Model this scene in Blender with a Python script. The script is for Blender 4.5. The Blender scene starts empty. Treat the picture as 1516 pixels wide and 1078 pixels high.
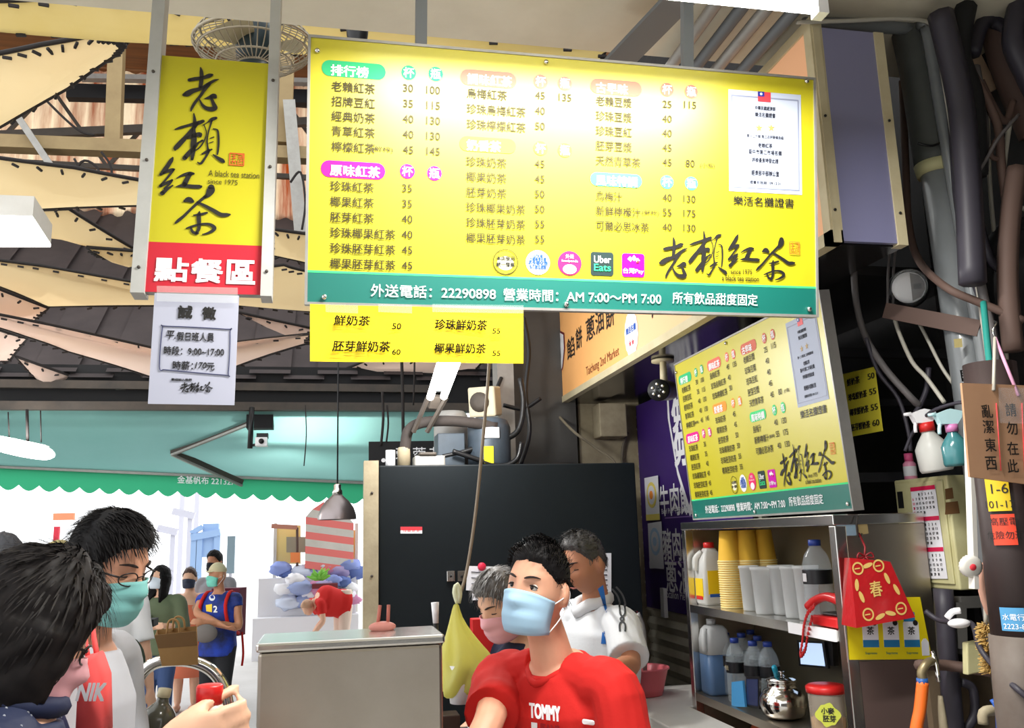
import bpy, math, random
from mathutils import Vector, Matrix, noise
from mathutils.bvhtree import BVHTree
random.seed(7)
sc = bpy.context.scene
PI = math.pi
# ---------------------------------------------------------------- camera
FPX = 1300.0
YAW, PITCH, ROLL, EYE = math.radians(11.86), math.radians(11.09), math.radians(-1.61), 1.75
CF = Vector((math.sin(YAW)*math.cos(PITCH), math.cos(YAW)*math.cos(PITCH), math.sin(PITCH)))
_r0 = Vector((math.cos(YAW), -math.sin(YAW), 0)); _u0 = _r0.cross(CF)
CR = _r0*math.cos(ROLL) + _u0*math.sin(ROLL); CU = -_r0*math.sin(ROLL) + _u0*math.cos(ROLL)
CC = Vector((0, 0, EYE))
cam_d = bpy.data.cameras.new('camera'); cam = bpy.data.objects.new('camera', cam_d)
sc.collection.objects.link(cam); sc.camera = cam
cam_d.sensor_fit = 'HORIZONTAL'; cam_d.sensor_width = 36.0; cam_d.lens = 36.0*FPX/1516.0
cam_d.clip_start = 0.05; cam_d.clip_end = 300
mw = Matrix.Identity(4)
for i in range(3):
    mw[i][0] = CR[i]; mw[i][1] = CU[i]; mw[i][2] = -CF[i]; mw[i][3] = CC[i]
cam.matrix_world = mw
def ray(px, py): return CF + CR*((px-758)/FPX) - CU*((py-539)/FPX)
def _at(ax, px, py, v):
    d = ray(px, py); return CC + d*((v-CC[ax])/d[ax])
def AX(px, py, x): return _at(0, px, py, x)
def AY(px, py, y): return _at(1, px, py, y)
def AZ(px, py, z): return _at(2, px, py, z)
def APL(px, py, o, n):
    d = ray(px, py); return CC + d*((Vector(o)-CC).dot(n)/d.dot(n))
# ---------------------------------------------------------------- world, exposure
w = bpy.data.worlds.new('World'); sc.world = w; w.use_nodes = True
bg = w.node_tree.nodes['Background']; bg.inputs[0].default_value = (0.96, 0.98, 1.0, 1); bg.inputs[1].default_value = WORLD = 2.2
sc.view_settings.view_transform = 'Standard'; sc.view_settings.look = 'None'
sc.view_settings.exposure = 0.0; sc.view_settings.gamma = 1.0; sc.view_settings.use_curve_mapping = False
# ---------------------------------------------------------------- helpers
def lin(c):
    out = []
    for v in c[:3]:
        v = v/255.0
        out.append(v/12.92 if v <= 0.04045 else ((v+0.055)/1.055)**2.4)
    return tuple(out) + (1.0,)
MATS = {}
def mat(name, c, rough=0.5, metal=0.0, var=None, bump=None, emit=0.0, trans=0.0, alpha=1.0, coat=0.0, spec=0.5, ior=1.45, transl=0.0, stretch=(1,1,1), sss=0.0):
    """c: sRGB 0-255; var: (second colour, noise scale, contrast); bump: (scale, strength)"""
    m = bpy.data.materials.new(name); m.use_nodes = True; nt = m.node_tree; N = nt.nodes; L = nt.links
    b = N['Principled BSDF']; col = lin(c)
    b.inputs['Base Color'].default_value = col; b.inputs['Roughness'].default_value = rough
    b.inputs['Metallic'].default_value = metal; b.inputs['IOR'].default_value = ior
    b.inputs['Specular IOR Level'].default_value = spec
    b.inputs['Transmission Weight'].default_value = trans; b.inputs['Alpha'].default_value = alpha
    b.inputs['Coat Weight'].default_value = coat; b.inputs['Coat Roughness'].default_value = 0.38 if coat == 1.0 else 0.15
    if sss:
        b.inputs['Subsurface Weight'].default_value = sss; b.inputs['Subsurface Radius'].default_value = (0.01, 0.004, 0.002)
    if emit:
        b.inputs['Emission Color'].default_value = col; b.inputs['Emission Strength'].default_value = emit
    mp = None
    if var or bump:
        tc = N.new('ShaderNodeTexCoord'); mp = N.new('ShaderNodeMapping'); mp.inputs['Scale'].default_value = stretch
        L.new(tc.outputs['Object'], mp.inputs['Vector'])
    colout = None
    if var:
        c2, s, k = var
        nz = N.new('ShaderNodeTexNoise'); nz.inputs['Scale'].default_value = s; nz.inputs['Detail'].default_value = 6; nz.inputs['Roughness'].default_value = 0.62
        L.new(mp.outputs[0], nz.inputs['Vector'])
        rp = N.new('ShaderNodeValToRGB'); h = 0.25/max(k, 0.1)
        rp.color_ramp.elements[0].position = max(0, 0.5-h); rp.color_ramp.elements[1].position = min(1, 0.5+h)
        rp.color_ramp.elements[0].color = col; rp.color_ramp.elements[1].color = lin(c2)
        L.new(nz.outputs['Fac'], rp.inputs[0]); L.new(rp.outputs[0], b.inputs['Base Color']); colout = rp.outputs[0]
    if bump:
        nb = N.new('ShaderNodeTexNoise'); nb.inputs['Scale'].default_value = bump[0]; nb.inputs['Detail'].default_value = 4
        L.new(mp.outputs[0], nb.inputs['Vector'])
        bp = N.new('ShaderNodeBump'); bp.inputs['Strength'].default_value = bump[1]; bp.inputs['Distance'].default_value = 0.01
        L.new(nb.outputs['Fac'], bp.inputs['Height']); L.new(bp.outputs[0], b.inputs['Normal'])
    if transl:
        tb = N.new('ShaderNodeBsdfTranslucent'); mx = N.new('ShaderNodeMixShader'); mx.inputs[0].default_value = transl
        if colout: L.new(colout, tb.inputs[0])
        else: tb.inputs[0].default_value = col
        o = N['Material Output']
        L.new(b.outputs[0], mx.inputs[1]); L.new(tb.outputs[0], mx.inputs[2]); L.new(mx.outputs[0], o.inputs[0])
    MATS[name] = m
    return m
def V3(*a): return Vector(a)
def catmull(pts, n=6):
    pts = [tuple(p) for p in pts]
    if len(pts) < 3: return pts
    out = []; P = [pts[0]] + pts + [pts[-1]]
    for i in range(1, len(P)-2):
        for k in range(n):
            t = k/n; t2 = t*t; t3 = t2*t
            out.append(tuple(0.5*(2*P[i][j] + (P[i+1][j]-P[i-1][j])*t + (2*P[i-1][j]-5*P[i][j]+4*P[i+1][j]-P[i+2][j])*t2 + (-P[i-1][j]+3*P[i][j]-3*P[i+1][j]+P[i+2][j])*t3) for j in range(len(pts[0]))))
    out.append(pts[-1]); return out
_TXT = {}
def text_mesh(s, bold):
    k = (s, bold)
    if k not in _TXT:
        cu = bpy.data.curves.new('txt', 'FONT'); cu.body = s; cu.size = 1.0; cu.offset = bold; cu.resolution_u = 3; cu.fill_mode = 'FRONT'
        ob = bpy.data.objects.new('txt', cu); sc.collection.objects.link(ob)
        me = bpy.data.meshes.new_from_object(ob.evaluated_get(bpy.context.evaluated_depsgraph_get()))
        vs = [(v.co.x, v.co.y) for v in me.vertices]; fs = [tuple(p.vertices) for p in me.polygons]
        bpy.data.objects.remove(ob); bpy.data.curves.remove(cu); bpy.data.meshes.remove(me)
        _TXT[k] = (vs, fs)
    return _TXT[k]
def lamp_light(name, loc, power, radius=.06, col=(1,.98,.95)):
    d = bpy.data.lights.new(name, 'POINT'); d.energy = power; d.shadow_soft_size = radius; d.color = col
    o = bpy.data.objects.new(name, d); sc.collection.objects.link(o); o.location = loc; return o
ORG = {}
class MB:
    def __init__(s): s.v = []; s.f = []; s.m = []; s.sm = []; s.mats = []
    def mi(s, m):
        if m not in s.mats: s.mats.append(m)
        return s.mats.index(m)
    def add(s, vs, fs, m, smooth=False):
        o = len(s.v); k = s.mi(m)
        s.v += [tuple(v) for v in vs]
        for f in fs: s.f.append(tuple(i+o for i in f)); s.m.append(k); s.sm.append(smooth)
        return s
    def box(s, lo, hi, m): 
        x0,y0,z0 = lo; x1,y1,z1 = hi
        return s.add([(x0,y0,z0),(x1,y0,z0),(x1,y1,z0),(x0,y1,z0),(x0,y0,z1),(x1,y0,z1),(x1,y1,z1),(x0,y1,z1)],
              [(3,2,1,0),(4,5,6,7),(0,1,5,4),(1,2,6,5),(2,3,7,6),(3,0,4,7)], m)
    def obox(s, c, ex, ey, ez, m):
        c, ex, ey, ez = map(Vector, (c, ex, ey, ez))
        vs = [c+ex*a+ey*b+ez*d for d in (-1,1) for a,b in ((-1,-1),(1,-1),(1,1),(-1,1))]
        fs = [(3,2,1,0),(4,5,6,7),(0,1,5,4),(1,2,6,5),(2,3,7,6),(3,0,4,7)]
        if ex.cross(ey).dot(ez) < 0: fs = [f[::-1] for f in fs]
        return s.add(vs, fs, m)
    def bar(s, a, b, w, h, m, up=(0,0,1)):
        a, b = Vector(a), Vector(b); d = b-a; L = d.length; d.normalize(); up = Vector(up)
        if abs(d.dot(up)) > 0.95: up = Vector((0,1,0))
        sx = d.cross(up).normalized(); sz = sx.cross(d)
        return s.obox((a+b)/2, d*(L/2), sx*(w/2), sz*(h/2), m)
    def quad(s, a, b, c, d, m): return s.add([a,b,c,d], [(0,1,2,3)], m)
    def loft(s, rings, m, cap=True, smooth=True):
        n = len(rings[0]); o = []
        for r in rings: o += list(r)
        fs = [(i*n+j, i*n+(j+1)%n, (i+1)*n+(j+1)%n, (i+1)*n+j) for i in range(len(rings)-1) for j in range(n)]
        if cap: fs += [tuple(range(n-1,-1,-1)), tuple((len(rings)-1)*n+j for j in range(n))]
        return s.add(o, fs, m, smooth)
    def tube(s, pts, r, m, n=8, smooth_path=0, squash=None, cap=True):
        """squash: per-call (vector, factor) flattening"""
        if smooth_path and len(pts) > 2:
            rr = list(r) if isinstance(r, (list, tuple)) else [r]*len(pts)
            q = catmull([tuple(p)+(x,) for p, x in zip(pts, rr)], smooth_path); pts = [p[:3] for p in q]; r = [max(1e-5, p[3]) for p in q]
        pts = [Vector(p) for p in pts]
        rr = list(r) if isinstance(r, (list, tuple)) else [r]*len(pts)
        rings = []; t0 = None; nx = None
        for i, p in enumerate(pts):
            t = (pts[min(i+1, len(pts)-1)] - pts[max(i-1, 0)])
            if t.length < 1e-9: t = t0 or Vector((0,0,1))
            t = t.normalized()
            if nx is None:
                up = Vector((0,0,1)) if abs(t.z) < 0.9 else Vector((1,0,0)); nx = t.cross(up).normalized()
            else:
                nx = (nx - t*nx.dot(t)); nx = nx.normalized() if nx.length > 1e-6 else t.orthogonal().normalized()
            ny = t.cross(nx); t0 = t
            ring = []
            for j in range(n):
                o = nx*math.cos(2*PI*j/n)*rr[i] + ny*math.sin(2*PI*j/n)*rr[i]
                if squash: o = o - squash[0]*(o.dot(squash[0])*(1-squash[1]))
                ring.append(p+o)
            rings.append(ring)
        return s.loft(rings, m, cap)
    def lathe(s, prof, o, m, n=24, axis=(0,0,1), smooth=True, cap=True):
        o = Vector(o); a = Vector(axis).normalized(); x = a.orthogonal().normalized(); y = a.cross(x)
        rings = [[o + a*z + x*(max(r,1e-5)*math.cos(2*PI*j/n)) + y*(max(r,1e-5)*math.sin(2*PI*j/n)) for j in range(n)] for r, z in prof]
        return s.loft(rings, m, cap, smooth)
    def ell(s, c, r, m, rot=None, nu=16, nv=10):
        c = Vector(c); R = rot or Matrix.Identity(3); vs = []; fs = []
        for i in range(nv+1):
            t = PI*i/nv
            for j in range(nu):
                p = 2*PI*j/nu; vs.append(c + R @ Vector((r[0]*math.sin(t)*math.cos(p), r[1]*math.sin(t)*math.sin(p), -r[2]*math.cos(t))))
        for i in range(nv):
            for j in range(nu): fs.append((i*nu+j, i*nu+(j+1)%nu, (i+1)*nu+(j+1)%nu, (i+1)*nu+j))
        return s.add(vs, fs, m, True)
    def prism(s, pts, o, ex, ey, d, m, smooth=False):
        """2-D outline (counter-clockwise seen against -n) extruded by d along ex x ey"""
        o, ex, ey = Vector(o), Vector(ex), Vector(ey); n = ex.cross(ey).normalized(); k = len(pts)
        A = [o+ex*p[0]+ey*p[1] for p in pts]; B = [p+n*d for p in A]
        fs = [tuple(range(k-1,-1,-1)), tuple(range(k, 2*k))] + [(i, (i+1)%k, k+(i+1)%k, k+i) for i in range(k)]
        ar = sum(pts[i][0]*pts[(i+1)%k][1]-pts[(i+1)%k][0]*pts[i][1] for i in range(k))
        if ar*d < 0: fs = [f[::-1] for f in fs]
        return s.add(A+B, fs, m, smooth)
    def flat(s, pts, o, ex, ey, off, m):
        o, ex, ey = Vector(o), Vector(ex), Vector(ey); n = ex.cross(ey).normalized()
        ar = sum(pts[i][0]*pts[(i+1)%len(pts)][1]-pts[(i+1)%len(pts)][0]*pts[i][1] for i in range(len(pts)))
        f = tuple(range(len(pts)))
        return s.add([o+ex*p[0]+ey*p[1]+n*off for p in pts], [f if ar > 0 else f[::-1]], m)
    def text(s, t, o, ex, ey, x, y, w, h, off, m, bold=0.0, slant=0.0, fit=True, align='l'):
        """left edge x, vertical centre y, fitted into w x h on the plane o, ex, ey"""
        vs, fs = text_mesh(t, 0.0)
        if not vs: return s
        o, ex, ey = Vector(o), Vector(ex), Vector(ey); n = ex.cross(ey).normalized()
        x0 = min(v[0] for v in vs); x1 = max(v[0] for v in vs); y0 = min(v[1] for v in vs); y1 = max(v[1] for v in vs)
        ky = h/(y1-y0) if h else None; kx = w/(x1-x0) if w else ky
        if ky is None: ky = kx
        if align == 'c': x = x - kx*(x1-x0)/2
        g = abs(bold)*ky*1.3
        for q, (dx, dy) in enumerate(((0,0),) if bold <= 0 else ((-g,-g),(g,-g),(g,g),(-g,g))):   # heavier strokes: the glyph set four times
            s.add([o + ex*(x+dx+(v[0]-x0)*kx + slant*(v[1]-y0)*ky) + ey*(y+dy+(v[1]-(y0+y1)/2)*ky) + n*(off+q*.00005) for v in vs], fs, m)
        return s
    def brush(s, strokes, f, m):
        """strokes: lists of (x, y, width); f(x, y) -> Vector on the surface"""
        for st in strokes:
            q = catmull(st, 5); L = []; R = []
            for i, p in enumerate(q):
                a = q[max(0,i-1)]; b = q[min(len(q)-1,i+1)]; dx, dy = b[0]-a[0], b[1]-a[1]; l = math.hypot(dx, dy) or 1
                w = max(p[2], 1e-6)*0.5; L.append((p[0]-dy/l*w, p[1]+dx/l*w)); R.append((p[0]+dy/l*w, p[1]-dx/l*w))
            for i in range(len(q)-1):
                s.add([f(*L[i]), f(*L[i+1]), f(*R[i+1]), f(*R[i])], [(0,1,2,3)], m)
            for p in (q[0], q[-1]):
                w = max(p[2], 1e-6)*0.5
                s.add([f(p[0]+w*math.cos(2*PI*k/8), p[1]+w*math.sin(2*PI*k/8)) for k in range(8)], [tuple(range(7,-1,-1))], m)
        return s
    def mesh(s, name, org=(0,0,0)):
        me = bpy.data.meshes.new(name); o = Vector(org)
        me.from_pydata([Vector(v)-o for v in s.v], [], s.f)
        for m in s.mats: me.materials.append(m)
        me.polygons.foreach_set('material_index', s.m); me.polygons.foreach_set('use_smooth', s.sm); me.update()
        return me
    def build(s, name, parent=None, org=None, bev=0.0, sub=0, solid=0.0, label=None, local=False):
        if parent is not None: o = Vector((0,0,0)) if local else ORG[parent.name]
        elif org is not None: o = Vector(org)
        else:
            xs = [v[0] for v in s.v]; ys = [v[1] for v in s.v]; zs = [v[2] for v in s.v]
            o = Vector(((min(xs)+max(xs))/2, (min(ys)+max(ys))/2, min(zs)))
        ob = bpy.data.objects.new(name, s.mesh(name, o)); sc.collection.objects.link(ob)
        if parent is not None: ob.parent = parent; ORG[ob.name] = o
        else: ob.location = o; ORG[ob.name] = o
        if solid: md = ob.modifiers.new('solid', 'SOLIDIFY'); md.thickness = solid; md.offset = 0
        if bev: md = ob.modifiers.new('bevel', 'BEVEL'); md.width = bev; md.segments = 2; md.limit_method = 'ANGLE'
        if sub: md = ob.modifiers.new('sub', 'SUBSURF'); md.levels = sub; md.render_levels = sub
        if label: ob['label'] = label
        return ob
def tag(o, label, cat, group=None, kind=None):
    o['label'] = label; o['category'] = cat
    if group: o['group'] = group
    if kind: o['kind'] = kind
    return o
def thing(name, label, cat, loc=(0,0,0), group=None):
    o = bpy.data.objects.new(name, None); sc.collection.objects.link(o); o.location = loc; o.empty_display_size = 0.05
    ORG[o.name] = Vector(loc); return tag(o, label, cat, group)
def structure(mb, name, **k):
    o = mb.build(name, org=(0,0,0), **k); o['kind'] = 'structure'; return o
def copy_tree(o, parent=None):
    c = o.copy(); sc.collection.objects.link(c)
    if parent is not None: c.parent = parent
    for ch in list(o.children): copy_tree(ch, c)
    return c
def circle(cx, cy, r, n=20, ry=None): return [(cx+r*math.cos(2*PI*i/n), cy+(ry or r)*math.sin(2*PI*i/n)) for i in range(n)]
def rrect(x0, y0, x1, y1, r, n=5):
    out = []
    for cx, cy, a in ((x1-r,y0+r,-PI/2),(x1-r,y1-r,0),(x0+r,y1-r,PI/2),(x0+r,y0+r,PI)):
        for i in range(n+1): t = a+PI/2*i/n; out.append((cx+r*math.cos(t), cy+r*math.sin(t)))
    return out
def remesh(mb, voxel, m, smooth=0, disp=None, name='body'):
    me = mb.mesh('tmp'); ob = bpy.data.objects.new('tmp', me); sc.collection.objects.link(ob)
    r = ob.modifiers.new('r', 'REMESH'); r.mode = 'VOXEL'; r.voxel_size = voxel; r.use_smooth_shade = True
    if smooth: sm = ob.modifiers.new('s', 'SMOOTH'); sm.factor = 0.5; sm.iterations = smooth
    nm = bpy.data.meshes.new_from_object(ob.evaluated_get(bpy.context.evaluated_depsgraph_get()))
    bpy.data.objects.remove(ob); bpy.data.meshes.remove(me)
    nm.materials.clear(); nm.materials.append(m); nm.name = name
    if disp:
        nn = [v.normal.copy() for v in nm.vertices]
        for v, n in zip(nm.vertices, nn): v.co += n*disp(v.co)
    nm.polygons.foreach_set('use_smooth', [True]*len(nm.polygons)); nm.polygons.foreach_set('material_index', [0]*len(nm.polygons)); nm.update()
    return nm
def link(name, me, parent, label=None):
    ob = bpy.data.objects.new(name, me); sc.collection.objects.link(ob); ob.parent = parent
    ob.location = -ORG[parent.name]; ORG[ob.name] = Vector((0,0,0)); 
    if label: ob['label'] = label
    return ob
# ================================================================ materials
M_white = mat('white_paint', (225,222,214), .6, var=((200,196,186), 3, .8))
M_ceil = mat('ceiling_panel', (222,216,196), .6, var=((196,188,166), 2.5, .8), bump=(20,.08))
M_cream = mat('cream_canvas', (242,220,176), .8, transl=.6, var=((234,206,152), .8, .6))
M_pink = mat('pink_canvas', (248,224,210), .8, transl=.62, var=((240,212,196), .8, .6))
M_rope = mat('dark_rope', (38,33,32), .8)
M_steeld = mat('dark_steel', (52,49,47), .6, var=((84,74,64), 6, .7))
M_tan = mat('tan_paint', (168,146,104), .6, var=((140,118,82), 5, .7))
M_galv = mat('galvanised', (172,170,166), .45, .35, var=((146,143,138), 14, .7))
M_brownwood = mat('brown_boards', (150,98,52), .7, var=((96,62,36), 3, .8), stretch=(.2,4,4))
M_roofd = mat('dark_roof_sheet', (84,76,76), .7, var=((58,52,54), 2, .8))
M_rust = mat('rusty_translucent_sheet', (252,232,196), .8, transl=.75, var=((150,58,8), 2.2, 1.7), stretch=(2.2,1,.22))
M_concrete = mat('floor_concrete', (196,192,186), .8, var=((174,170,164), 2, .8))
M_out = mat('street_paving', (205,203,200), .8, var=((188,186,182), 2, .8))
M_wall = mat('shaded_grimy_wall', (40,38,38), .85, var=((18,18,20), 2.2, .9), bump=(18,.3))  # shade of the dark side put into the base colour, grime mottled over
M_dark = mat('dark_recess', (26,26,30), .8)
M_pillar = mat('pillar_paint', (182,170,142), .7, var=((136,124,100), 7, 1.0), bump=(30,.15))
M_grey = mat('grey_plaster', (86,84,80), .8, var=((66,64,62), 3, .8))
M_shutter = mat('shutter_metal', (226,222,206), .5, .1, var=((190,184,166), 5, .9))
M_black = mat('black_plastic', (20,20,22), .4)
M_blackm = mat('black_matte', (24,24,26), .75)
M_ink = mat('black_ink', (34,32,30), .5)
M_inkb = mat('brown_ink', (58,50,14), .6)
M_yellow = mat('yellow_acrylic', (197,186,20), .5, coat=1.0)
M_yellow2 = mat('yellow_sign_face', (188,179,28), .45, coat=.15)
M_teal = mat('teal_print', (0,108,96), .5, coat=1.0)
M_red = mat('red_sign', (192,36,52), .4)
M_magenta = mat('magenta_print', (222,28,134), .6, spec=.25)
M_green = mat('green_print', (52,178,116), .6, spec=.25)
M_lgreen = mat('light_green_print', (74,214,130), .6, spec=.25)
M_salmon = mat('salmon_print', (236,116,98), .6, spec=.25)
M_orangeP = mat('orange_print', (246,150,60), .6, spec=.25)
M_brownP = mat('brick_print', (214,116,96), .6, spec=.25)
M_whiteP = mat('white_print', (244,244,246), .35)
M_paper = mat('white_paper', (226,226,232), .5)
M_blueP = mat('blue_print', (40,90,180), .4)
M_seal = mat('seal_orange', (222,120,40), .5)
M_steel = mat('stainless', (196,188,176), .34, 1.0, var=((172,162,148), 5, .7), bump=(60,.03))
M_steelb = mat('stainless_bright', (214,212,208), .22, 1.0)
M_chrome = mat('chrome', (222,220,216), .12, 1.0)
M_lamp = mat('fluorescent_tube', (255,253,246), .4, emit=14)
M_lampw = mat('lamp_diffuser', (255,253,250), .4, emit=3)
M_glass = mat('clear_glass', (240,248,250), .05, trans=1.0, ior=1.2)
# ================================================================ setting
b = MB(); b.quad((-30,-8,0),(4,-8,0),(4,9,0),(-30,9,0), M_concrete); structure(b, 'floor')
b = MB(); b.quad((-40,9,0),(40,9,0),(40,60,0),(-40,60,0), M_out); o = structure(b, 'floor_street')
# stall ceiling and right-hand wall
b = MB(); b.box((-1.15,-1.6,3.2),(2.1,2.345,3.26), M_ceil)
structure(b, 'ceiling')
b = MB(); b.box((2.0,-1.6,0),(2.15,2.5,5.0), M_wall); b.box((1.98,2.5,0),(2.15,12,5.0), M_wall)
structure(b, 'wall_right')
b = MB(); b.box((-7,-7.2,0),(4,-7,3.6), M_grey); structure(b, 'wall_sky_block')  # unseen wall added behind the camera to block part of the sky light
# back wall behind the black cold cabinet and rest of stall block
b = MB(); b.box((.95,4.95,0),(1.98,5.1,4.4), M_grey); structure(b, 'wall_far')
# ---- high roof, clerestory of rusty sheets, low roof further off
M_sky = mat('light_pass_sheet', (244,244,240), .6, transl=.85)
b = MB()
for i in range(6):
    y = 8.2+i*.55; b.box((-9,y,7.7-.02*(i%2)),(3.5,y+.53,7.74), M_brownwood)
structure(b, 'ceiling_market')
b = MB(); b.quad((-9,2.0,7.7),(3.5,2.0,7.7),(3.5,8.2,7.7),(-9,8.2,7.7), M_sky); structure(b, 'ceiling_light_pass')  # mostly hidden translucent roof, added so daylight from above brightens the sails
def corr(b, x0, x1, y, z0, z1, m, amp=.035, pitch=.19, rows=6):
    n = int((x1-x0)/pitch*6); vs = []; fs = []
    for k in range(rows+1):
        z = z0+(z1-z0)*k/rows
        for i in range(n+1): x = x0+(x1-x0)*i/n; vs.append((x, y+amp*math.sin(2*PI*(x-x0)/pitch), z))
    for k in range(rows):
        for i in range(n): a = k*(n+1)+i; fs.append((a, a+1, a+n+2, a+n+1))
    b.add(vs, fs, m, True)
b = MB(); corr(b, -9, 3.5, 11.0, 5.5, 7.7, M_rust); o = structure(b, 'wall_clerestory')
b = MB(); 
for i in range(50):
    x = -10+i*.3; dz = .05*(i%2); b.add([(x-.02,8.05,3.2+dz),(x+.34,8.05,3.2+dz),(x+.34,11.05,5.8+dz),(x-.02,11.05,5.8+dz)], [(0,1,2,3)], M_roofd)
structure(b, 'ceiling_far')
def truss(name, y, z0, z1, x0, x1, m, step=.5, w=.05, lab=None):
    b = MB(); b.box((x0,y-w/2,z1-w/2),(x1,y+w/2,z1+w/2), m); b.box((x0,y-w/2,z0-w/2),(x1,y+w/2,z0+w/2), m)
    n = int((x1-x0)/step)
    for i in range(n):
        xa = x0+i*step; xb = xa+step
        b.bar((xa,y,z0 if i%2 else z1),(xb,y,z1 if i%2 else z0), w*.7, w*.7, m)
    o = b.build(name, org=(0,0,0)); o['kind'] = 'structure'; return o
truss('trim_truss', 10.8, 6.3, 7.3, -9, 3.5, M_steeld, .7, .06)
for i, (y, zt) in enumerate(((8.5,3.4),(9.1,3.9),(9.7,4.45),(10.3,4.95))): truss('trim_truss', y, zt-.42, zt, -10, 3.5, M_steeld, .42, .05)
for i, x in enumerate((-6,-4.6,-3.2,-1.8,-.4,1.0)):
    b = MB(); b.bar((x,8.1,3.1),(x,11,5.62), .08, .08, M_galv); o = b.build('trim_rafter', org=(0,0,0)); o['kind'] = 'structure'
# tan steel frame under the clerestory: horizontal rail, posts, grey brace
def P2(px, py, y): return AY(px, py, y)
YB = 8.6
b = MB(); a = P2(-40,211,YB); c = P2(470,231,YB); b.bar(a, c, .16, .13, M_tan); o = structure(b, 'trim_rail')
for px in (172, 425):
    b = MB(); b.bar(P2(px+3,20,YB+.05), P2(px-4,214,YB+.05), .14, .13, M_tan); structure(b, 'trim_post')
b = MB(); b.bar(P2(30,178,YB-.1), P2(85,260,YB-.1), .13, .06, M_galv); structure(b, 'trim_brace')
b = MB(); b.bar(P2(428,150,YB-.1), P2(445,345,YB-.1), .12, .08, M_galv); structure(b, 'trim_brace')
b = MB(); b.bar(P2(-20,202,10.5), P2(470,180,10.5), .08, .1, M_steeld); structure(b, 'trim_rail')
b = MB(); b.bar(P2(100,137,10.5), P2(480,146,10.5), .12, .18, M_blackm); structure(b, 'trim_rail')
b = MB(); b.bar(P2(120,115,10.2), P2(480,122,10.2), .1, .06, M_galv); structure(b, 'trim_rail')
# loose cables looped under the roof
for pts in ([(95,330),(100,290),(120,240),(145,250),(150,285),(118,300),(95,290),(100,255)], [(110,235),(135,280),(160,290),(165,250),(150,225)], [(430,270),(445,255),(452,300),(447,340)], [(60,140),(95,175),(120,195),(140,200)]):
    b = MB(); b.tube([P2(x,y,8.3) for x, y in pts], .012, M_rope, 6, 5); o = b.build('roof_cable'); tag(o, {95:'thin dark cable looped below the rusty roof sheets',110:'second thin dark cable crossing the rusty sheets beside the tan post',430:'dark cable hanging in the gap between the two yellow signs',60:'short dark cable sagging from the corner of the pointed canvas'}[pts[0][0]], 'cable')
# ---- shade sails: laced cream canvases on a falling slope
SN = Vector((0, .26, 1)).normalized(); SO = Vector((0, 3.0, 4.5))
def sail(poly, label, dz=0.0, m=None, n=None, org=None, lace=True):
    nn = n or SN; oo = (org or SO) + Vector((0,0,dz)); m = m or M_cream
    P = [APL(x, y, oo, nn) for x, y in poly]; k = len(P); cen = sum(P, Vector((0,0,0)))/k
    Q = []
    for i in range(k):                                 # edges curve inwards a little
        a, c = P[i], P[(i+1)%k]
        for t in (0,.25,.5,.75): 
            p = a.lerp(c, t); Q.append(p + (cen-p)*(.02*math.sin(PI*t)))
    s = thing('shade_sail', label, 'canvas', tuple(cen), 'laced canvas shade sails under the market roof')
    b = MB(); d = nn*.006
    rings = []
    for f, sag in ((1,0),(.75,.03),(.45,.06),(.15,.075)): rings.append([cen+(q-cen)*f - nn*sag for q in Q])
    b.loft(rings[::-1], m, False); K = len(Q); b.add(rings[-1], [tuple(range(K-1,-1,-1))], m, True)
    c = b.build('canvas', s)
    b = MB(); b.tube(Q+[Q[0]], .012, M_rope, 6); 
    if lace:
        for i in range(K):
            a, c2 = Q[i], Q[(i+1)%K]; seg = (c2-a).length; cnt = max(1, int(seg/.28))
            for j in range(cnt):
                p = a.lerp(c2, (j+.5)/cnt); dirv = (cen-p).normalized(); b.bar(p-nn*.03, p+dirv*.04-nn*.03, .012, .012, M_rope)
    b.build('edge_rope', s)
    return s
M_sy = mat('yellow_cream_canvas', (226,206,148), .8, transl=.4, var=((206,178,92), .7, .8))  # cream canvas mottled with a deeper yellow
sail([(-60,2),(120,-6),(460,30),(900,72),(900,110),(460,78),(330,64),(240,57),(150,48),(-60,42)], 'long cream canvas stretched along the top edge behind the fan', -.3, M_sy)
sail([(-30,84),(60,66),(150,49),(182,53),(190,60),(178,76),(100,130),(-30,205)], 'pointed cream canvas with a black laced rim at upper left', -.1)
sail([(-40,228),(110,248),(240,272),(240,303),(100,307),(-40,316)], 'cream canvas band crossing just below the tan roof rail', .1)
sail([(-40,312),(102,309),(205,372),(240,384),(130,352),(60,334),(-40,322)], 'narrow cream canvas wedge above the white ceiling lamp', .1)
sail([(128,366),(210,372),(240,386),(200,392),(145,376)], 'small cream canvas tip left of the red sign panel', 0)
sail([(-40,380),(60,393),(200,418),(420,392),(470,404),(470,462),(380,452),(225,452),(70,454),(-40,410)], 'wide tan canvas running behind the red sign panel', .22)
sail([(-40,412),(72,456),(52,474),(-40,474)], 'pale canvas corner at the left under the wide tan canvas', .05, M_pink)
sail([(398,338),(470,348),(470,392),(398,376)], 'cream canvas seen between the two yellow signs', .15)
sail([(-40,458),(60,478),(225,515),(340,508),(462,494),(462,506),(350,542),(225,558),(100,520),(36,497),(-40,474)], 'long pink canvas running behind the paper notice', -.12, M_pink)
sail([(-40,476),(40,501),(14,534),(-40,536)], 'small pink canvas corner at the left above the awning beam', .05, M_pink)
sail([(24,528),(124,563),(54,563)], 'small pink triangular canvas above the green awning', .05, M_pink)
sail([(60,569),(156,568),(205,583),(350,588),(225,599),(92,597)], 'flat pink canvas just above the green awning at left', 0, M_pink)
sail([(352,586),(415,588),(405,592),(352,595)], 'thin pink canvas sliver right of the paper notice', 0, M_pink)
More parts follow.
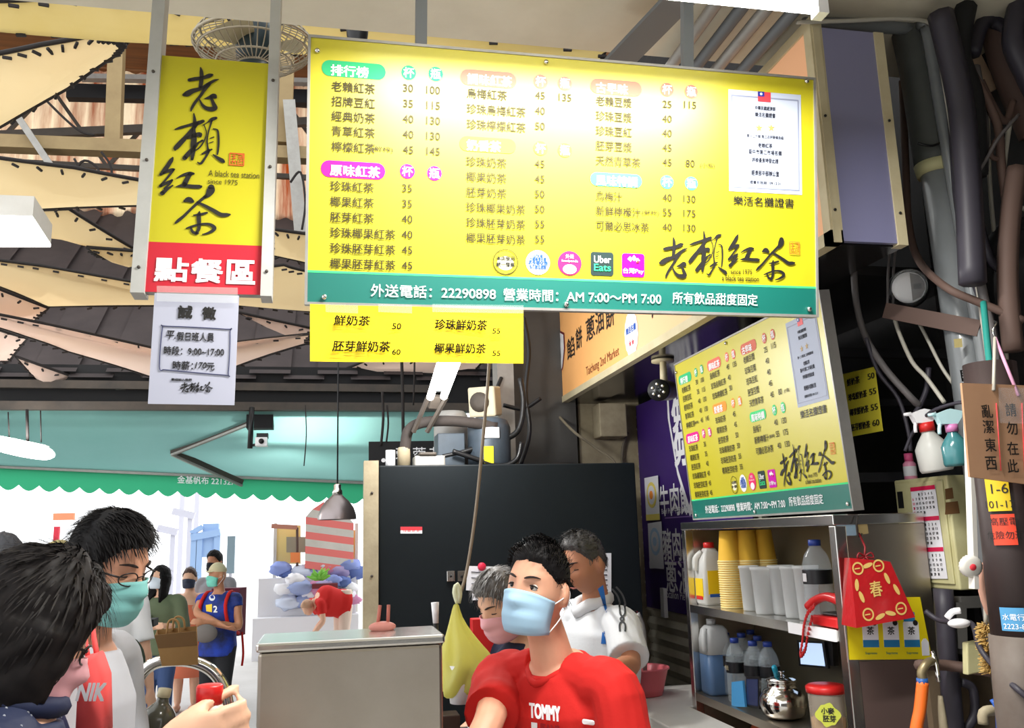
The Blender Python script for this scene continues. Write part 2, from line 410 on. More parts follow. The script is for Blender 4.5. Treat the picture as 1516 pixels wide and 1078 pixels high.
sail([(444,589),(500,550),(545,532),(720,530),(700,556),(600,566),(520,577)], 'large pink canvas below the handwritten yellow strip', .16, M_pink)
sail([(352,462),(462,486),(462,500),(440,498)], 'slim pink canvas between notice and handwritten strip', .3, M_pink)
# white lit skylight box and barred lamp hanging among the sails
t = thing('ceiling_lamp', 'large white glowing lamp panel at left below the canvas bands', 'lamp', tuple(APL(30,340,SO,SN)))
P = [APL(x,y,SO-Vector((0,0,.35)),SN) for x,y in ((-40,322),(48,325),(75,366),(-40,366))]
b = MB(); b.add(P+[p+Vector((0,0,.02)) for p in P], [(0,1,2,3),(4,5,6,7),(0,1,5,4),(1,2,6,5),(2,3,7,6),(3,0,4,7)], M_lampw); b.build('diffuser', t)
b = MB(); b.add([p+Vector((0,0,.02)) for p in P]+[p+Vector((0,0,.14)) for p in P], [(0,1,5,4),(1,2,6,5),(2,3,7,6),(3,0,4,7),(4,5,6,7)], M_white); b.build('housing', t)
t = thing('barred_floodlight', 'rectangular white floodlight with a wire guard under the roof', 'lamp', tuple(AY(450,535,8.6)))
A = [AY(x,y,8.6) for x,y in ((408,553),(497,551),(490,528),(412,528))]
b = MB(); b.add(A+[p+Vector((0,.1,.02)) for p in A], [(0,1,2,3),(7,6,5,4),(0,4,5,1),(1,5,6,2),(2,6,7,3),(3,7,4,0)], M_galv); b.build('housing', t)
b = MB()
for i in range(6): 
    f = i/5; b.tube([A[0].lerp(A[1],f)+Vector((0,-.03,0)), A[3].lerp(A[2],f)+Vector((0,-.03,0))], .006, M_steeld, 6)
for f in (0,.5,1): b.tube([A[0].lerp(A[3],f)+Vector((0,-.03,0)), A[1].lerp(A[2],f)+Vector((0,-.03,0))], .009, M_white, 6)
b.build('wire_guard', t)
b = MB(); b.bar(AY(453,552,8.62), AY(453,590,8.62), .05, .03, M_galv); b.build('bracket', t); lamp_light('floodlight_light', A[0].lerp(A[2],.5)+Vector((0,-.16,-.02)), 80, .08)
# ---- dark beams over the awning
b = MB(); b.bar(P2(-60,568,8.1)+Vector((0,0,0)), P2(660,577,8.1), .09, .07, M_steeld); structure(b, 'trim_beam')
b = MB(); b.bar(P2(-60,601,8.0), P2(760,604,8.0), .12, .07, M_steeld); structure(b, 'trim_beam')
b = MB(); b.box((-4.5,8.1,2.96),(3.4,8.16,3.32), M_blackm); structure(b, 'trim_fascia')
# ---- green awning
M_aw = mat('green_awning_fabric', (156,206,202), .8, transl=.68, var=((132,192,184), 1.2, .5))
M_awv = mat('green_valance_fabric', (60,170,124), .8, transl=.55)
t = thing('awning', 'green retractable awning with a scalloped valance over the street exit', 'awning', (-1.5,8.0,2.93))
A0 = AY(-60,606,8.0); A1 = AY(690,606,8.0); F0 = AY(-60,688,9.3); F1 = AY(690,721,9.3)
b = MB(); vs = []; fs = []; n = 24
for j in range(n+1):
    for i in range(n+1):
        u, v = i/n, j/n; p = A0.lerp(A1,u).lerp(F0.lerp(F1,u), v); p = p + Vector((0,0,-.05*math.sin(PI*v))); vs.append(p)
for j in range(n):
    for i in range(n): q = j*(n+1)+i; fs.append((q,q+1,q+n+2,q+n+1))
b.add(vs, fs, M_aw, True); b.build('fabric', t)
b = MB(); b.bar(F0, F1, .05, .06, M_galv); b.build('front_bar', t)
b = MB(); L = (F1-F0).length; ex = (F1-F0).normalized(); ns = 27; pts = [(0,0),(L,0)]
low = []
for i in range(ns*8+1):
    u = i/8; low.append((L*i/(ns*8), -.15-.055*abs(math.sin(PI*u))))
o_ = F0-Vector((0,.03,.02)); vs = []; fs = []
for (x, z) in low: vs += [o_+ex*x, o_+ex*x+Vector((0,0,z))]
for i in range(len(low)-1): fs.append((2*i,2*i+1,2*i+3,2*i+2))
b.add(vs, fs, M_awv)
q0 = AY(263,710,9.26); b.text('金基帆布 22132710', q0, ex, (0,0,1), 0, 0, .62, .075, .012, M_whiteP, .01)
b.build('valance', t)
sh = AY(378,619,8.15); el = AY(255,668,8.7); hd = AY(358,714,9.2)
for nm, a, c in (('arm', sh, el), ('arm', el, hd)):
    b = MB(); b.bar(a, c, .05, .045, M_steeld); b.bar(a+Vector((0,0,-.035)), c+Vector((0,0,-.035)), .035, .02, M_galv); b.build(nm, t)
b = MB(); b.box(sh-Vector((.07,.08,.1)), sh+Vector((.16,.08,.1)), M_blackm); b.build('arm_bracket', t)
# oval lamp hanging under the awning
t = thing('hanging_lamp', 'glowing oval lamp hung on two rods beneath the awning at left', 'lamp', tuple(AY(33,662,7.6)))
c0 = AY(30,664,7.6); ax = (AY(72,673,7.6)-AY(-15,655,7.6)).normalized()
b = MB(); b.tube([c0-ax*.28, c0-ax*.2, c0, c0+ax*.2, c0+ax*.26], [.02,.05,.062,.05,.015], M_lamp, 12, 3); b.build('diffuser', t)
b = MB(); b.bar(c0-ax*.3+Vector((0,0,.05)), c0+ax*.2+Vector((0,0,.05)), .1, .03, M_white); b.build('housing', t); lamp_light('hanging_lamp_light', c0+Vector((0,-.16,.0)), 28, .05)
for px, py in ((12,610),(40,606),(60,608)):
    b = MB(); b.tube([AY(px,py,7.6), AY(px+(1 if px>20 else 2),655,7.6)], .012 if px==40 else .005, M_rope, 6); b.build('rod', t)
# CCTV block at the awning arm
t = thing('cctv_camera', 'small white box camera on a black drop rod under the awning beam', 'camera', tuple(AY(372,640,7.7)))
b = MB(); b.tube([AY(373,603,7.7), AY(370,664,7.7)], .022, M_black, 8); b.build('rod', t)
b = MB(); c = AY(388,655,7.7); b.box(c-Vector((.05,.08,.035)), c+Vector((.045,.05,.035)), M_whiteP); b.box(c+Vector((-.045,-.03,.035)), c+Vector((.05,.05,.075)), M_black)
b.tube([c-Vector((.0,.08,0)), c-Vector((0,.1,0))], .022, M_black, 12); b.build('camera_body', t)
b = MB(); b.tube([AY(371,660,7.7), AY(382,658,7.7)], .012, M_black, 6); b.build('arm', t)
# hanging cords in front of the awning
for i, (xa, ya, xb, yb, r, lb) in enumerate(((590,440,597,690,.014,'thick dark cord hanging left of the fluorescent tubes'),(611,450,612,600,.008,'thin dark cord beside the fluorescent tubes'),(500,606,498,730,.006,'thin cord holding the grey pendant lamp'),(452,600,450,690,.005,'thin dark cord hanging in front of the awning middle'),(566,580,564,660,.012,'dark cord hanging left above the black signboard'),(573,600,572,655,.008,'slimmer dark cord above the black signboard'))):
    if i == 2: continue
    b = MB(); p, q = AY(xa,ya,5.6), AY(xb,yb,5.6); b.tube([p, p.lerp(q,.5)+Vector((.01,0,0)), q], r*.8, M_rope, 6, 4); tag(b.build('power_cable'), lb, 'cord')
# pendant lamp
t = thing('pendant_lamp', 'grey metal pendant lamp with a flared shade at the street exit', 'lamp', tuple(AY(499,768,6.0)))
c = AY(499,769,6.0); k = .127
b = MB(); prof = [(k,0),(k*.97,.03),(k*.85,.075),(k*.6,.12),(k*.33,.15),(k*.24,.165)]
M_shade = mat('grey_lamp_shade', (150,140,140), .35, .8)
b.lathe(prof + [(r-.004, z-.002) for r, z in prof[::-1]], c, M_shade, 28, cap=False); b.build('shade', t)
b = MB(); b.lathe([(k*.26,.16),(k*.26,.19),(k*.2,.195),(k*.2,.225),(.012,.235)], c, M_chrome, 20); b.build('socket', t)
b = MB(); b.ell(c+Vector((0,0,.06)), (.035,.035,.045), M_whiteP); b.build('bulb', t)
b = MB(); b.tube([c+Vector((0,0,.23)), AY(501,490,6.0)], .006, M_black, 6); b.build('cord', t)
# ================================================================ brush calligraphy (stroke centre lines with widths)
GL = {
'lao': ((40,110,312,510), [[(85,225,30),(130,215,34),(190,205,30),(240,185,38),(262,178,20)],[(172,112,10),(178,150,28),(180,200,32),(176,250,32),(170,290,28)],[(45,360,30),(70,350,52),(110,325,44),(180,300,30),(240,255,28),(280,230,22),(312,218,6)],[(240,262,28),(205,310,28),(170,370,24),(130,430,24),(105,480,22),(98,508,10)],[(205,395,10),(240,385,30),(275,370,44),(290,385,20)],[(165,405,10),(185,450,22),(215,480,34),(255,490,42),(285,480,38),(272,440,30),(258,400,24),(252,375,20)]]),
'lai': ((322,48,690,492), [[(468,50,10),(474,100,22),(474,140,28),(465,190,30),(470,250,40),(465,310,44),(462,370,36),(455,440,22)],[(330,185,10),(370,170,24),(430,150,24),(500,130,34),(535,115,28)],[(500,130,20),(455,190,30),(410,250,34),(370,300,40),(335,345,36),(330,360,16)],[(400,260,14),(450,245,34),(510,225,34),(515,245,20)],[(400,430,36),(430,390,36),(470,340,30),(500,300,18)],[(500,300,14),(530,280,18)],[(470,370,10),(510,340,12),(545,280,10),(560,215,8),(545,155,8),(535,145,6)],[(535,150,8),(570,125,10),(600,100,30),(630,88,24)],[(600,110,16),(590,150,12),(575,210,10),(565,280,12),(570,340,14),(575,370,26)],[(612,180,10),(640,190,14),(648,230,16),(650,300,16),(645,370,14),(640,400,10)],[(590,260,8),(615,250,10)],[(585,300,8),(610,290,8)],[(530,395,14),(570,370,24),(600,355,12)],[(575,380,20),(550,430,16),(520,475,20),(495,465,8)],[(610,400,10),(640,425,24),(675,450,34),(688,462,20)]]),
'hong': ((702,85,1005,395), [[(800,88,14),(790,110,30),(765,155,34),(735,205,36),(712,230,20)],[(735,215,20),(790,190,26),(812,185,14)],[(805,190,20),(780,230,18),(740,285,16),(712,320,18)],[(712,325,24),(760,295,22),(795,275,14)],[(795,275,18),(775,310,18),(740,345,14)],[(725,385,36),(755,355,26),(800,320,12)],[(830,260,8),(870,235,20),(920,220,30),(950,222,20)],[(925,225,34),(905,265,36),(885,310,40)],[(825,330,8),(870,322,28),(940,328,32),(995,330,32),(1005,328,20)]]),
'cha': ((975,125,1355,525), [[(1040,250,14),(1070,235,46),(1095,250,30)],[(1225,130,44),(1222,160,56),(1205,195,40),(1180,215,22)],[(1190,205,24),(1140,255,22),(1090,310,20),(1040,370,22),(1000,410,24),(980,432,12)],[(1130,255,14),(1180,285,24),(1240,325,30),(1290,360,34),(1330,362,32),(1352,360,16)],[(1145,335,10),(1140,370,30),(1142,430,28),(1140,480,24),(1120,520,20)],[(1105,365,10),(1145,360,20),(1195,345,18)],[(1055,475,10),(1090,460,18),(1150,440,16),(1210,440,22),(1245,465,28),(1240,490,26),(1200,515,18),(1165,525,8)],[(1085,470,14),(1100,505,22),(1130,515,24)]]),
}
class Sheet:
    """a flat lettered surface: pixel marks of the photograph are turned once into the sheet's own metres"""
    def __init__(s, o, n, root=None):
        s.o, s.n = Vector(o), Vector(n).normalized()
        s.inv = root.inverted() if root else None
    def uv(s, px, py):
        p = APL(px, py, s.o, s.n); p = s.inv @ p if s.inv else p
        return (p.x, p.z)
def seal(b, u, v, w, h, f, m):
    for k in range(4):
        a = [(0,0),(1,0),(1,1),(0,1)][k]; c = [(1,0),(1,1),(0,1),(0,0)][k]
        b.brush([[(u+a[0]*w, v+a[1]*h, w*.08),(u+c[0]*w, v+c[1]*h, w*.08)]], f, m)
    for q in ([(.15,.8),(.45,.8)],[(.3,.9),(.3,.5)],[(.15,.55),(.45,.6)],[(.2,.4),(.2,.1)],[(.4,.4),(.4,.12)],[(.15,.3),(.45,.3)],[(.6,.9),(.9,.9),(.9,.65)],[(.6,.75),(.85,.72)],[(.6,.6),(.9,.6)],[(.6,.45),(.6,.15),(.9,.15)],[(.75,.5),(.9,.4),(.7,.3)]):
        b.brush([[(u+x*w, v+y*h, w*.07) for x, y in q]], f, m)
def star(cx, cy, r): return [(cx+(r if i%2==0 else r*.4)*math.sin(PI*i/5), cy+(r if i%2==0 else r*.4)*math.cos(PI*i/5)) for i in range(10)]
EX, EZ = Vector((1,0,0)), Vector((0,0,1)); O0 = Vector((0,0,0))
# ================================================================ main menu board (built in its own frame, leaning forward)
BW, BH, TILT = 1.218, 0.586, math.radians(8.7)
menu = thing('menu_board', 'large yellow drinks menu board with a teal footer hung over the stall front', 'menu board', (.5565,1.9,2.263), 'illuminated yellow drinks menu boards')
del menu['group']
menu.rotation_euler = (TILT,0,0)
MR = Matrix.Translation((.5565,1.9,2.263)) @ Matrix.Rotation(TILT,4,'X')
SHT = Sheet((.5565,1.9,2.263), (0,-math.cos(TILT),-math.sin(TILT)), MR)
K = .00163
b = MB(); h = BW/2
b.box((-h,.0,0),(h,.022,BH), M_galv)
gy = SHT.uv(455,402)[1]
b.add([(-h,-.001,gy),(h,-.001,gy),(h,-.001,BH),(-h,-.001,BH)], [(0,1,2,3)], M_yellow)
b.add([(-h,-.001,0),(h,-.001,0),(h,-.001,gy),(-h,-.001,gy)], [(0,1,2,3)], M_teal)
b.add([(-h,-.0013,gy-.002),(h,-.0013,gy-.002),(h,-.0013,gy+.003),(-h,-.0013,gy+.003)], [(0,1,2,3)], M_lgreen)
def F(u, v): return Vector((u,-.0035,v))
def tx(px, py, s, w=None, hh=14, m=M_inkb, bold=0.008, al='l', off=.003):
    u, v = SHT.uv(px, py); b.text(s, O0, EX, EZ, u, v, w*K if w else None, hh*K if hh else None, off, m, bold, align=al)
def pill(cx, cy, w, hh, s, m, tw, marks=None, mm=None):
    u, v = SHT.uv(cx, cy); b.flat(rrect(u-w*K/2, v-hh*K/2, u+w*K/2, v+hh*K/2, hh*K*.48), O0, EX, EZ, .002, m)
    u2, v2 = SHT.uv(cx-w/2+9, cy); b.text(s, O0, EX, EZ, u2, v2, tw*K, 15*K, .003, M_whiteP, .018)
    for (x, y), ch in zip(marks, '杯瓶'):
        u, v = SHT.uv(x, y); b.flat(circle(u, v, 10.3*K), O0, EX, EZ, .002, mm or m); b.text(ch, O0, EX, EZ, u, v, None, 14*K, .003, M_whiteP, .012, align='c')
pill(524,104,86,22,'排行榜',M_green,50,((605,108),(645,110)))
pill(523,252,86,23,'原味紅茶',M_magenta,66,((603,254),(643,257)))
pill(723,117,80,23,'調味紅茶',M_salmon,63,((800,121),(836,124)))
pill(722,215,80,21,'奶香茶',M_orangeP,48,((800,220),(836,223)))
pill(912,130,78,22,'古早味',M_brownP,48,((987,133),(1023,136)))
pill(912,267,78,20,'風味特調',M_lgreen,62,((987,270),(1023,272)))
def row(x, y, s, cw, nums):
    tx(x, y, s, cw)
    for nx, ny, t in nums: tx(nx, ny, t, None, 10.5, al='c')
R1 = (('老賴紅茶',128,'30','100'),('招牌豆紅',150,'35','115'),('經典奶茶',172,'40','130'),('青草紅茶',194,'40','130'),('檸檬紅茶',217,'45','145'))
for i, (s, y, a, c) in enumerate(R1): row(491, y, s, 58, ((604,131+i*22.8,a),(641,134+i*22.6,c)))
tx(551,221,'(鮮榨)',28,8)
for i, (s, a) in enumerate((('珍珠紅茶','35'),('椰果紅茶','35'),('胚芽紅茶','40'),('珍珠椰果紅茶','40'),('珍珠胚芽紅茶','45'),('椰果胚芽紅茶','45'))):
    row(489, 275.5+i*22.9, s, 58 if len(s)==4 else 87, ((602.5,279+i*22.9,a),))
for i, (s, a) in enumerate((('烏梅紅茶','45'),('珍珠烏梅紅茶','40'),('珍珠檸檬紅茶','50'))): row(691, 138+i*23, s, 57 if len(s)==4 else 84, ((799,142+i*22.6,a),))
tx(836,145,'135',None,10.5,al='c')
for i, (s, a) in enumerate((('珍珠奶茶','45'),('椰果奶茶','45'),('胚芽奶茶','50'),('珍珠椰果奶茶','50'),('珍珠胚芽奶茶','55'),('椰果胚芽奶茶','55'))): row(690, 239+i*22.6, s, 57 if len(s)==4 else 84, ((798.5,243+i*22.3,a),))
for i, (s, a, c) in enumerate((('老賴豆漿','25','115'),('珍珠豆漿','40',''),('珍珠豆紅','40',''),('胚芽豆漿','45',''),('天然青草茶','45','80'))):
    row(882, 149.5+i*22, s, 54 if len(s)==4 else 67, ((987,155+i*21.4,a),)+(((1021,156+i*21.6,c),) if c else ()))
tx(1036,245,'(小瓶)',23,8)
for i, (s, wd, a, c) in enumerate((('烏梅汁',39,'40','130'),('新鮮檸檬汁',67,'55','175'),('可爾必思冰茶',80,'40','130'))): row(882, 290+i*22, s, wd, ((987,293+i*21.8,a),(1020,295+i*21.5,c)))
tx(950,315,'(鮮榨)',26,8)
# certificate printed on the board
c0 = SHT.uv(1079,283); c1 = SHT.uv(1185,141)
b.flat([c0,(c1[0],c0[1]),c1,(c0[0],c1[1])], O0, EX, EZ, .002, mat('certificate_paper',(186,194,212),.6,spec=.2))
M_certb = mat('certificate_border', (140,146,170), .4)
for (x0,y0,x1,y1) in ((5,7,5,-7),): 
    q = [(c0[0]+5*K,c0[1]+7*K),(c1[0]-5*K,c0[1]+7*K),(c1[0]-5*K,c1[1]-9*K),(c0[0]+5*K,c1[1]-9*K)]
    for i in range(4): b.brush([[q[i]+(2*K,), q[(i+1)%4]+(2*K,)]], lambda u,v: Vector((u,-.0028,v)), M_certb)
fu, fv = SHT.uv(1121,136); M_flag = mat('flag_red', (226,62,72), .4); M_navyP = mat('flag_blue', (36,48,140), .4)
b.flat([(fu,fv-15*K),(fu+21*K,fv-15*K),(fu+21*K,fv),(fu,fv)], O0, EX, EZ, .0032, M_flag)
b.flat([(fu,fv-7.5*K),(fu+10.5*K,fv-7.5*K),(fu+10.5*K,fv),(fu,fv)], O0, EX, EZ, .0038, M_navyP)
b.flat(circle(fu+5*K,fv-3.7*K,2*K,10), O0, EX, EZ, .0044, M_whiteP)
M_cert = mat('certificate_ink', (44,46,56), .7, spec=.2); M_gold = mat('gold_star', (178,146,84), .5)
cx = 1132
for y, s, wd, hh in ((161,'中華民國經濟部',33,6),(171,'樂活名攤證書',33,7),(203,'第一二六號 第二次評審優良級',60,5),(216,'老賴紅茶',23,7),(226,'臺中市第二市場名攤',54,7),(238,'評核優良特發此證',43,7),(257,'經濟部中部辦公室',45,8),(271,'證書有效期 109.12.31',50,5)):
    tx(cx, y, s, wd, hh, M_cert, .012, 'c')
for px in (1123,1141):
    u, v = SHT.uv(px,190); b.flat(star(u, v, 6.5*K), O0, EX, EZ, .003, M_gold)
tx(1085,297,'樂活名攤證書',98,14,M_ink,.01)
# badges
def badge(cx, cy, r, m, ring=None):
    u, v = SHT.uv(cx, cy); b.flat(circle(u, v, r*K, 28), O0, EX, EZ, .002, m)
    if ring: b.brush([[(u+r*K*.97*math.cos(2*PI*i/24), v+r*K*.97*math.sin(2*PI*i/24), 1.0*K) for i in range(25)]], F, ring)
badge(748,388,18,M_yellow,M_inkb); u,v = SHT.uv(748,390); b.flat(circle(u,v,12*K,18,10*K), O0, EX, EZ, .0026, mat('cream_print',(244,240,206),.4))
tx(748,383,'本店使用',26,6,M_ink,.02,'c',.0034); tx(748,392,'統一發票',26,6,M_ink,.02,'c',.0034)
badge(796,389,17.5,M_whiteP)
for y, s, wd in ((379,'107年度',14),(384,'全國美食名攤',24),(390,'不含塑化劑',28),(396,'安心飲品認證',24)): tx(796,y,s,wd,5.5 if y!=390 else 7,M_blueP,.02,'c')
badge(843,390,17.5,mat('pink_badge',(232,44,110),.4)); tx(843,380,'外送',12,6,M_whiteP,.01,'c'); tx(843,387,'foodpanda',24,4.5,M_whiteP,.0,'c')
u,v = SHT.uv(843,399); b.flat(circle(u,v,10*K,20,7*K), O0, EX, EZ, .003, M_whiteP)
def sq(cx, cy, m):
    u, v = SHT.uv(cx, cy); b.flat(rrect(u-17*K,v-17*K,u+17*K,v+17*K,4*K), O0, EX, EZ, .002, m)
sq(891,391,mat('dark_badge',(44,62,60),.4)); tx(879,384,'Uber',25,10,M_whiteP,.01); tx(879,396,'Eats',25,10,mat('mint_print',(60,220,140),.4),.01)
sq(937,393,mat('purple_badge',(206,10,170),.4)); tx(937,402,'台灣Pay',31,9,M_whiteP,.01,'c')
u,v = SHT.uv(937,385)
for pts in ([(-9,1),(-5,5),(-1,1),(-4,-3)],[(-3,2),(1,7),(5,2),(1,-2)],[(3,0),(7,3),(10,-1),(5,-3)]): b.flat([(u+x*K,v+y*K) for x,y in pts], O0, EX, EZ, .003, M_whiteP)
u,v = SHT.uv(942,388); b.flat([(u-2*K,v-2*K),(u+4*K,v-1*K),(u+2*K,v+3*K)], O0, EX, EZ, .0034, M_flag)
# shop name in brush writing, seal, tag line
GF = lambda x, y: (lambda q: Vector((q[0],-.0035,q[1])))(SHT.uv(970+x/6.591, 335+y/6.591))
for g in GL.values(): b.brush(g[1], GF, M_ink)
u,v = SHT.uv(1168,376); seal(b, u, v, 16*K, 18*K, F, M_seal)
tx(1081,402,'since 1975',34,7,M_inkb); tx(1068,411.5,'a black tea station',59,8,M_inkb)
tx(549,430,'外送電話：22290898',172,17,M_whiteP,.006); tx(745,436,'營業時間：AM 7:00～PM 7:00',233,17,M_whiteP,.006); tx(995,441,'所有飲品甜度固定',134,17,M_whiteP,.006)
b.build('board_face', menu, local=True)
b = MB(); t_ = .006
for lo, hi in (((-h-t_,-.004,-t_),(h+t_,.03,0)),((-h-t_,-.004,BH),(h+t_,.03,BH+t_)),((-h-t_,-.004,0),(-h,.03,BH)),((h,-.004,0),(h+t_,.03,BH))): b.box(lo, hi, M_galv)
b.build('frame', menu, local=True)
for px, py in ((470,76),(1193,121),(480,440),(838,451),(1197,458),(808,93)):
    u, v = SHT.uv(px, py); b = MB(); b.lathe([(.006,0),(.006,.004),(.003,.007)], (u,-.002,v), M_chrome, 12, axis=(0,-1,0)); b.build('screw', menu, local=True)
def menu_hangers(root, xs, m):
    for x in xs:
        b = MB(); b.box((x-.013,.03,.2),(x+.013,.05,1.0), m); b.build('hanger', root, local=True)
# second board: the same print on the wall over the steel cabinet
menu2 = thing('menu_board', 'smaller copy of the yellow menu board on the side wall above the steel cabinet', 'menu board', (1.45,2.832,1.80))
menu2.rotation_euler = (math.radians(3.6),0,-PI/2); menu2.scale = (.925,1,1.08)
for ch in list(menu.children): copy_tree(ch, menu2)
M_post = mat('blue_grey_steel', (112,116,120), .5, .2)
menu_hangers(menu, (SHT.uv(626,40)[0], SHT.uv(1027,70)[0]), M_post)
# ---- handwritten yellow strip taped under the menu board
M_ypaper = mat('yellow_paper', (250,218,10), .42, coat=.3)
ST = Sheet((.5,1.895,2.25), (0,-1,0))
strip = thing('price_strip', 'bright yellow handwritten price strip taped below the menu board', 'sign', (.2,1.895,2.13))
b = MB(); p = [AY(x,y,1.893) for x,y in ((459,535),(775,538),(775,459),(459,450))]
n_ = 12; vs = []; fs = []
for i in range(n_+1):
    f = i/n_
    for c, d in ((p[0],p[1]),(p[3],p[2])):
        q = c.lerp(d,f); vs.append(q+Vector((0,.003*math.sin(f*9),0)))
for i in range(n_): fs.append((2*i,2*i+2,2*i+3,2*i+1))
b.add(vs, fs, M_ypaper, True)
M_inkm = mat('marker_ink', (26,22,16), .9, spec=.1)
def stx(px, py, s, w, hh):
    q = AY(px,py,1.893); b.text(s, q, EX, EZ, 0, 0, w*.00147, hh*.00147, .006, M_inkm, .014, .12)
for a in ((494,475,'鮮奶茶',52,15),(580,484,'50',13,9),(492,513,'胚芽鮮奶茶',83,16),(580,522,'60',12,8),(643,481,'珍珠鮮奶茶',79,16),(728,491,'55',12,8),(642,516,'椰果鮮奶茶',78,15),(728,524,'55',12,8)): stx(*a)
b.build('paper', strip)
M_tape = mat('clear_tape', (236,240,236), .15, alpha=.25, spec=.8)
for x0, x1 in ((482,530),(560,610),(640,775)): 
    q = [AY(x0,462,1.889),AY(x1,464,1.889),AY(x1,452,1.884),AY(x0,450,1.884)]; b = MB(); b.add(q, [(0,1,2,3)], M_tape); b.build('tape', strip)
# ---- vertical order sign between two steel posts
OR = [AY(x,y,1.9) for x,y in ((215,432),(386,437))]
ow = (OR[1]-OR[0]).length; sc_t = ow/((AY(396,90,1.9)-AY(238,82,1.9)).length)
OT = AY(238,82,1.9*sc_t)
tilt_o = math.atan2(1.9-1.9*sc_t, OT.z-OR[0].z); OHt = (OT.z-OR[0].z)/math.cos(tilt_o)
osign = thing('order_sign', 'tall yellow and red hanging sign marking the ordering point', 'sign', tuple(OR[0].lerp(OR[1],.5)))
osign.rotation_euler = (tilt_o,0,0)
OM = Matrix.Translation(OR[0].lerp(OR[1],.5)) @ Matrix.Rotation(tilt_o,4,'X')
SO2 = Sheet(OR[0].lerp(OR[1],.5), (0,-math.cos(tilt_o),-math.sin(tilt_o)), OM)
k2 = ow/171
b = MB(); h = ow/2; ry = SO2.uv(220,358)[1]
b.box((-h,0,0),(h,.02,OHt), M_galv)
b.add([(-h,-.001,ry),(h,-.001,ry),(h,-.001,OHt),(-h,-.001,OHt)], [(0,1,2,3)], M_yellow2)
b.add([(-h,-.001,0),(h,-.001,0),(h,-.001,ry),(-h,-.001,ry)], [(0,1,2,3)], M_red)
def place(g, x0, y0, x1, y1):
    (a0,c0_,a1,c1_), st = GL[g]; kx = (x1-x0)/(a1-a0); ky = (y1-y0)/(c1_-c0_)
    f = lambda x, y: (lambda q: Vector((q[0],-.0035,q[1])))(SO2.uv(x0+(x-a0)*kx, y0+(y-c0_)*ky))
    b.brush(st, f, M_ink)
place('lao',272,101,324,166); place('lai',258,169,332,246); place('hong',236,234,298,289); place('cha',259,277,341,348)
u,v = SO2.uv(340,245); seal(b, u, v, 22*k2, 21*k2, lambda u,v: Vector((u,-.0035,v)), mat('seal_red',(206,86,40),.5))
for px, py, s, w_, hh in ((309,257,'A black tea station',79,11),(308,269,'since 1975',46,9)):
    u,v = SO2.uv(px,py); b.text(s, O0, EX, EZ, u, v, w_*k2, hh*k2, .003, M_inkb)
for px, py, s, w_ in ((230,399,'點',48),(284,401,'餐',46),(337,403,'區',41)):
    u,v = SO2.uv(px,py); b.text(s, O0, EX, EZ, u, v, w_*k2, 38*k2, .003, M_whiteP, .022)
b.build('sign_face', osign, local=True)
for s_, px, w_ in ((-1,226,20),(1,405,17)):
    b = MB(); x = s_*(h+w_*k2*.5); b.box((x-w_*k2*.5,-.012,-.006),(x+w_*k2*.5,.035,1.15), mat('post_paint',(190,190,186),.55,.1,var=((166,166,160),9,.8)))
    for z in (.05,.3,.52): b.lathe([(.0035,0),(.0035,.003)], (x,-.012,z), M_steeld, 10, axis=(0,-1,0))
    b.build('post', osign, local=True)
# ---- laminated job notice under the order sign
N0 = [AY(x,y,1.885) for x,y in ((219,598),(347,600),(354,438),(229,434))]
notice = thing('job_notice', 'grey-white laminated hiring notice taped under the red sign panel', 'notice', tuple(N0[0].lerp(N0[1],.5)))
ex = (N0[1]-N0[0]).normalized(); ez = (N0[3]-N0[0]); ez = (ez-ex*ez.dot(ex)).normalized(); nw = (N0[1]-N0[0]).length; k3 = nw/128
NP = Sheet(N0[0], ex.cross(ez))
def nuv(px, py): p = APL(px,py,N0[0],ex.cross(ez))-N0[0]; return p.dot(ex), p.dot(ez)
b = MB(); M_lam = mat('laminated_paper', (178,180,196), .28, coat=.4)
b.add([p for p in N0], [(0,1,2,3)], M_lam)
def ntx(px,py,s,w_,hh,bold=0.0,slant=0.0):
    u,v = nuv(px,py); b.text(s, N0[0], ex, ez, u, v, w_*k3, hh*k3, .002, M_ink, bold, slant)
ntx(264,462,'誠',21,20,.02); ntx(300,464,'徵',20,20,.02); ntx(245,496,'平.',15,14,.0,.15); ntx(262,498,'假日班人員',56,14); ntx(243,519,'時段：9:00~17:00',90,14); ntx(256,541,'時薪：',30,14); ntx(289,541,'170',16,10,0,.2); ntx(306,543,'元',12,12)
ntx(254,562,'歡迎加入我們',30,4)
for g, x0, x1 in (('lao',267,280),('lai',279,292),('hong',291,302),('cha',301,315)):
    (a0,c0_,a1,c1_), st = GL[g]; kx = (x1-x0)/(a1-a0); ky = 15/(c1_-c0_)
    b.brush(st, lambda x,y: (lambda q: N0[0]+ex*q[0]+ez*q[1]+ex.cross(ez)*.002)(nuv(x0+(x-a0)*kx, 566+(y-c0_)*ky)), M_ink)
cs = [nuv(x,y) for x,y in ((236,547),(338,556),(341,488),(241,483))]
loop = []
for i in range(4):
    a, c = cs[i], cs[(i+1)%4]; loop += [(a[0]+(c[0]-a[0])*f, a[1]+(c[1]-a[1])*f, 1.2*k3) for f in (.06,.94)]
b.brush([loop+[loop[0]]], lambda u,v: N0[0]+ex*u+ez*v+ex.cross(ez)*.002, mat('navy_ink',(60,64,100),.5))
b.build('sheet', notice, solid=.0015)
b = MB(); q = [AY(x,y,1.878) for x,y in ((232,446),(352,449),(352,426),(232,423))]; b.add(q, [(0,1,2,3)], M_tape); b.build('tape', notice)
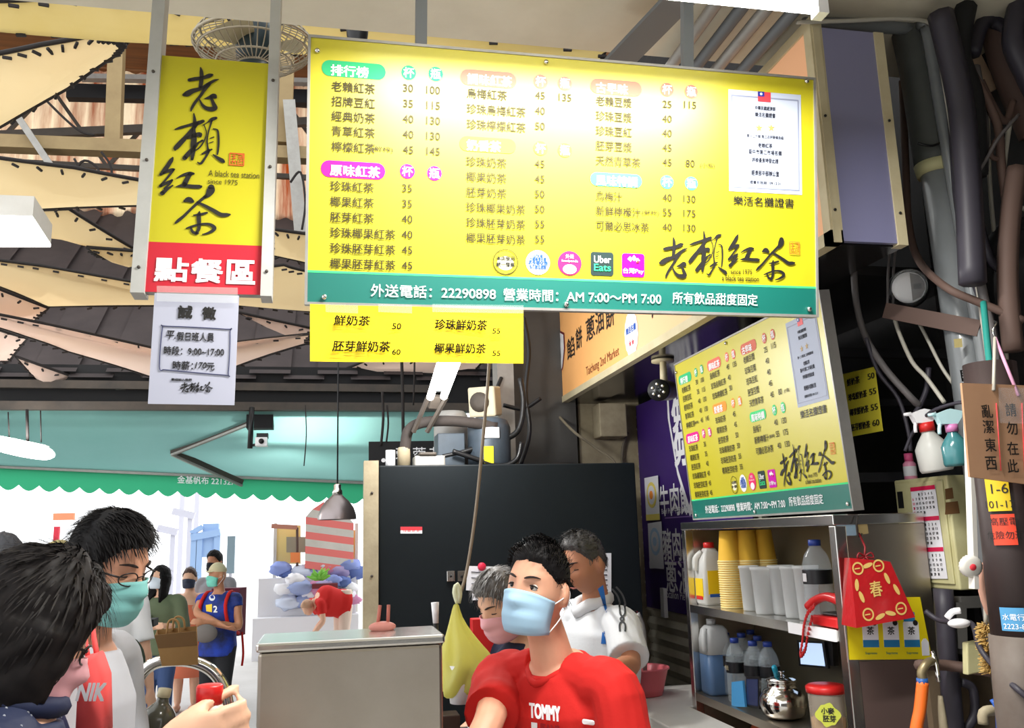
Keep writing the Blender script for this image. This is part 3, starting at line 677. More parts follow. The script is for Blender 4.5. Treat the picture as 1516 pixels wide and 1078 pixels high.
# ================================================================ fluorescent batten over the board front
t = thing('ceiling_lamp', 'bright fluorescent batten at the top edge of the picture over the big menu board', 'lamp', (.45,1.53,2.84))
e1 = AY(1213,12,1.53); x1 = e1.x; x0 = x1-.95; zt = e1.z
b = MB(); b.tube([(x0,1.53,zt),(x1,1.53,zt)], .014, M_lamp, 12); b.build('tube', t)
b = MB(); b.box((x0-.03,1.50,zt+.03),(x1+.03,1.56,zt+.075), M_white); b.build('housing', t)
for x in (x0, x1): b = MB(); b.box((x-.012,1.514,zt-.02),(x+.012,1.546,zt+.032), M_whiteP); b.build('lamp_holder', t)
for x in (x0+.2, x1-.2): b = MB(); b.tube([(x,1.53,zt+.07),(x,1.53,3.2)], .004, M_steeld, 6); b.build('hanger', t)
ld = bpy.data.lights.new('tube_light','AREA'); ld.shape = 'RECTANGLE'; ld.size = .9; ld.size_y = .05; ld.energy = TUBE = 44; ld.color = (1,.98,.94)
lo = bpy.data.objects.new('tube_light', ld); sc.collection.objects.link(lo); lo.location = ((x0+x1)/2,1.53,zt-.02); lo.parent = None
# conduits and a brace under the stall ceiling
for i, (x, l_) in enumerate(((1.02,'grey conduit under the ceiling nearest the menu board'),(1.09,'second grey conduit under the ceiling by the light box'),(1.15,'pale conduit under the ceiling beside the light box'),(1.22,'conduit under the ceiling touching the light box top'))):
    b = MB(); b.tube([(x,1.2,3.165-.012*i),(x,3.2,3.165-.012*i),(x,5.2,3.165-.012*i)], .018, M_galv if i%2 == 0 else M_post, 10); tag(b.build('conduit_pipe'), l_, 'pipe')
b = MB(); b.bar((1.0,1.55,3.17),(.80,2.3,3.1), .09, .012, M_post); b.build('trim_brace', org=(0,0,0))['kind'] = 'structure'
# ================================================================ wall fan behind the order sign
fc = AY(376,66,2.95); fan = thing('wall_fan', 'wide wire-caged fan seen from below behind the yellow order sign', 'fan', tuple(fc))
M_cage = mat('fan_wire', (150,140,120), .4, .6)
fr = .205; axf = Vector((.04,.08,-1)).normalized(); fx = Vector((1,0,0)); fx = (fx-axf*fx.dot(axf)).normalized(); fy = axf.cross(fx)
b = MB()
for k in range(44):
    a = 2*PI*k/44; d = fx*math.cos(a)+fy*math.sin(a)
    b.tube([fc+axf*.075+d*.06, fc+axf*.07+d*.13, fc+axf*.03+d*.19, fc+d*fr, fc-axf*.04+d*.18, fc-axf*.07+d*.1], .0022, M_cage, 4, 3)
for rr_, hz in ((fr,0),(.19,.03),(.13,.07),(.06,.075),(.18,-.04)):
    b.tube([fc+axf*hz+(fx*math.cos(2*PI*i/32)+fy*math.sin(2*PI*i/32))*rr_ for i in range(33)], .004 if rr_<fr else .007, M_cage, 5)
b.build('cage', fan)
b = MB()
for k in range(3):
    a0 = 2*PI*k/3
    pts = []
    vs = []; fs = []
    for i in range(5):
        r_ = .04+.13*i/4
        for j in range(6):
            a = a0+1.3*(j/5-.5)*(1-.15*i/4); d = fx*math.cos(a)+fy*math.sin(a); vs.append(fc+d*r_+axf*(.03*(j/5-.5)))
    for i in range(4):
        for j in range(5): q = i*6+j; fs.append((q,q+1,q+7,q+6))
    b.add(vs, fs, mat('fan_blade',(170,160,130),.4), True)
b.build('blades', fan)
b = MB(); b.lathe([(.001,.085),(.045,.08),(.062,.06),(.066,-.05),(.055,-.1),(.02,-.11)], fc, mat('fan_motor',(28,44,48),.4), 24, axis=axf)
for sx in (-.03,.03): b.lathe([(.004,0),(.004,.004)], fc+axf*.081+fx*sx+fy*-.005, M_chrome, 8, axis=axf)
b.build('motor', fan)
b = MB(); b.tube([fc-axf*.1, fc-axf*.16+Vector((0,.05,.05)), (fc.x,3.3,3.18), (fc.x,3.35,3.6)], .016, M_steeld, 8, 4); b.build('bracket', fan)
# small dark speaker behind the top edge of the board
sp = AY(529,52,2.6); t = thing('horn_speaker', 'small dark horn speaker peeking over the menu board top edge', 'speaker', tuple(sp))
b = MB(); b.lathe([(.03,.05),(.036,.03),(.034,0),(.026,-.05),(.022,-.06)], sp, M_black, 20); b.build('horn', t)
b = MB(); b.tube([sp+Vector((0,0,.05)), sp+Vector((0,.02,.3)), sp+Vector((0,.02,.62))], .008, M_steeld, 6); b.build('bracket', t)
# ================================================================ orange light box along the stall side
LX0, LX1, LY0, LY1, LZ0, LZ1 = 1.3, 1.52, 2.0, 5.36, 2.49, 3.12
lb = thing('light_box', 'long orange light box sign with a white shield running along the stall side', 'sign', (1.41,3.7,LZ0))
M_or = mat('orange_acrylic', (240,176,108), .35, emit=.12); M_orp = mat('peach_acrylic', (244,186,142), .35, emit=.12)
M_cframe = mat('cream_frame', (206,196,164), .5, var=((182,168,132), 10, .8))
M_lilac = mat('lilac_grey_panel', (126,126,160), .12, coat=1.0)
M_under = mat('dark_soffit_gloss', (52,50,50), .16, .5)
b = MB(); ys = AX(928,470,LX0).y
b.quad((LX0,LY1,LZ0+.035),(LX0,ys,LZ0+.035),(LX0,ys,LZ1),(LX0,LY1,LZ1), M_or)
b.quad((LX0,ys,LZ0+.035),(LX0,LY0+.03,LZ0+.035),(LX0,LY0+.03,LZ1),(LX0,ys,LZ1), M_orp)
LO = Vector((LX0,0,0)); LEX = Vector((0,-1,0)); 
def luv(px,py): p = AX(px,py,LX0); return -p.y, p.z
sh_pts = [luv(*q) for q in ((824,487),(836,493),(837,515),(834,545),(828,559),(821,545),(817,520),(818,505))]
b.flat(sh_pts, LO, LEX, EZ, .002, mat('maroon_print',(110,30,46),.4))
cx_ = sum(p[0] for p in sh_pts)/8; cz_ = sum(p[1] for p in sh_pts)/8
b.flat([(cx_+(p[0]-cx_)*.86, cz_+(p[1]-cz_)*.92) for p in sh_pts], LO, LEX, EZ, .003, M_whiteP)
b.text('鄒', LO, LEX, EZ, cx_, cz_, .13, .15, .004, M_ink, .015, align='c')
for px0, px1, py, s in ((840,851,519,'餡'),(853,862,504,'餅'),(868,881,491,'蔥'),(882,894,480,'油'),(897,910,472,'餅')):
    u0,v0 = luv(px0,py); u1,_ = luv(px1,py-4); b.text(s, LO, LEX, EZ, u0, v0, u1-u0, .115, .002, M_ink, .01)
u0,v0 = luv(868,549); u1,v1 = luv(917,524); b.text('Taichung 2nd Market', LO, LEX, EZ, u0, (v0+v1)/2, u1-u0, .06, .002, mat('brown_print',(120,60,30),.5))
u0,v0 = luv(965,466); b.text('人', LO, LEX, EZ, u0, v0+.08, .12, .2, .002, M_ink)
u0,v0 = luv(810,476); b.text('MARKET', LO, LEX, EZ, u0, v0+.01, .16, .05, .002, M_ink)
# round seal sticker
u0,v0 = luv(935,494); b.flat([(u0+.085*(1+.06*(i%2))*math.cos(2*PI*i/32), v0+.1*(1+.06*(i%2))*math.sin(2*PI*i/32)) for i in range(32)], LO, LEX, EZ, .002, M_whiteP)
b.text('樂活名攤', LO, LEX, EZ, u0, v0+.02, .13, .03, .003, M_blueP, .02, align='c'); b.text('★★', LO, LEX, EZ, u0, v0-.04, .07, .03, .003, M_flag, .01, align='c')
b.build('face', lb)
b = MB()
b.box((LX0-.006,LY0,LZ0),(LX0+.03,LY1,LZ0+.035), M_cframe); b.box((LX0-.006,LY0,LZ1),(LX0+.03,LY1,LZ1+.03), M_cframe)
b.box((LX0-.006,LY0,LZ0),(LX0+.03,LY0+.035,LZ1), M_cframe); b.box((LX0-.006,LY1-.03,LZ0),(LX0+.03,LY1,LZ1), M_cframe)
b.box((LX1-.03,LY0-.004,LZ0),(LX1,LY0+.03,LZ1), M_cframe); b.box((LX0,LY0-.004,LZ0),(LX0+.022,LY0,LZ1), M_cframe)
for z in (2.58,2.85): 
    for x in (LX0+.01,LX1-.015): b.lathe([(.004,0),(.004,.003)], (x,LY0-.004,z), M_black, 8, axis=(0,-1,0))
b.build('frame', lb)
b = MB(); b.box((LX0+.03,LY0,LZ0+.005),(LX1-.03,LY0+.015,LZ1), M_lilac); b.build('end_panel', lb)
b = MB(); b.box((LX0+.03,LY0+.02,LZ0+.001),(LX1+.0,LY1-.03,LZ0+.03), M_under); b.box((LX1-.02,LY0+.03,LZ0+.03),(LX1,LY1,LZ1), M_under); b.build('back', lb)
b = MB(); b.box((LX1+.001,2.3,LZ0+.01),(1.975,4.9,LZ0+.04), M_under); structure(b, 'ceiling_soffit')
# ---- little yellow price list beside the second board
pr = thing('price_sign', 'small yellow price list sheet on the dark wall beside the second menu board', 'sign', tuple(AX(1262,648,1.62)))
Q = [AX(x,y,1.62) for x,y in ((1259,647),(1307,638),(1295,543),(1248,554))]
b = MB(); b.add(Q, [(0,1,2,3)], mat('yellow_sheet',(240,226,70),.45))
ex = (Q[1]-Q[0]).normalized(); ez = (Q[3]-Q[0]); ez = (ez-ex*ez.dot(ex)).normalized(); W_ = (Q[1]-Q[0]).length; H_ = (Q[3]-Q[0]).length
for i,(s,n2) in enumerate((('鮮奶茶','50'),('珍珠鮮奶茶','55'),('椰果鮮奶茶','55'),('胚芽鮮奶茶','60'))):
    z = H_*(.84-.235*i); b.text(s, Q[0], ex, ez, W_*.08, z, W_*(.4 if i==0 else .58), H_*.11, .002, M_ink); b.text(n2, Q[0], ex, ez, W_*.74, z, W_*.2, H_*.09, .002, M_ink)
b.build('sheet', pr, solid=.002)
b = MB(); b.bar(Q[0].lerp(Q[2],.5)+Vector((.01,0,0)), Vector((2.0,Q[0].lerp(Q[2],.5).y,Q[0].lerp(Q[2],.5).z)), .02, .02, M_black); b.build('stand_off', pr)
# ================================================================ stall fittings
# ---- black cold cabinet with a cream corner post
M_fr = mat('black_cabinet_paint', (12,18,22), .55, var=((20,27,31), 3, .6), spec=.25)
fx0, fx1, fy, fz = .21, 1.39, 3.9, 2.07
t = thing('cold_cabinet', 'tall black cabinet with a cream corner post behind the counter staff', 'cabinet', (.8,fy,0))
b = MB(); b.box((fx0,fy,0),(fx1,fy+.85,fz), M_fr); b.build('body', t, bev=.006)
b = MB(); b.box((.145,fy-.02,0),(fx0-.002,fy+.06,fz+.02), M_pillar)
for z in (1.2,1.6,1.95): b.lathe([(.006,0),(.006,.004)], (.18,fy-.02,z), M_steeld, 8, axis=(0,-1,0))
b.build('corner_post', t)
def plate(name, lab, cat, pts, y, m, extra=None, th=.003):
    q = [AY(x,yy,y) for x,yy in pts]; b = MB(); b.add(q+[p+Vector((0,th,0)) for p in q], [(0,1,2,3),(7,6,5,4),(0,4,5,1),(1,5,6,2),(2,6,7,3),(3,7,4,0)], m)
    if extra: extra(b, q)
    o = b.build(name); return tag(o, lab, cat)
def ex_st(b, q):
    b.add([q[3].lerp(q[0],.5)+Vector((0,-.001,0)), q[2].lerp(q[1],.5)+Vector((0,-.001,0)), q[2]+Vector((0,-.001,0)), q[3]+Vector((0,-.001,0))], [(0,1,2,3)], M_flag)
    w_ = (q[1]-q[0]).length; b.text('注意安全', q[0], EX, EZ, w_*.1, .012, w_*.8, .013, .002, M_flag)
plate('warning_sticker', 'small red and white sticker on the black cabinet face', 'sticker', ((593,790),(625,790),(625,780),(593,780)), fy-.003, M_whiteP, ex_st)
plate('paper_note', 'white note held by a red magnet on the black cabinet', 'paper', ((690,874),(730,877),(734,839),(692,838)), fy-.006, M_paper, lambda b,q: [b.tube([q[0].lerp(q[1],.2)+Vector((0,-.002,.03+.025*i)), q[0].lerp(q[1],.75)+Vector((0,-.002,.03+.025*i))], .0015, M_cert, 4) for i in range(3)])
plate('paper_note', 'white note tucked below the magnet note on the black cabinet', 'paper', ((699,889),(738,886),(737,843),(700,846)), fy-.0025, M_paper)
b = MB(); b.lathe([(.018,0),(.018,.012),(.014,.016)], AY(713,839,fy-.006), mat('red_magnet',(206,40,70),.4), 16, axis=(0,-1,0)); tag(b.build('magnet'), 'round red magnet on the white note', 'magnet')
for px, lb_ in ((667,'square metal switch plate left of the note on the black cabinet'),(683,'dark switch plate next to the white note on the black cabinet')):
    c = AY(px,853,fy-.001); b = MB(); b.box(c+Vector((-.017,-.012,-.022)), c+Vector((.017,0,.022)), M_chrome if px<670 else M_steeld); b.lathe([(.006,0),(.005,.006)], c+Vector((0,-.012,0)), M_black, 10, axis=(0,-1,0)); tag(b.build('switch', bev=.003), lb_, 'switch')
plate('wall_notice', 'white framed notice on the black cabinet behind the man in white', 'notice', ((882,888),(905,888),(905,819),(884,819)), fy-.004, M_paper, lambda b,q: [b.tube([q[0].lerp(q[1],.2)+Vector((0,-.002,.02+.022*i)), q[0].lerp(q[1],.8)+Vector((0,-.002,.02+.022*i))], .002, M_cert, 4) for i in range(8)])
# ---- compressor set on the cabinet top
t = thing('condenser_unit', 'blue-grey refrigeration compressor with pipes on top of the black cabinet', 'compressor', (.62,4.2,fz+.001))
M_comp = mat('compressor_paint', (72,84,96), .5, .2, var=((50,58,66), 8, .8)); M_pipe = mat('insulated_pipe', (66,58,54), .8, var=((46,42,40), 12, .8))
z0 = fz+.001
c = AY(725,690,4.2); cx = c.x
b = MB(); b.lathe([(.10,0),(.105,.03),(.105,.2),(.09,.235),(.05,.25)], (cx,4.2,z0), M_comp, 24)
q = AY(722,646,4.08); b.box((cx-.05,4.09,z0+.14),(cx+.03,4.1,z0+.19), M_paper); b.box((cx-.045,4.09,z0+.02),(cx+.0,4.1,z0+.1), mat('yellow_label',(226,214,40),.4)); b.build('compressor', t)
c2 = AY(670,690,4.3); b = MB(); b.lathe([(.085,0),(.085,.28),(.07,.3)], (c2.x,4.35,z0), M_galv, 24); b.build('receiver', t)
b = MB(); b.box((c2.x-.09,4.15,z0),(c2.x+.04,4.3,z0+.17), M_comp); b.build('control_box', t, bev=.004)
pts = [AY(x,y,4.12) for x,y in ((598,692),(600,660),(606,636),(630,625),(680,624),(735,632))]; pts[0].z = z0
b = MB(); b.tube(pts, .026, M_pipe, 10, 5); b.build('pipe', t)
b = MB(); b.tube([AY(x,y,4.16) for x,y in ((655,676),(690,668),(730,655),(765,640),(775,600),(770,560))], .014, M_black, 8, 5); b.build('pipe', t)
b = MB(); b.tube([AY(x,y,4.1) for x,y in ((670,668),(700,678),(740,690),(765,680),(772,655))], .012, M_black, 8, 5); b.build('pipe', t)
pa = AY(598,690,4.12); b = MB(); b.lathe([(.03,0),(.03,.09),(.025,.1)], (pa.x,4.12,z0), M_pillar, 14); b.build('pipe_collar', t)
c3 = AY(578,690,4.1); b = MB(); b.lathe([(.022,0),(.022,.085)], (c3.x,4.1,z0), M_whiteP, 14); tag(b.build('cup'), 'small white cup standing at the left end of the cabinet top', 'cup')
c4 = AY(635,692,4.05); b = MB(); b.box((c4.x-.07,4.0,z0),(c4.x+.07,4.12,z0+.05), M_galv); b.box((c4.x-.05,3.99,z0+.05),(c4.x+.03,4.1,z0+.065), M_steeld); tag(b.build('junction_box', bev=.006), 'low metal junction box lying on the cabinet top beside the pipe', 'box')
# ---- twin fluorescent fitting
t = thing('ceiling_lamp', 'twin fluorescent tube fitting below the handwritten strip above the black cabinet', 'lamp', tuple(AY(655,560,3.8)))
for a, c in (((658,520),(637,588)),((682,520),(657,587))):
    b = MB(); b.tube([AY(*a,3.4), AY(*c,3.95)], .017, M_lamp, 12); b.build('tube', t)
b = MB(); a, c = AY(672,518,3.4)+Vector((0,0,.05)), AY(650,590,3.97)+Vector((0,0,.05)); b.bar(a, c, .05, .04, M_post); b.build('housing', t)
b = MB(); b.bar(AY(645,586,3.97), AY(640,603,4.0), .05, .03, M_steeld); b.bar(AY(634,588,3.96), AY(612,640,4.05), .016, .016, M_steeld); b.bar(AY(661,588,3.96), AY(632,640,4.05), .016, .016, M_steeld); b.build('bracket', t)
lamp_light('twin_tube_light', AY(660,548,3.6)-Vector((0,0,.05)), 36, .08)
# beige wall speaker and concrete column with cables
t = thing('wall_speaker', 'beige box speaker tilted on an arm beside the grey steel column', 'speaker', tuple(AY(718,596,4.3)))
c = AY(718,595,4.3); b = MB(); u_ = Vector((-.45,-.88,-.15)).normalized(); s_ = Vector((.89,-.455,0)).normalized(); k_ = s_.cross(u_)
b.obox(c, s_*.07, u_*.06, k_*.075, mat('beige_plastic',(196,186,160),.5)); b.build('cabinet', t, bev=.01)
b = MB(); b.lathe([(.05,0),(.05,.004),(.02,.006)], c+u_*.06-s_*.01, M_steeld, 18, axis=u_); b.build('grille', t)
b = MB(); b.tube([c-u_*.05, c+Vector((.1,.2,.1)), AY(742,560,4.55)], .012, M_black, 6); b.build('arm', t)
b = MB(); q0, q1 = AY(735,545,4.6), AY(752,690,4.6); b.box((q0.x,4.58,2.07),(q0.x+.09,4.72,4.3), M_galv); structure(b, 'trim_column')
b = MB(); q0 = AY(756,600,4.85); b.box((q0.x,4.8,1.0),(q0.x+.37,4.94,3.2), M_grey); structure(b, 'wall_panel')
b = MB(); b.box((1.40,4.85,0),(1.77,4.945,2.9), M_pillar); structure(b, 'trim_pillar')
for i, (pts, lb_) in enumerate((([(775,470),(783,520),(778,580),(784,640),(770,690)],'dark cable running down behind the orange sign edge'),([(745,600),(775,605),(800,590)],'short dark cable crossing the grey column'),([(800,690),(840,688),(860,690)],'dark cable lying along the back wall'))):
    b = MB(); b.tube([AY(x,y,4.5) for x,y in pts], .012, M_black, 6, 5); tag(b.build('wall_cable'), lb_, 'cable')
# long rope holding the yellow bag, light box cable
b = MB(); b.tube([AY(x,y,3.05) for x,y in ((728,430),(724,540),(716,640),(704,760),(690,850),(676,893))], .006, mat('cotton_rope',(150,136,118),.8), 6, 5); tag(b.build('rope'), 'long thin rope hanging in front of the black cabinet', 'rope')
b = MB(); b.tube([AX(805,470,1.292), AX(808,560,1.292), AX(815,598,1.292)] + [AY(x,y,4.6) for x,y in ((845,635),(880,662),(912,688),(918,740),(932,800),(938,900))], .008, mat('grey_cable',(130,120,100),.7), 6, 5); tag(b.build('wall_cable'), 'long grey cable dropping from the orange sign down the pillar', 'cable')
b = MB(); b.tube([AY(x,y,4.82) for x,y in ((929,640),(921,670),(925,720),(936,790),(932,830),(938,870))], .008, mat('grey_cable_dark',(110,102,88),.7), 6, 5); tag(b.build('wall_cable'), 'grey cable looping below the beige junction box', 'cable')
c = AY(908,620,4.7); b = MB(); b.box(c+Vector((-.08,0,-.1)), c+Vector((.08,.14,.09)), M_pillar); tag(b.build('junction_box', bev=.006), 'beige junction box fixed to the pillar under the orange sign', 'box')
c = AY(940,825,4.75); b = MB(); b.box(c+Vector((-.035,0,-.05)), c+Vector((.035,.09,.05)), M_cframe); tag(b.build('socket_box', bev=.004), 'small cream socket box on the pillar beside the purple banner', 'box')
# black hanging sign board in the distance
t = thing('shop_sign', 'black hanging signboard with white characters behind the compressor', 'sign', tuple(AY(615,690,5.6)))
q = [AY(x,y,5.6) for x,y in ((546,694),(700,692),(700,652),(546,654))]
b = MB(); b.add(q+[p+Vector((0,.03,0)) for p in q], [(0,1,2,3),(7,6,5,4),(0,4,5,1),(1,5,6,2),(2,6,7,3),(3,7,4,0)], M_blackm)
k5 = (q[1]-q[0]).length/154
for px, s in ((585,'蓉'),(610,'蓉'),(635,'花'),(659,'個')): u = (px-546)*k5; b.text(s, q[0], EX, EZ, u, 20*k5, 20*k5, 22*k5, .002, M_whiteP)
b.text('●~', q[0], EX, EZ, 18*k5, 12*k5, 12*k5, 6*k5, .002, M_whiteP); b.build('board', t)
# ---- dome CCTV under the light box
t = thing('cctv_camera', 'bullet security camera hanging under the orange light box', 'camera', tuple(AX(978,520,1.42)))
cb = AX(984,578,1.42); top = Vector((cb.x, cb.y, LZ0)); u_ = (Vector((-.62,-.78,-.12))).normalized()
b = MB(); b.lathe([(.05,0),(.05,.01)], top-Vector((0,0,.012)), M_cframe, 20); b.lathe([(.018,0),(.014,(top-cb).length-.03)], cb+Vector((0,0,.02)), M_cframe, 12); b.build('mount', t)
b = MB(); b.lathe([(.042,0),(.044,.03),(.044,.15),(.036,.17)], cb-u_*.08, mat('camera_shell',(120,110,80),.35), 20, axis=u_); b.lathe([(.046,0),(.047,.04)], cb+u_*.055, M_black, 20, axis=u_)
for k in range(6): 
    a = k*PI/3; x_ = u_.orthogonal().normalized(); y_ = u_.cross(x_); b.lathe([(.008,0),(.006,.004)], cb+u_*.095+(x_*math.cos(a)+y_*math.sin(a))*.026, M_chrome, 8, axis=u_)
b.lathe([(.014,0),(.01,.008)], cb+u_*.095, M_glass, 12, axis=u_); b.build('camera_body', t)
# ---- roller shutter with purple banner
b = MB(); n = 34
for i in range(n):
    z = .0+i*.072; b.add([(1.76,3.42,z),(1.76,4.84,z),(1.745,4.84,z+.036),(1.745,3.42,z+.036),(1.76,3.42,z+.07),(1.76,4.84,z+.07)], [(1,0,3,2),(2,3,4,5)], M_shutter)
b.box((1.775,3.42,0),(1.79,4.84,2.45), M_shutter); o = b.build('roller_shutter', org=(1.76,4.1,0)); tag(o, 'grey metal roller shutter behind the purple banner', 'shutter')
t = thing('banner', 'purple shop banner with white characters on the roller shutter', 'banner', (1.735,4.1,1.4))
M_purple = mat('purple_vinyl', (62,34,112), .45, var=((50,26,96), 2, .6))
PX_ = 1.735; pz0 = AX(990,905,PX_).z
b = MB(); b.box((PX_,3.45,pz0),(PX_+.006,4.80,2.47), M_purple); PO = Vector((PX_,0,0))
def puv(px,py): p = AX(px,py,PX_); return -p.y, p.z
def ptx(px0,px1,py,s,hh,m=M_whiteP,bold=0.01):
    u0,v0 = puv(px0,py); u1,_ = puv(px1,py); b.text(s, PO, LEX, EZ, u0, v0, u1-u0, hh, .002, m, bold)
ptx(977,1042,742,'牛肉餡餅',.16); ptx(980,1030,757,'Beef Puff 牛肉の豚ヤキ',.035,bold=0); ptx(982,1040,806,'豬肉餡餅',.16); ptx(983,1030,818,'Pork Puff 豚ヤキ',.035,bold=0); ptx(986,1045,852,'蔥油餅',.16); ptx(988,1014,879,'Scallion Pie',.04,bold=0)
for px, py in ((985,768),(985,832)):
    u0,v0 = puv(px,py); b.flat([(u0,v0),(u0+.5,v0),(u0+.5,v0+.006),(u0,v0+.006)], PO, LEX, EZ, .002, mat('violet_line',(150,120,190),.5))
u0,v0 = puv(1014,640); b.flat([(u0-.2,v0+.3),(u0+.2,v0+.36),(u0+.22,v0+.1),(u0+.12,v0-.25),(u0,v0-.42),(u0-.13,v0-.2),(u0-.21,v0+.1)], PO, LEX, EZ, .002, M_whiteP)
b.flat([(u0-.18,v0+.27),(u0+.18,v0+.32),(u0+.19,v0+.1),(u0+.1,v0-.23),(u0,v0-.36),(u0-.11,v0-.18),(u0-.18,v0+.08)], PO, LEX, EZ, .003, M_purple)
b.text('鄒', PO, LEX, EZ, u0, v0+.02, .3, .36, .004, M_whiteP, .01, align='c'); b.build('vinyl', t)
def notice(lab, pts, cols):
    q = [AX(x,y,PX_-.012) for x,y in pts]; b = MB(); b.add(q, [(0,1,2,3)], M_paper)
    c_ = sum(q, Vector((0,0,0)))/4; W_ = (q[1]-q[0]).length; H_ = (q[3]-q[0]).length
    b.flat([(W_*.36*math.cos(2*PI*i/20), H_*.3*math.sin(2*PI*i/20)) for i in range(20)], c_+Vector((0,0,H_*.08)), LEX, EZ, .002, cols[0])
    b.flat([(W_*.26*math.cos(2*PI*i/20), H_*.22*math.sin(2*PI*i/20)) for i in range(20)], c_+Vector((0,0,H_*.08)), LEX, EZ, .003, M_paper)
    b.flat([(W_*.13*math.cos(2*PI*i/12), H_*.1*math.sin(2*PI*i/12)) for i in range(12)], c_+Vector((0,0,H_*.08)), LEX, EZ, .004, cols[1])
    b.flat([(-W_*.5,-H_*.5),(W_*.5,-H_*.5),(W_*.5,-H_*.36),(-W_*.5,-H_*.36)], c_, LEX, EZ, .002, cols[2])
    tag(b.build('paper_notice', solid=.001), lab, 'notice')
M_py = mat('poster_yellow',(236,216,110),.5); M_pb = mat('poster_blue',(176,206,232),.5)
notice('white notice with a yellow round emblem taped at the purple banner edge', ((957,771),(977,770),(974,704),(954,708)), (M_py, M_orangeP, M_py))
notice('white notice with a pale blue emblem below the yellow one on the banner', ((962,842),(983,841),(979,772),(959,775)), (M_pb, M_pb, M_paper))
b = MB(); q = AX(987,880,1.72); b.bar(AX(982,871,1.72), AX(984,914,1.72), .02, .05, M_whiteP); tag(b.build('white_strip'), 'short white plastic strip hanging below the purple banner', 'strip')
# ---- white work table with pink basin
t = thing('work_table', 'white work table with a metal rim behind the young man in red', 'table', (1.2,3.1,0))
TZ = 1.08; b = MB(); b.prism([(1.17,3.0),(1.385,3.0),(1.385,3.415),(1.72,3.415),(1.72,3.88),(1.17,3.88)], (0,0,TZ-.05), (1,0,0), (0,1,0), .05, mat('white_table_top',(226,224,218),.45,var=((206,202,194),4,.7))); b.build('tabletop', t, bev=.006)
b = MB(); b.prism([(1.18,3.01),(1.38,3.01),(1.38,3.425),(1.70,3.425),(1.70,3.87),(1.18,3.87)], (0,0,TZ-.1), (1,0,0), (0,1,0), .048, M_steeld); b.build('rim', t)
for x, y in ((1.205,3.04),(1.35,3.04),(1.205,3.84),(1.68,3.84)): b = MB(); b.box((x-.02,y-.02,0),(x+.02,y+.02,TZ-.1), M_steel); b.build('leg', t)
M_pinkb = mat('pink_plastic',(232,120,130),.35,transl=.2)
c = AZ(964,1034,TZ); b = MB(); R_ = .105
b.lathe([(R_*.72,0),(R_*.8,.03),(R_*.98,.1),(R_*1.06,.105),(R_*1.04,.112),(R_*.95,.104),(R_*.77,.03),(R_*.68,.008),(.001,.008)], (c.x,c.y+.08,TZ+.002), M_pinkb, 36); tag(b.build('basin'), 'pink plastic basin on the white work table', 'basin'); BAS = Vector((c.x,c.y+.08,TZ))
b = MB(); b.tube([AY(x,y,3.75) for x,y in ((938,905),(944,935),(950,970))], .014, M_black, 8, 3); b.tube([AY(x,y,3.7) for x,y in ((944,908),(953,935),(955,1000))], .01, M_galv, 8, 3); tag(b.build('pole_bundle'), 'thin metal pole leaning behind the man in white', 'pole')
b = MB(); q = AY(941,905,3.8); b.box(q+Vector((-.02,0,-.28)), q+Vector((.012,.03,.0)), mat('red_tube',(176,40,36),.5)); tag(b.build('red_tube', bev=.006), 'narrow red patterned tube leaning by the pillar behind the basin', 'tube')
# ---- steel box at the front of the stall
t = thing('steel_counter', 'brushed stainless steel counter box at the front of the stall', 'counter', (.06,2.2,0))
b = MB(); b.box((-.158,2.2,0.0),(.271,2.42,1.50), M_steel); b.build('body', t, bev=.008)
b = MB(); b.box((-.163,2.192,1.501),(.277,2.43,1.522), M_steelb); b.build('lid', t, bev=.006)
t = thing('peg_stand', 'pink wooden pegs standing upright on the steel counter box', 'pegs', tuple(AY(566,928,2.5)))
cc = AY(566,930,2.36); cc.z = 1.523
b = MB(); b.ell(cc+Vector((0,0,.008)), (.035,.02,.014), mat('pink_clay',(196,128,116),.6)); b.build('base', t)
for dx, lean in ((-.012,.006),(.014,.002)): b = MB(); b.tube([cc+Vector((dx,0,.01)), cc+Vector((dx+lean,0,.062))], .0045, mat('pink_wood',(190,110,96),.6), 8); b.build('peg', t)
# ---- side counter behind the box, hanging bag, red box, utensils
t = thing('side_counter', 'dark side counter between the steel box and the woman in navy', 'counter', (.6,3.0,0))
b = MB(); b.box((.30,2.86,0),(.54,3.14,1.10), mat('dark_wood',(66,52,44),.6,var=((46,38,34),6,.8))); b.build('body', t, bev=.005)
b = MB(); b.box((.295,2.85,1.102),(.545,3.145,1.118), M_steeld); b.build('worktop', t)
SCZ = 1.119
M_ybag = mat('yellow_bag_film', (234,230,136), .3, transl=.5, alpha=.8, bump=(30,.5), stretch=(1,1,.3))
t = thing('plastic_bag', 'yellow-green plastic bag hanging on the rope beside the steel box', 'bag', tuple(AY(690,1030,3.05)))
b = MB(); rows = []; prof = ((893,676,3),(915,674,8),(940,680,20),(960,688,30),(978,694,38),(1000,694,39),(1018,686,33),(1032,682,25))
rnd = random.Random(3)
for (py, pc, hw) in prof:
    c = AY(pc,py,3.0); r = hw/1300*3.05; ring = []
    for j in range(28): 
        a = 2*PI*j/28; k = 1+.14*math.sin(5*a+py*.05)+.09*math.sin(9*a+py*.02)+.25*noise.noise(Vector((math.cos(a)*1.5,math.sin(a)*1.5,py*.02))); ring.append(c+Vector((r*k*math.cos(a), .7*r*k*math.sin(a), .008*math.sin(3*a))))
    rows.append(ring)
b.loft(rows[::-1], M_ybag); b.build('bag', t, sub=1)
b = MB(); c = AY(678,893,3.02); b.tube([c, c+Vector((-.01,0,.035)), c+Vector((-.002,0,.06)), c+Vector((.006,0,.03)), c], .009, mat('pale_handle',(238,240,210),.4,transl=.3), 8, 3); b.build('handle', t)
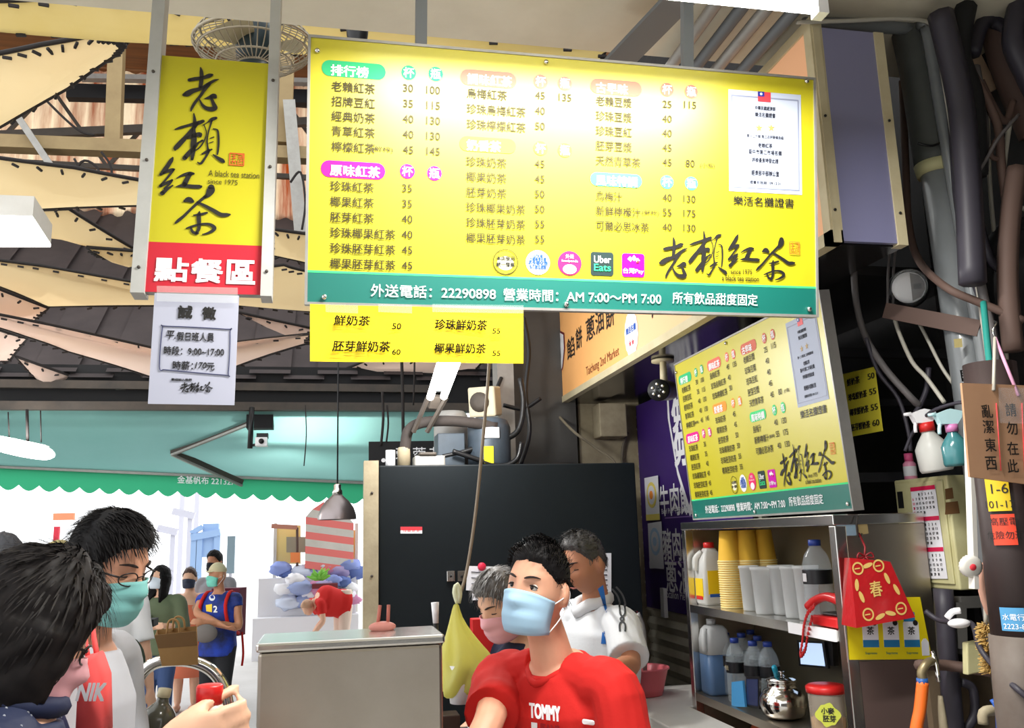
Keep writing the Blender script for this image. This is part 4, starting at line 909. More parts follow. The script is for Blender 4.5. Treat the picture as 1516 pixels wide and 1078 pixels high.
b = MB(); c = AY(683,1012,3.0); b.lathe([(.038,0),(.05,.12)], c-Vector((0,0,.06)), M_whiteP, 20); b.build('cup', t)
b = MB(); b.box(AY(700,972,3.42)+Vector((0,0,0)), AY(762,914,3.42)+Vector((0,.06,0)), mat('red_carton',(206,36,38),.45))
o = b.build('carton', bev=.003); o.location.z = o.location.z; tag(o, 'red carton panel standing between the yellow bag and the woman in navy', 'carton')
b = MB(); c = AY(720,1020,3.0); b.box((c.x-.05,2.95,SCZ),(c.x+.06,3.1,SCZ+.05), M_paper); tag(b.build('paper_stack', bev=.004), 'stack of white papers on the dark side counter', 'paper')
c = AY(665,1040,2.9); b = MB(); b.box((c.x-.03,2.87,SCZ),(c.x+.03,2.95,SCZ+.09), mat('brown_box',(70,54,46),.6)); tag(b.build('box', bev=.004), 'small brown box beside the steel counter under the yellow bag', 'box')
M_bbag = mat('black_bag_film', (26,30,34), .35)
b = MB(); c = AY(690,1078,2.85); rows = []
for i, (z, r) in enumerate(((.9,.05),(1.0,.085),(1.08,.075),(1.14,.06),(1.19,.03))):
    rows.append([Vector((c.x+r*(1+.12*math.sin(5*a+i))*math.cos(a), 2.76+.6*r*math.sin(a), z)) for a in [2*PI*j/20 for j in range(20)]])
b.loft(rows, M_bbag); o = b.build('bin_bag', sub=1); tag(o, 'black plastic bag hung on the side counter behind the young man', 'bag')
for px, lb_ in ((645,'white-handled ladle standing behind the steel box'),(676,None)):
    if not lb_: continue
    t = thing('ladle', lb_, 'ladle', tuple(AY(px,930,2.9)))
    q = AY(px,918,2.9); b = MB(); b.tube([q+Vector((0,0,-.01)), AY(px-1,892,2.9)], [.009,.013], M_whiteP, 10); b.build('grip', t)
    b = MB(); b.tube([(q.x,q.y,SCZ), q], [.014,.008], M_black, 8); b.build('shaft', t)
# ================================================================ steel cabinet with shelves
CX0, CX1, CY0, CY1, CT = 1.40, 1.68, 2.285, 3.40, 1.785
t = thing('shelf_cabinet', 'open stainless steel cabinet full of cups and bottles under the second board', 'cabinet', (1.53,2.85,0))
S1, S2, S3 = 1.467, 1.138, .78
b = MB(); b.box((CX0-.01,CY0-.005,CT-.03),(CX1,CY1,CT), M_steelb); b.build('top', t, bev=.003)
for nm, y in (('side_panel',CY0),('side_panel',CY1-.02)): b = MB(); b.box((CX0+.03,y,0),(CX1,y+.02,CT-.031), M_steel); b.build(nm, t)
b = MB(); b.box((CX1-.012,CY0+.021,0),(CX1,CY1-.021,CT-.031), mat('cabinet_back',(120,112,92),.35,.7)); b.build('back_panel', t)
for y in (CY0-.003, CY1-.03): b = MB(); b.box((CX0-.005,y,0),(CX0+.03,y+.035,CT-.031), M_steelb); b.build('post', t, bev=.003)
for z in (S1,S2,S3):
    b = MB(); b.box((CX0-.004,CY0+.034,z-.03),(CX1-.013,CY1-.032,z-.001), M_steelb if z==S1 else M_steel); b.build('shelf', t)
b = MB(); b.box((CX0-.012,CY0+.04,S1-.032),(CX0-.0045,CY0+.3,S1), M_whiteP); b.build('shelf_label', t)
def Y_at(px, py, x): return AX(px,py,x).y
# milk jug
M_milk = mat('milk_bottle', (232,232,228), .35, transl=.3); M_redcap = mat('red_cap', (206,36,34), .35)
JX = 1.475; y = Y_at(1054,880,JX); t = thing('milk_jug', 'white plastic milk jug with a red cap and yellow labels on the upper shelf', 'jug', (JX,y,S1))
b = MB(); rows = []
for z, sx, sy in ((0,.045,.05),(.01,.05,.055),(.13,.05,.055),(.17,.045,.05),(.2,.03,.032),(.215,.02,.02)): rows.append([Vector((JX+sx*p[0], y+sy*.9*p[1], S1+z)) for p in rrect(-1,-1,1,1,.35,4)])
b.loft(rows, M_milk); b.build('bottle', t)
b = MB(); b.lathe([(.021,.216),(.021,.235),(.017,.238)], (JX,y,S1), M_redcap, 16); b.build('cap', t)
b = MB(); b.tube([(JX-.03,y+.0,S1+.2),(JX-.055,y+.01,S1+.175),(JX-.056,y+.01,S1+.13)], .012, M_milk, 8, 3); b.build('handle', t)
M_yl = mat('yellow_label2', (244,206,30), .4)
for side in (0,1):
    b = MB()
    if side: b.box((JX-.0515,y-.035,S1+.03),(JX-.05,y+.035,S1+.1), M_yl); b.box((JX-.052,y-.03,S1+.02),(JX-.0505,y+.03,S1+.034), M_redcap)
    else: b.box((JX-.035,y-.0515,S1+.04),(JX+.03,y-.05,S1+.13), M_yl); b.box((JX-.03,y-.052,S1+.03),(JX+.02,y-.0505,S1+.042), M_blueP)
    b.build('label', t)
# cups, each one on its own
M_cup = mat('yellow_paper_cup', (242,190,66), .5); M_cuprim = mat('cream_cup_rim', (246,224,150), .45)
b = MB(); b.lathe([(.044,0),(.046,.003),(.044,.006),(.043,.006),(.032,.115),(.030,.115),(.001,.113)], (0,0,0), M_cup, 28)
b.lathe([(.0445,0),(.047,.003),(.0445,.006)], (0,0,0), M_cuprim, 28, cap=False)
cup0 = b.mesh('paper_cup')
def cup_stack(px, x, n, lab, grp):
    y = Y_at(px,890,x)
    for i in range(n):
        o = bpy.data.objects.new('paper_cup', cup0); sc.collection.objects.link(o); o.location = (x,y,S1+i*.0083); tag(o, lab, 'paper cup', grp)
cup_stack(1085,1.475,21,'yellow paper cup nested in the front tall stack beside the milk jug','cups of the front stack')
cup_stack(1112,1.535,21,'yellow paper cup nested in the middle stack behind the front one','cups of the middle stack')
cup_stack(1137,1.60,21,'yellow paper cup nested in the rear stack near the cabinet back','cups of the rear stack')
M_frost = mat('frosted_plastic', (236,238,238), .35, alpha=.62, transl=.4)
FT = ('frosted plastic tub right behind the front yellow cup stack','wide frosted tub in front of the yellow cup stacks','frosted tub at the middle of the upper shelf','narrow frosted tub left of the black-labelled bottle','frosted tub half hidden by the black-labelled bottle')
for (px, x, r, hh), lb_ in zip(((1112,1.475,.034,.155),(1134,1.46,.043,.155),(1160,1.50,.042,.16),(1177,1.475,.038,.162),(1197,1.475,.038,.165)), FT):
    y = Y_at(px,895,x); b = MB(); b.lathe([(r*.8,0),(r*.82,.004),(r*.97,hh-.012),(r*1.05,hh-.01),(r*1.05,hh),(r*.94,hh),(r*.78,.006),(.001,.006)], (x,y,S1+.001), M_frost, 28); tag(b.build('plastic_tub'), lb_, 'tub', 'frosted tubs on the upper shelf')
# bottles
M_pet = mat('clear_bottle', (214,226,232), .08, alpha=.2, spec=.9); M_petb = mat('blue_cap', (36,60,140), .4); M_blab = mat('black_label', (18,20,24), .4)
def bottle_parts(r, hh):
    b1 = MB(); prof = [(r*.8,0),(r,.01)]
    for i in range(9): z = .02+.045*hh*i*1.0; prof += [(r*.97,z),(r,z+.018*hh)]
    prof += [(r,hh*.6),(r*.98,hh*.7),(r*.8,hh*.82),(r*.4,hh*.92),(r*.36,hh*.95)]
    b1.lathe(prof, (0,0,0), M_pet, 24)
    b2 = MB(); b2.lathe([(r*.44,hh*.93),(r*.44,hh),(r*.38,hh*1.005)], (0,0,0), M_petb, 16)
    b3 = MB(); b3.lathe([(r*1.01,hh*.47),(r*1.012,hh*.64)], (0,0,0), M_blab, 24, cap=False)
    return b1, b2, b3
def make_bottle(r, hh, lab, grp, mark):
    t = thing('water_bottle', lab, 'bottle', (0,0,0), grp)
    for nm, b in zip(('body','cap','label'), bottle_parts(r, hh)):
        o = b.build(nm, t, local=True)
        if nm == 'label' and mark: pass
    return t
y = Y_at(1214,895,1.455); bt = make_bottle(.043,.245,'large clear bottle with a black label beside the red telephone','clear bottles in the cabinet',1); bt.location = (1.455,y,S1+.001)
b = MB(); 
for i in range(7): b.box((-.0445,-.012+i*.003,.245*.5),(-.0436,-.0105+i*.003,.245*.6), M_whiteP)
b.build('barcode', bt.children[2], local=True)
bl = make_bottle(.036,.222,'foremost clear water bottle with a black label on the lower shelf','clear bottles in the cabinet',1)
LB = [(1093,1.455,None),(1080,1.50,'clear water bottle left of the foremost one beside the blue canister'),(1120,1.475,'clear water bottle behind the dark phone on the lower shelf'),(1104,1.55,'clear bottle in the second row behind the foremost bottle'),(1128,1.56,'clear bottle in the second row further right'),(1142,1.51,'rightmost clear bottle next to the hanging phone cord'),(1118,1.63,'rear clear bottle against the cabinet back')]
for px, x, lb_ in LB:
    o = bl if lb_ is None else copy_tree(bl)
    if lb_: o['label'] = lb_
    o.location = (x, Y_at(px,1030,x), S2+.001)
for o in list(bpy.data.objects):
    if o.name.startswith('label') and o.parent and o.parent.name in (bl.name,): 
        b = MB(); b.text('悦氏', (0,0,0), (0,-1,0), (0,0,1), 0, .222*.55, .03, .016, .0372, M_cframe, align='c'); b.build('lettering', o, local=True)
# canister with blue liquid
CNX = 1.465; y = Y_at(1061,1000,CNX); t = thing('canister', 'white canister half full of blue liquid at the left of the lower shelf', 'canister', (CNX,y,S2))
M_can = mat('canister_plastic', (220,222,222), .4, transl=.35); M_canb = mat('blue_liquid', (96,128,170), .4, transl=.3)
b = MB(); mk = lambda z, s: [Vector((CNX+.05*s*p[0], y+.05*s*p[1], S2+.001+z)) for p in rrect(-1,-1,1,1,.4,4)]
b.loft([mk(0,.94),mk(.01,1),mk(.145,1)], M_canb); b.build('liquid', t)
b = MB(); b.loft([mk(.146,1),mk(.2,1),mk(.235,.85),mk(.25,.6)], M_can); b.build('shell', t)
b = MB(); b.tube([(CNX-.053,y-.03,S2+.16),(CNX-.058,y-.035,S2+.2),(CNX-.045,y-.02,S2+.24)], .011, M_can, 8, 3); b.build('handle', t)
b = MB(); b.lathe([(.018,.25),(.018,.272)], (CNX,y+.02,S2+.001), M_can, 14); b.build('cap', t)
# steel teapot
x = 1.475; y = Y_at(1160,1045,x); t = thing('sugar_pot', 'shiny round stainless steel pot on the lower shelf', 'pot', (x,y,S2))
b = MB(); b.lathe([(.05,0),(.068,.012),(.076,.04),(.074,.065),(.06,.088),(.047,.094),(.047,.112),(.05,.115)], (x,y,S2+.001), M_chrome, 36); b.build('body', t)
b = MB(); b.lathe([(.05,.116),(.049,.123),(.02,.13),(.008,.133),(.008,.142),(.012,.146)], (x,y,S2+.001), M_chrome, 28); b.build('lid', t)
b = MB(); b.tube([(x-.01,y+.01,S2+.13),(x-.035,y-.025,S2+.165)], .009, mat('teal_handle',(30,150,180),.35), 8); b.build('spoon_handle', t)
# wheat germ tub
x = 1.46; y = Y_at(1225,1050,x); t = thing('food_tub', 'round clear food tub with a red lid and a handwritten wheat germ label', 'tub', (x,y,S2))
M_tub = mat('clear_tub', (206,196,180), .15, alpha=.42, spec=.8); M_germ = mat('wheat_germ', (196,152,92), .8, var=((170,124,70), 40, .8))
b = MB(); b.lathe([(.046,0),(.05,.006),(.053,.12),(.054,.13)], (x,y,S2+.001), M_tub, 30); b.build('jar', t)
b = MB(); b.lathe([(.044,.004),(.0475,.008),(.049,.055),(.03,.062),(.001,.058)], (x,y,S2+.001), M_germ, 28); b.build('contents', t)
b = MB(); b.lathe([(.057,.128),(.058,.144),(.05,.15)], (x,y,S2+.001), M_redcap, 30); b.build('lid', t)
b = MB(); TP = Vector((x,y,S2)); dirv = Vector((-x, -y,0)).normalized()
e1_ = Vector((-dirv.y, dirv.x, 0)); 
pts = [(.032*math.cos(a)*(1+.15*math.cos(4*a)), .032*math.sin(a)*(1+.1*math.sin(6*a))) for a in [2*PI*i/28 for i in range(28)]]
ptc = TP+dirv*.0575+Vector((0,0,.075)); ez_ = Vector((0,0,1)); ex_ = ez_.cross(dirv)*1
ex_ = -ex_ if ex_.cross(ez_).dot(dirv) < 0 else ex_
b.flat(pts, ptc, ex_, ez_, .0, mat('lime_sticker',(206,214,80),.5)); b.text('小麥', ptc, ex_, ez_, 0, .011, .036, .018, .001, M_ink, .02, align='c'); b.text('胚芽', ptc, ex_, ez_, .003, -.01, .036, .018, .001, M_ink, .02, align='c'); b.build('label', t)
# tablet, phone, blue card
def slab(name, lab, cat, pts, x, m, scr=None, th=.008):
    q = [AX(px,py,x) for px,py in pts]; t = thing(name, lab, cat, tuple(q[0].lerp(q[1],.5)))
    b = MB(); b.add(q+[p+Vector((th,0,0)) for p in q], [(0,1,2,3),(7,6,5,4),(0,4,5,1),(1,5,6,2),(2,6,7,3),(3,7,4,0)], m); b.build('case', t)
    if scr:
        c = sum(q, Vector((0,0,0)))/4; b = MB(); b.add([c+(p-c)*.84+Vector((-.001,0,0)) for p in q], [(0,1,2,3)], scr); b.build('screen', t)
    return t
slab('tablet', 'small tablet with a pale blue lit screen leaning behind the red-lidded tub', 'tablet', ((1183,986),(1226,990),(1220,950),(1180,948)), 1.60, M_black, mat('lit_screen',(190,214,246),.3,emit=.8))
slab('phone_stand', 'black charger block standing behind the tablet on the lower shelf', 'charger', ((1224,985),(1234,986),(1232,950),(1222,950)), 1.61, M_black, None, .02)
slab('mobile_phone', 'dark mobile phone standing in front of the water bottles', 'phone', ((1104,1046),(1124,1050),(1124,1002),(1104,1002)), 1.425, M_black, mat('dark_screen',(40,50,90),.1))
slab('blue_card', 'bright blue card standing before the foremost water bottle', 'card', ((1083,1046),(1103,1047),(1099,1008),(1083,1010)), 1.415, mat('blue_card',(70,150,206),.4))
# telephone with coiled cord
t = thing('telephone', 'red telephone with a coiled cord at the right end of the upper shelf', 'telephone', (1.44,2.42,S1))
M_tel = mat('red_phone', (200,36,38), .3)
b = MB(); b.box((1.405,2.335,S1+.001),(1.52,2.47,S1+.03), M_tel); b.box((1.42,2.36,S1+.03),(1.50,2.44,S1+.04), M_black); b.build('base', t, bev=.006)
b = MB(); b.tube([(1.41,2.49,S1+.05),(1.415,2.46,S1+.07),(1.42,2.40,S1+.085),(1.43,2.34,S1+.075)], [.015,.013,.013,.017], M_tel, 10, 3); b.build('handset', t)
b = MB(); pts = []; P0 = [AX(x,y,1.385) for x,y in ((1206,897),(1196,908),(1190,928),(1188,950),(1185,970),(1192,962),(1196,940),(1202,915))]
pp = catmull(P0, 22)
for i, p in enumerate(pp): a = i*1.15; pts.append(Vector(p)+Vector((.009*math.cos(a)*.6, .009*math.cos(a), .009*math.sin(a)*.7)))
b.tube(pts, .0028, M_tel, 5); b.build('cord', t)
# orange bag on the bottom shelf
b = MB(); rows = []
for i,(z,r) in enumerate(((.0,.1),(.12,.13),(.22,.12),(.29,.07),(.33,.03))): rows.append([Vector((1.53+.6*r*(1+.15*math.sin(4*a+i))*math.cos(a), 3.05+1.2*r*(1+.1*math.sin(3*a))*math.sin(a), S3+z)) for a in [2*PI*j/20 for j in range(20)]])
b.loft(rows, mat('orange_bag_film',(206,96,60),.4,transl=.2)); tag(b.build('plastic_bag', sub=1), 'orange plastic bag stuffed under the lower shelf', 'bag')
b = MB(); rows = []
for i,(z,r) in enumerate(((.0,.12),(.1,.14),(.2,.13),(.26,.08))): rows.append([Vector((1.51+.6*r*(1+.1*math.sin(5*a+i))*math.cos(a), 2.72+1.1*r*math.sin(a), S3+z)) for a in [2*PI*j/20 for j in range(20)]])
b.loft(rows, M_frost); tag(b.build('plastic_bag', sub=1), 'clear plastic bag of supplies beside the orange bag', 'bag')
# red gift bag on the cabinet side
t = thing('gift_bag', 'glossy red gift bag with gold coins hanging on the cabinet side', 'bag', tuple(AY(1300,925,2.2)))
M_gift = mat('red_glossy_paper', (186,28,34), .28, coat=.6, bump=(26,.35)); M_goldp = mat('gold_print', (226,190,110), .35)
yb_ = 2.2; FB = [AY(*q,2.18) for q in ((1268,930),(1355,914),(1318,832),(1258,826))]; BK = [AY(*q,2.262) for q in ((1246,925),(1335,912),(1310,830),(1250,826))]
b = MB(); b.add(FB+BK, [(0,1,2,3),(7,6,5,4),(0,4,5,1),(1,5,6,2),(2,6,7,3),(3,7,4,0)], M_gift)
ex = (FB[1]-FB[0]).normalized(); nn = (FB[1]-FB[0]).cross(FB[3]-FB[0]).normalized(); ey = nn.cross(ex)
W_ = (FB[1]-FB[0]).length; H_ = (FB[3]-FB[0]).dot(ey); ko = (FB[2]-FB[3]).length/W_
def ring_(u, v, r, r2): 
    for i in range(0,24):
        a, c = 2*PI*i/24, 2*PI*(i+1)/24
        b.add([FB[0]+ex*(u+rr*math.cos(t_))+ey*(v+rr*math.sin(t_))+nn*.0012 for rr, t_ in ((r,a),(r,c),(r2,c),(r2,a))], [(0,1,2,3)], M_goldp)
for u,v in ((.2,.83),(.55,.82),(.22,.16),(.78,.16)): ring_(u*W_+.002, v*H_, .017, .0125); b.flat([(x*.008,y*.008) for x,y in ((-1,-.2),(1,-.2),(1,.2),(-1,.2))], FB[0]+ex*(u*W_)+ey*(v*H_), ex, ey, .0012, M_goldp)
for u,v,a_ in ((.38,.85,.2),(.14,.6,1.4),(.18,.42,1.8),(.66,.62,-1.3),(.78,.44,-1.2),(.42,.1,.3),(.6,.12,-.3)):
    b.flat([(.016*math.cos(q)*math.cos(a_)-.006*math.sin(q)*math.sin(a_), .016*math.cos(q)*math.sin(a_)+.006*math.sin(q)*math.cos(a_)) for q in [2*PI*i/14 for i in range(14)]], FB[0]+ex*(u*W_)+ey*(v*H_), ex, ey, .0012, M_goldp)
b.text('春', FB[0], ex, ey, .44*W_, .5*H_, .036, .04, .0014, M_goldp, .01, align='c'); b.build('bag', t)
b = MB(); top = (FB[3]+FB[2]+BK[2]+BK[3])/4; hk = AY(1272,790,2.268); kn = AY(1280,824,2.22)
b.tube([hk, hk.lerp(kn,.6)+Vector((.002,-.01,0)), kn], .003, mat('dark_red_ribbon',(120,20,26),.5), 6)
for sx in (-1,1): b.tube([kn, kn+Vector((.018*sx,-.004,.01)), kn+Vector((.024*sx,-.004,-.004)), kn], .0025, MATS['dark_red_ribbon'], 6, 3); b.tube([kn, kn+Vector((.012*sx,-.006,-.014))], .0025, MATS['dark_red_ribbon'], 6)
b.build('ribbon', t)
b = MB(); b.tube([AY(1270,764,2.27), AY(1268,780,2.265), AY(1272,795,2.268), AY(1276,790,2.27)], .0022, M_steeld, 6, 3); b.build('wire_hook', t)
# stickers and poster on the cabinet side
def side_plate(name, lab, cat, pts, m, fn=None, y=2.2835):
    q = [AY(x,yy,y) for x,yy in pts]; b = MB(); b.add(q, [(0,1,2,3)], m); ex = (q[1]-q[0]).normalized(); ez = (q[3]-q[0]); ez = (ez-ex*ez.dot(ex)).normalized()
    if fn: fn(b, q[0], ex, ez, (q[1]-q[0]).length, (q[3]-q[0]).dot(ez))
    tag(b.build(name, solid=.0006), lab, cat)
side_plate('sticker', 'faded blue sticker at the top of the cabinet side', 'sticker', ((1239,794),(1268,793),(1266,775),(1238,777)), mat('faded_blue',(150,184,204),.5))
side_plate('sticker', 'torn yellowed tape mark beside the blue sticker', 'sticker', ((1272,792),(1286,790),(1284,776),(1270,776)), mat('old_tape',(176,160,110),.6))
def poster(b, o, ex, ez, W, H):
    for u in (.17,.42,.67):
        b.flat(rrect((u)*W,.2*H,(u+.19)*W,.62*H,.02*W), o, ex, ez, .0008, M_paper); b.flat([((u)*W,.2*H),((u+.19)*W,.2*H),((u+.19)*W,.32*H),((u)*W,.32*H)], o, ex, ez, .0012, mat('bag_blue',(40,120,170),.5) if 'bag_blue' not in MATS else MATS['bag_blue'])
        b.text('茶', o, ex, ez, (u+.095)*W, .47*H, .06*W*1.4, .13*H, .0014, M_ink, .01, align='c'); b.flat(circle((u+.15)*W,.6*H,.03*W,14), o, ex, ez, .0016, M_ink)
        b.text('Supreme', o, ex, ez, (u+.02)*W, .1*H, .14*W, .05*H, .001, MATS['teal_print'])
    b.flat(rrect(.68*W,.62*H,.82*W,.78*H,.01*W), o, ex, ez, .0008, MATS['bag_blue']); b.flat([(.88*W,.06*H),(.97*W,.06*H),(.97*W,.28*H),(.94*W,.34*H),(.91*W,.34*H),(.88*W,.28*H)], o, ex, ez, .0008, M_paper)
side_plate('poster', 'yellow poster with pictures of tea bags on the cabinet side below the gift bag', 'poster', ((1258,977),(1380,976),(1362,884),(1252,886)), mat('poster_yellow2',(226,206,20),.5), poster, 2.280)
# dark lower panel the poster hangs over
b = MB(); b.box((1.395,2.283,.0),(1.68,2.2845,1.385), mat('brown_panel',(86,70,66),.5)); tag(b.build('panel'), 'dark brown panel covering the lower cabinet side', 'panel')
b = MB()
for z in (1.9,2.3):
    for y in (2.5,3.2): b.bar((1.47,y,z),(2.0,y,z), .03, .03, M_dark)
structure(b, 'trim_brackets')
# ================================================================ right-hand wall clutter
M_pvc = mat('grey_pvc', (124,128,130), .32, var=((104,108,110), 5, .7), coat=.3); M_duct = mat('dusty_duct', (74,78,74), .6, var=((56,58,56), 7, .8))
M_cab1 = mat('black_cable', (54,51,60), .5); M_cab2 = mat('grey_cable2', (96,92,92), .6); M_cab3 = mat('brown_cable', (92,72,64), .7); M_cab4 = mat('pale_wire', (176,172,160), .5)
M_ebox = mat('cream_metal', (204,200,156), .5, var=((180,172,122), 8, 1.0)); M_rustp = mat('rust_stain', (120,84,50), .7)
PXP, PYP = 1.765, 2.1
t = thing('drain_pipe', 'large grey plastic drain pipe running down the right wall', 'pipe', (PXP,PYP,0))
pT, pM, pL = AY(1352,50,PYP), AY(1388,245,PYP), AY(1437,560,PYP)
b = MB(); b.tube([(pL.x+.02,PYP,0), (pL.x,PYP,pL.z), pM], .05, M_pvc, 24, 1); b.build('pipe', t)
b = MB(); b.tube([pM, pM.lerp(pT,.35), pM.lerp(pT,.7), pT, pT+Vector((-.01,0,.1))], [.062,.06,.057,.06,.06], M_duct, 24, 3); b.build('sleeve', t)
b = MB(); b.tube([pM-Vector((0,0,.03)), pM+Vector((0,0,.004))], [.058,.064], mat('torn_cream_tape',(170,166,124),.7), 24); b.build('tape_collar', t)
c = AY(1386,165,PYP-.062); b = MB()
b.tube([AY(1358,212,PYP-.06), AY(1380,216,PYP-.068), AY(1398,208,PYP-.05)], .004, M_black, 6, 3); b.build('strap', t)
def lab(q, m, s_, ti, h_): pass
for pts, m_ in (((( 1413,515),(1425,514),(1424,501),(1412,502)), mat('pipe_tag',(206,190,130),.5)), (((1424,565),(1460,564),(1457,546),(1421,548)), M_black)):
    q = [AY(x,y,PYP-.054) for x,y in pts]; b = MB(); b.add(q, [(0,1,2,3)], m_); ex = (q[1]-q[0]).normalized(); ez = (q[3]-q[0]).normalized(); W_ = (q[1]-q[0]).length; H_ = (q[3]-q[0]).length
    if m_ is M_black: b.text('水包馬', q[0], ex, ez, .05*W_, .75*H_, .9*W_, .42*H_, .002, M_whiteP, .02); b.text('電過桶', q[0], ex, ez, .05*W_, .27*H_, .9*W_, .42*H_, .002, M_whiteP, .02)
    b.build('sticker', t)
def cable(pts, y, r, m, lab_, sm=5, name='wall_cable', xs=None):
    P = [AY(p[0],p[1],p[2] if len(p) > 2 else y) for p in pts]; b = MB(); b.tube(P, r, m, 8, sm); return tag(b.build(name), lab_, 'pipe' if name.endswith('pipe') else 'cable')
cable(((1190,36),(1280,38),(1362,42)), 2.07, .021, M_pvc, 'horizontal grey pipe along the top above the lilac light box end', 2, 'conduit_pipe')
cable(((1364,40),(1374,50),(1396,180),(1422,330),(1448,480),(1462,566)), 2.03, .019, M_pvc, 'straight grey conduit running down beside the drain pipe', 3, 'conduit_pipe')
cable(((1180,33),(1250,31),(1330,28),(1376,34),(1386,60),(1402,150),(1424,290),(1448,430),(1466,560)), 1.99, .006, M_cab4, 'thin white wire following the conduit beside the drain pipe')
cable(((1336,120,2.2),(1341,250,2.2),(1345,330,2.2),(1360,385,2.15),(1400,425,2.0),(1450,448,1.95),(1516,475,1.9)), 2, .011, M_cab3, 'brown cable sweeping from the light box across the drain pipe')
cable(((1264,400,2.3),(1268,450,2.3),(1282,500,2.3),(1310,545,2.25),(1345,585,2.2),(1360,600,2.2)), 2, .010, M_cab2, 'grey cable hanging below the light box end')
cable(((1322,460,2.25),(1330,490,2.25),(1350,535,2.2),(1372,560,2.15),(1398,596,2.1)), 2, .006, M_cab4, 'pale wire dropping from the electric meter')
cable(((1352,462,2.25),(1372,500,2.2),(1395,545,2.15),(1420,580,2.12)), 2, .005, M_cab4, 'second pale wire dropping from the electric meter')
cable(((1282,500,2.28),(1300,550,2.28),(1330,590,2.26),(1345,640,2.24),(1348,668,2.24)), 2, .006, M_cab1, 'black wire ending behind the cream electric box')
cable(((1375,545,2.2),(1372,575,2.2),(1362,600,2.2),(1355,612,2.2)), 2, .008, M_cab1, 'short black hose behind the spray bottles')
# bundle of dark ducts and cables at the upper right corner
BUN = [(((1392,20),(1420,140),(1432,260),(1440,420)),.034,M_cab1,'thick black duct right of the grey conduit at the top'),(((1430,10),(1420,80),(1440,150),(1445,260)),.030,M_blackm,'black hose crossing the pale board at the upper right'),(((1440,100),(1452,180),(1452,255)),.020,M_cab2,'short grey hose with an open lower end'),(((1500,60),(1470,30),(1452,40),(1440,80)),.022,M_cab1,'black hose curling at the top right corner'),
 (((1470,0),(1480,70),(1500,130),(1530,200)),.040,M_cab3,'broad brown pipe at the right edge near the top'),(((1510,0),(1500,60),(1520,110),(1540,150)),.030,M_cab1,'black hose at the extreme right top edge'),(((1440,110),(1462,150),(1478,190),(1482,240),(1490,300)),.012,M_cab3,'brown cable in the bundle beside the pale board'),(((1452,120),(1472,160),(1488,180),(1500,150)),.010,M_cab3,'brown cable bending up towards the right edge'),(((1430,200),(1435,270),(1450,330),(1470,390),(1500,400)),.012,M_cab1,'black cable sagging right of the conduit'),
 (((1462,145),(1465,260),(1473,360),(1483,440),(1492,560)),.006,M_cab4,'long pale wire hanging straight at the far right'),(((1508,170),(1478,205),(1458,240),(1438,270)),.005,M_cab2,'thin grey wire stretched slantwise at the right'),(((1470,210),(1480,215),(1478,235),(1466,228),(1476,205)),.007,M_cab3,'knotted brown cord in the cable bundle'),(((1495,180),(1486,260),(1500,300),(1520,310)),.007,M_cab4,'pale wire curving to the right edge'),(((1400,90),(1412,200),(1420,300),(1440,400),(1465,470),(1475,520)),.014,M_cab1,'black cable behind the grey conduit'),(((1515,330),(1480,345),(1460,400),(1462,470)),.02,M_blackm,'black hose at the right below the wire knot'),(((1505,250),(1495,330),(1492,420),(1500,520)),.026,M_cab3,'dark brown pipe behind the long pale wire'),(((1440,330),(1452,420),(1470,500),(1476,560)),.012,M_cab2,'grey cable beside the teal string')]
for i, (pts, r, m, l_) in enumerate(BUN): cable(pts, 1.92+.028*(i%5), r, m, l_)
b = MB(); q = [AY(x,y,2.08) for x,y in ((1404,36),(1424,24),(1478,130),(1450,142))]; b.add(q+[p+Vector((0,.02,0)) for p in q], [(3,2,1,0),(4,5,6,7),(0,1,5,4),(1,2,6,5),(2,3,7,6),(3,0,4,7)], mat('pale_board',(190,166,140),.7,var=((150,124,100),6,.8))); tag(b.build('board'), 'pale wooden board wedged behind the cables at the upper right', 'board')
# electric meter on its bracket
t = thing('electric_meter', 'round electric meter with a glass cover on a bracket by the drain pipe', 'meter', tuple(AY(1345,455,2.25)))
c = AY(1345,427,2.22); ax_ = Vector((-.55,-.83,-.1)).normalized()
b = MB(); b.lathe([(.055,-.05),(.058,0),(.052,.01)], c, M_black, 28, axis=ax_); b.build('base', t)
b = MB(); b.lathe([(.046,.011),(.046,.02),(.03,.022),(.001,.022)], c, M_whiteP, 24, axis=ax_)
hx = Vector((0,0,1)).cross(ax_).normalized(); hy = ax_.cross(hx); b.flat([(0.006,-.042),(.03,-.032),(.043,-.01),(.043,.01),(.03,.032),(.006,.042)], c+ax_*.0226, hx, hy, .0005, M_cab2); b.flat([(0.012,-.008),(.034,-.008),(.034,.008),(.012,.008)], c+ax_*.0226, hx, hy, .001, M_black); b.build('dial', t)
b = MB(); b.lathe([(.05,.01),(.05,.05),(.042,.062),(.001,.066)], c, mat('meter_glass',(236,240,240),.05,alpha=.18,spec=1.0), 28, axis=ax_); b.build('glass_cover', t)
b = MB(); b.bar(AY(1312,460,2.24), AY(1452,487,2.02), .025, .045, M_cab3); b.build('bracket', t)
for px in (1318,1326): b = MB(); b.tube([AY(px,368,2.24), AY(px-3,402,2.24), AY(px-4,455,2.23)], .004, M_cab2, 6, 3); b.build('wire', t)
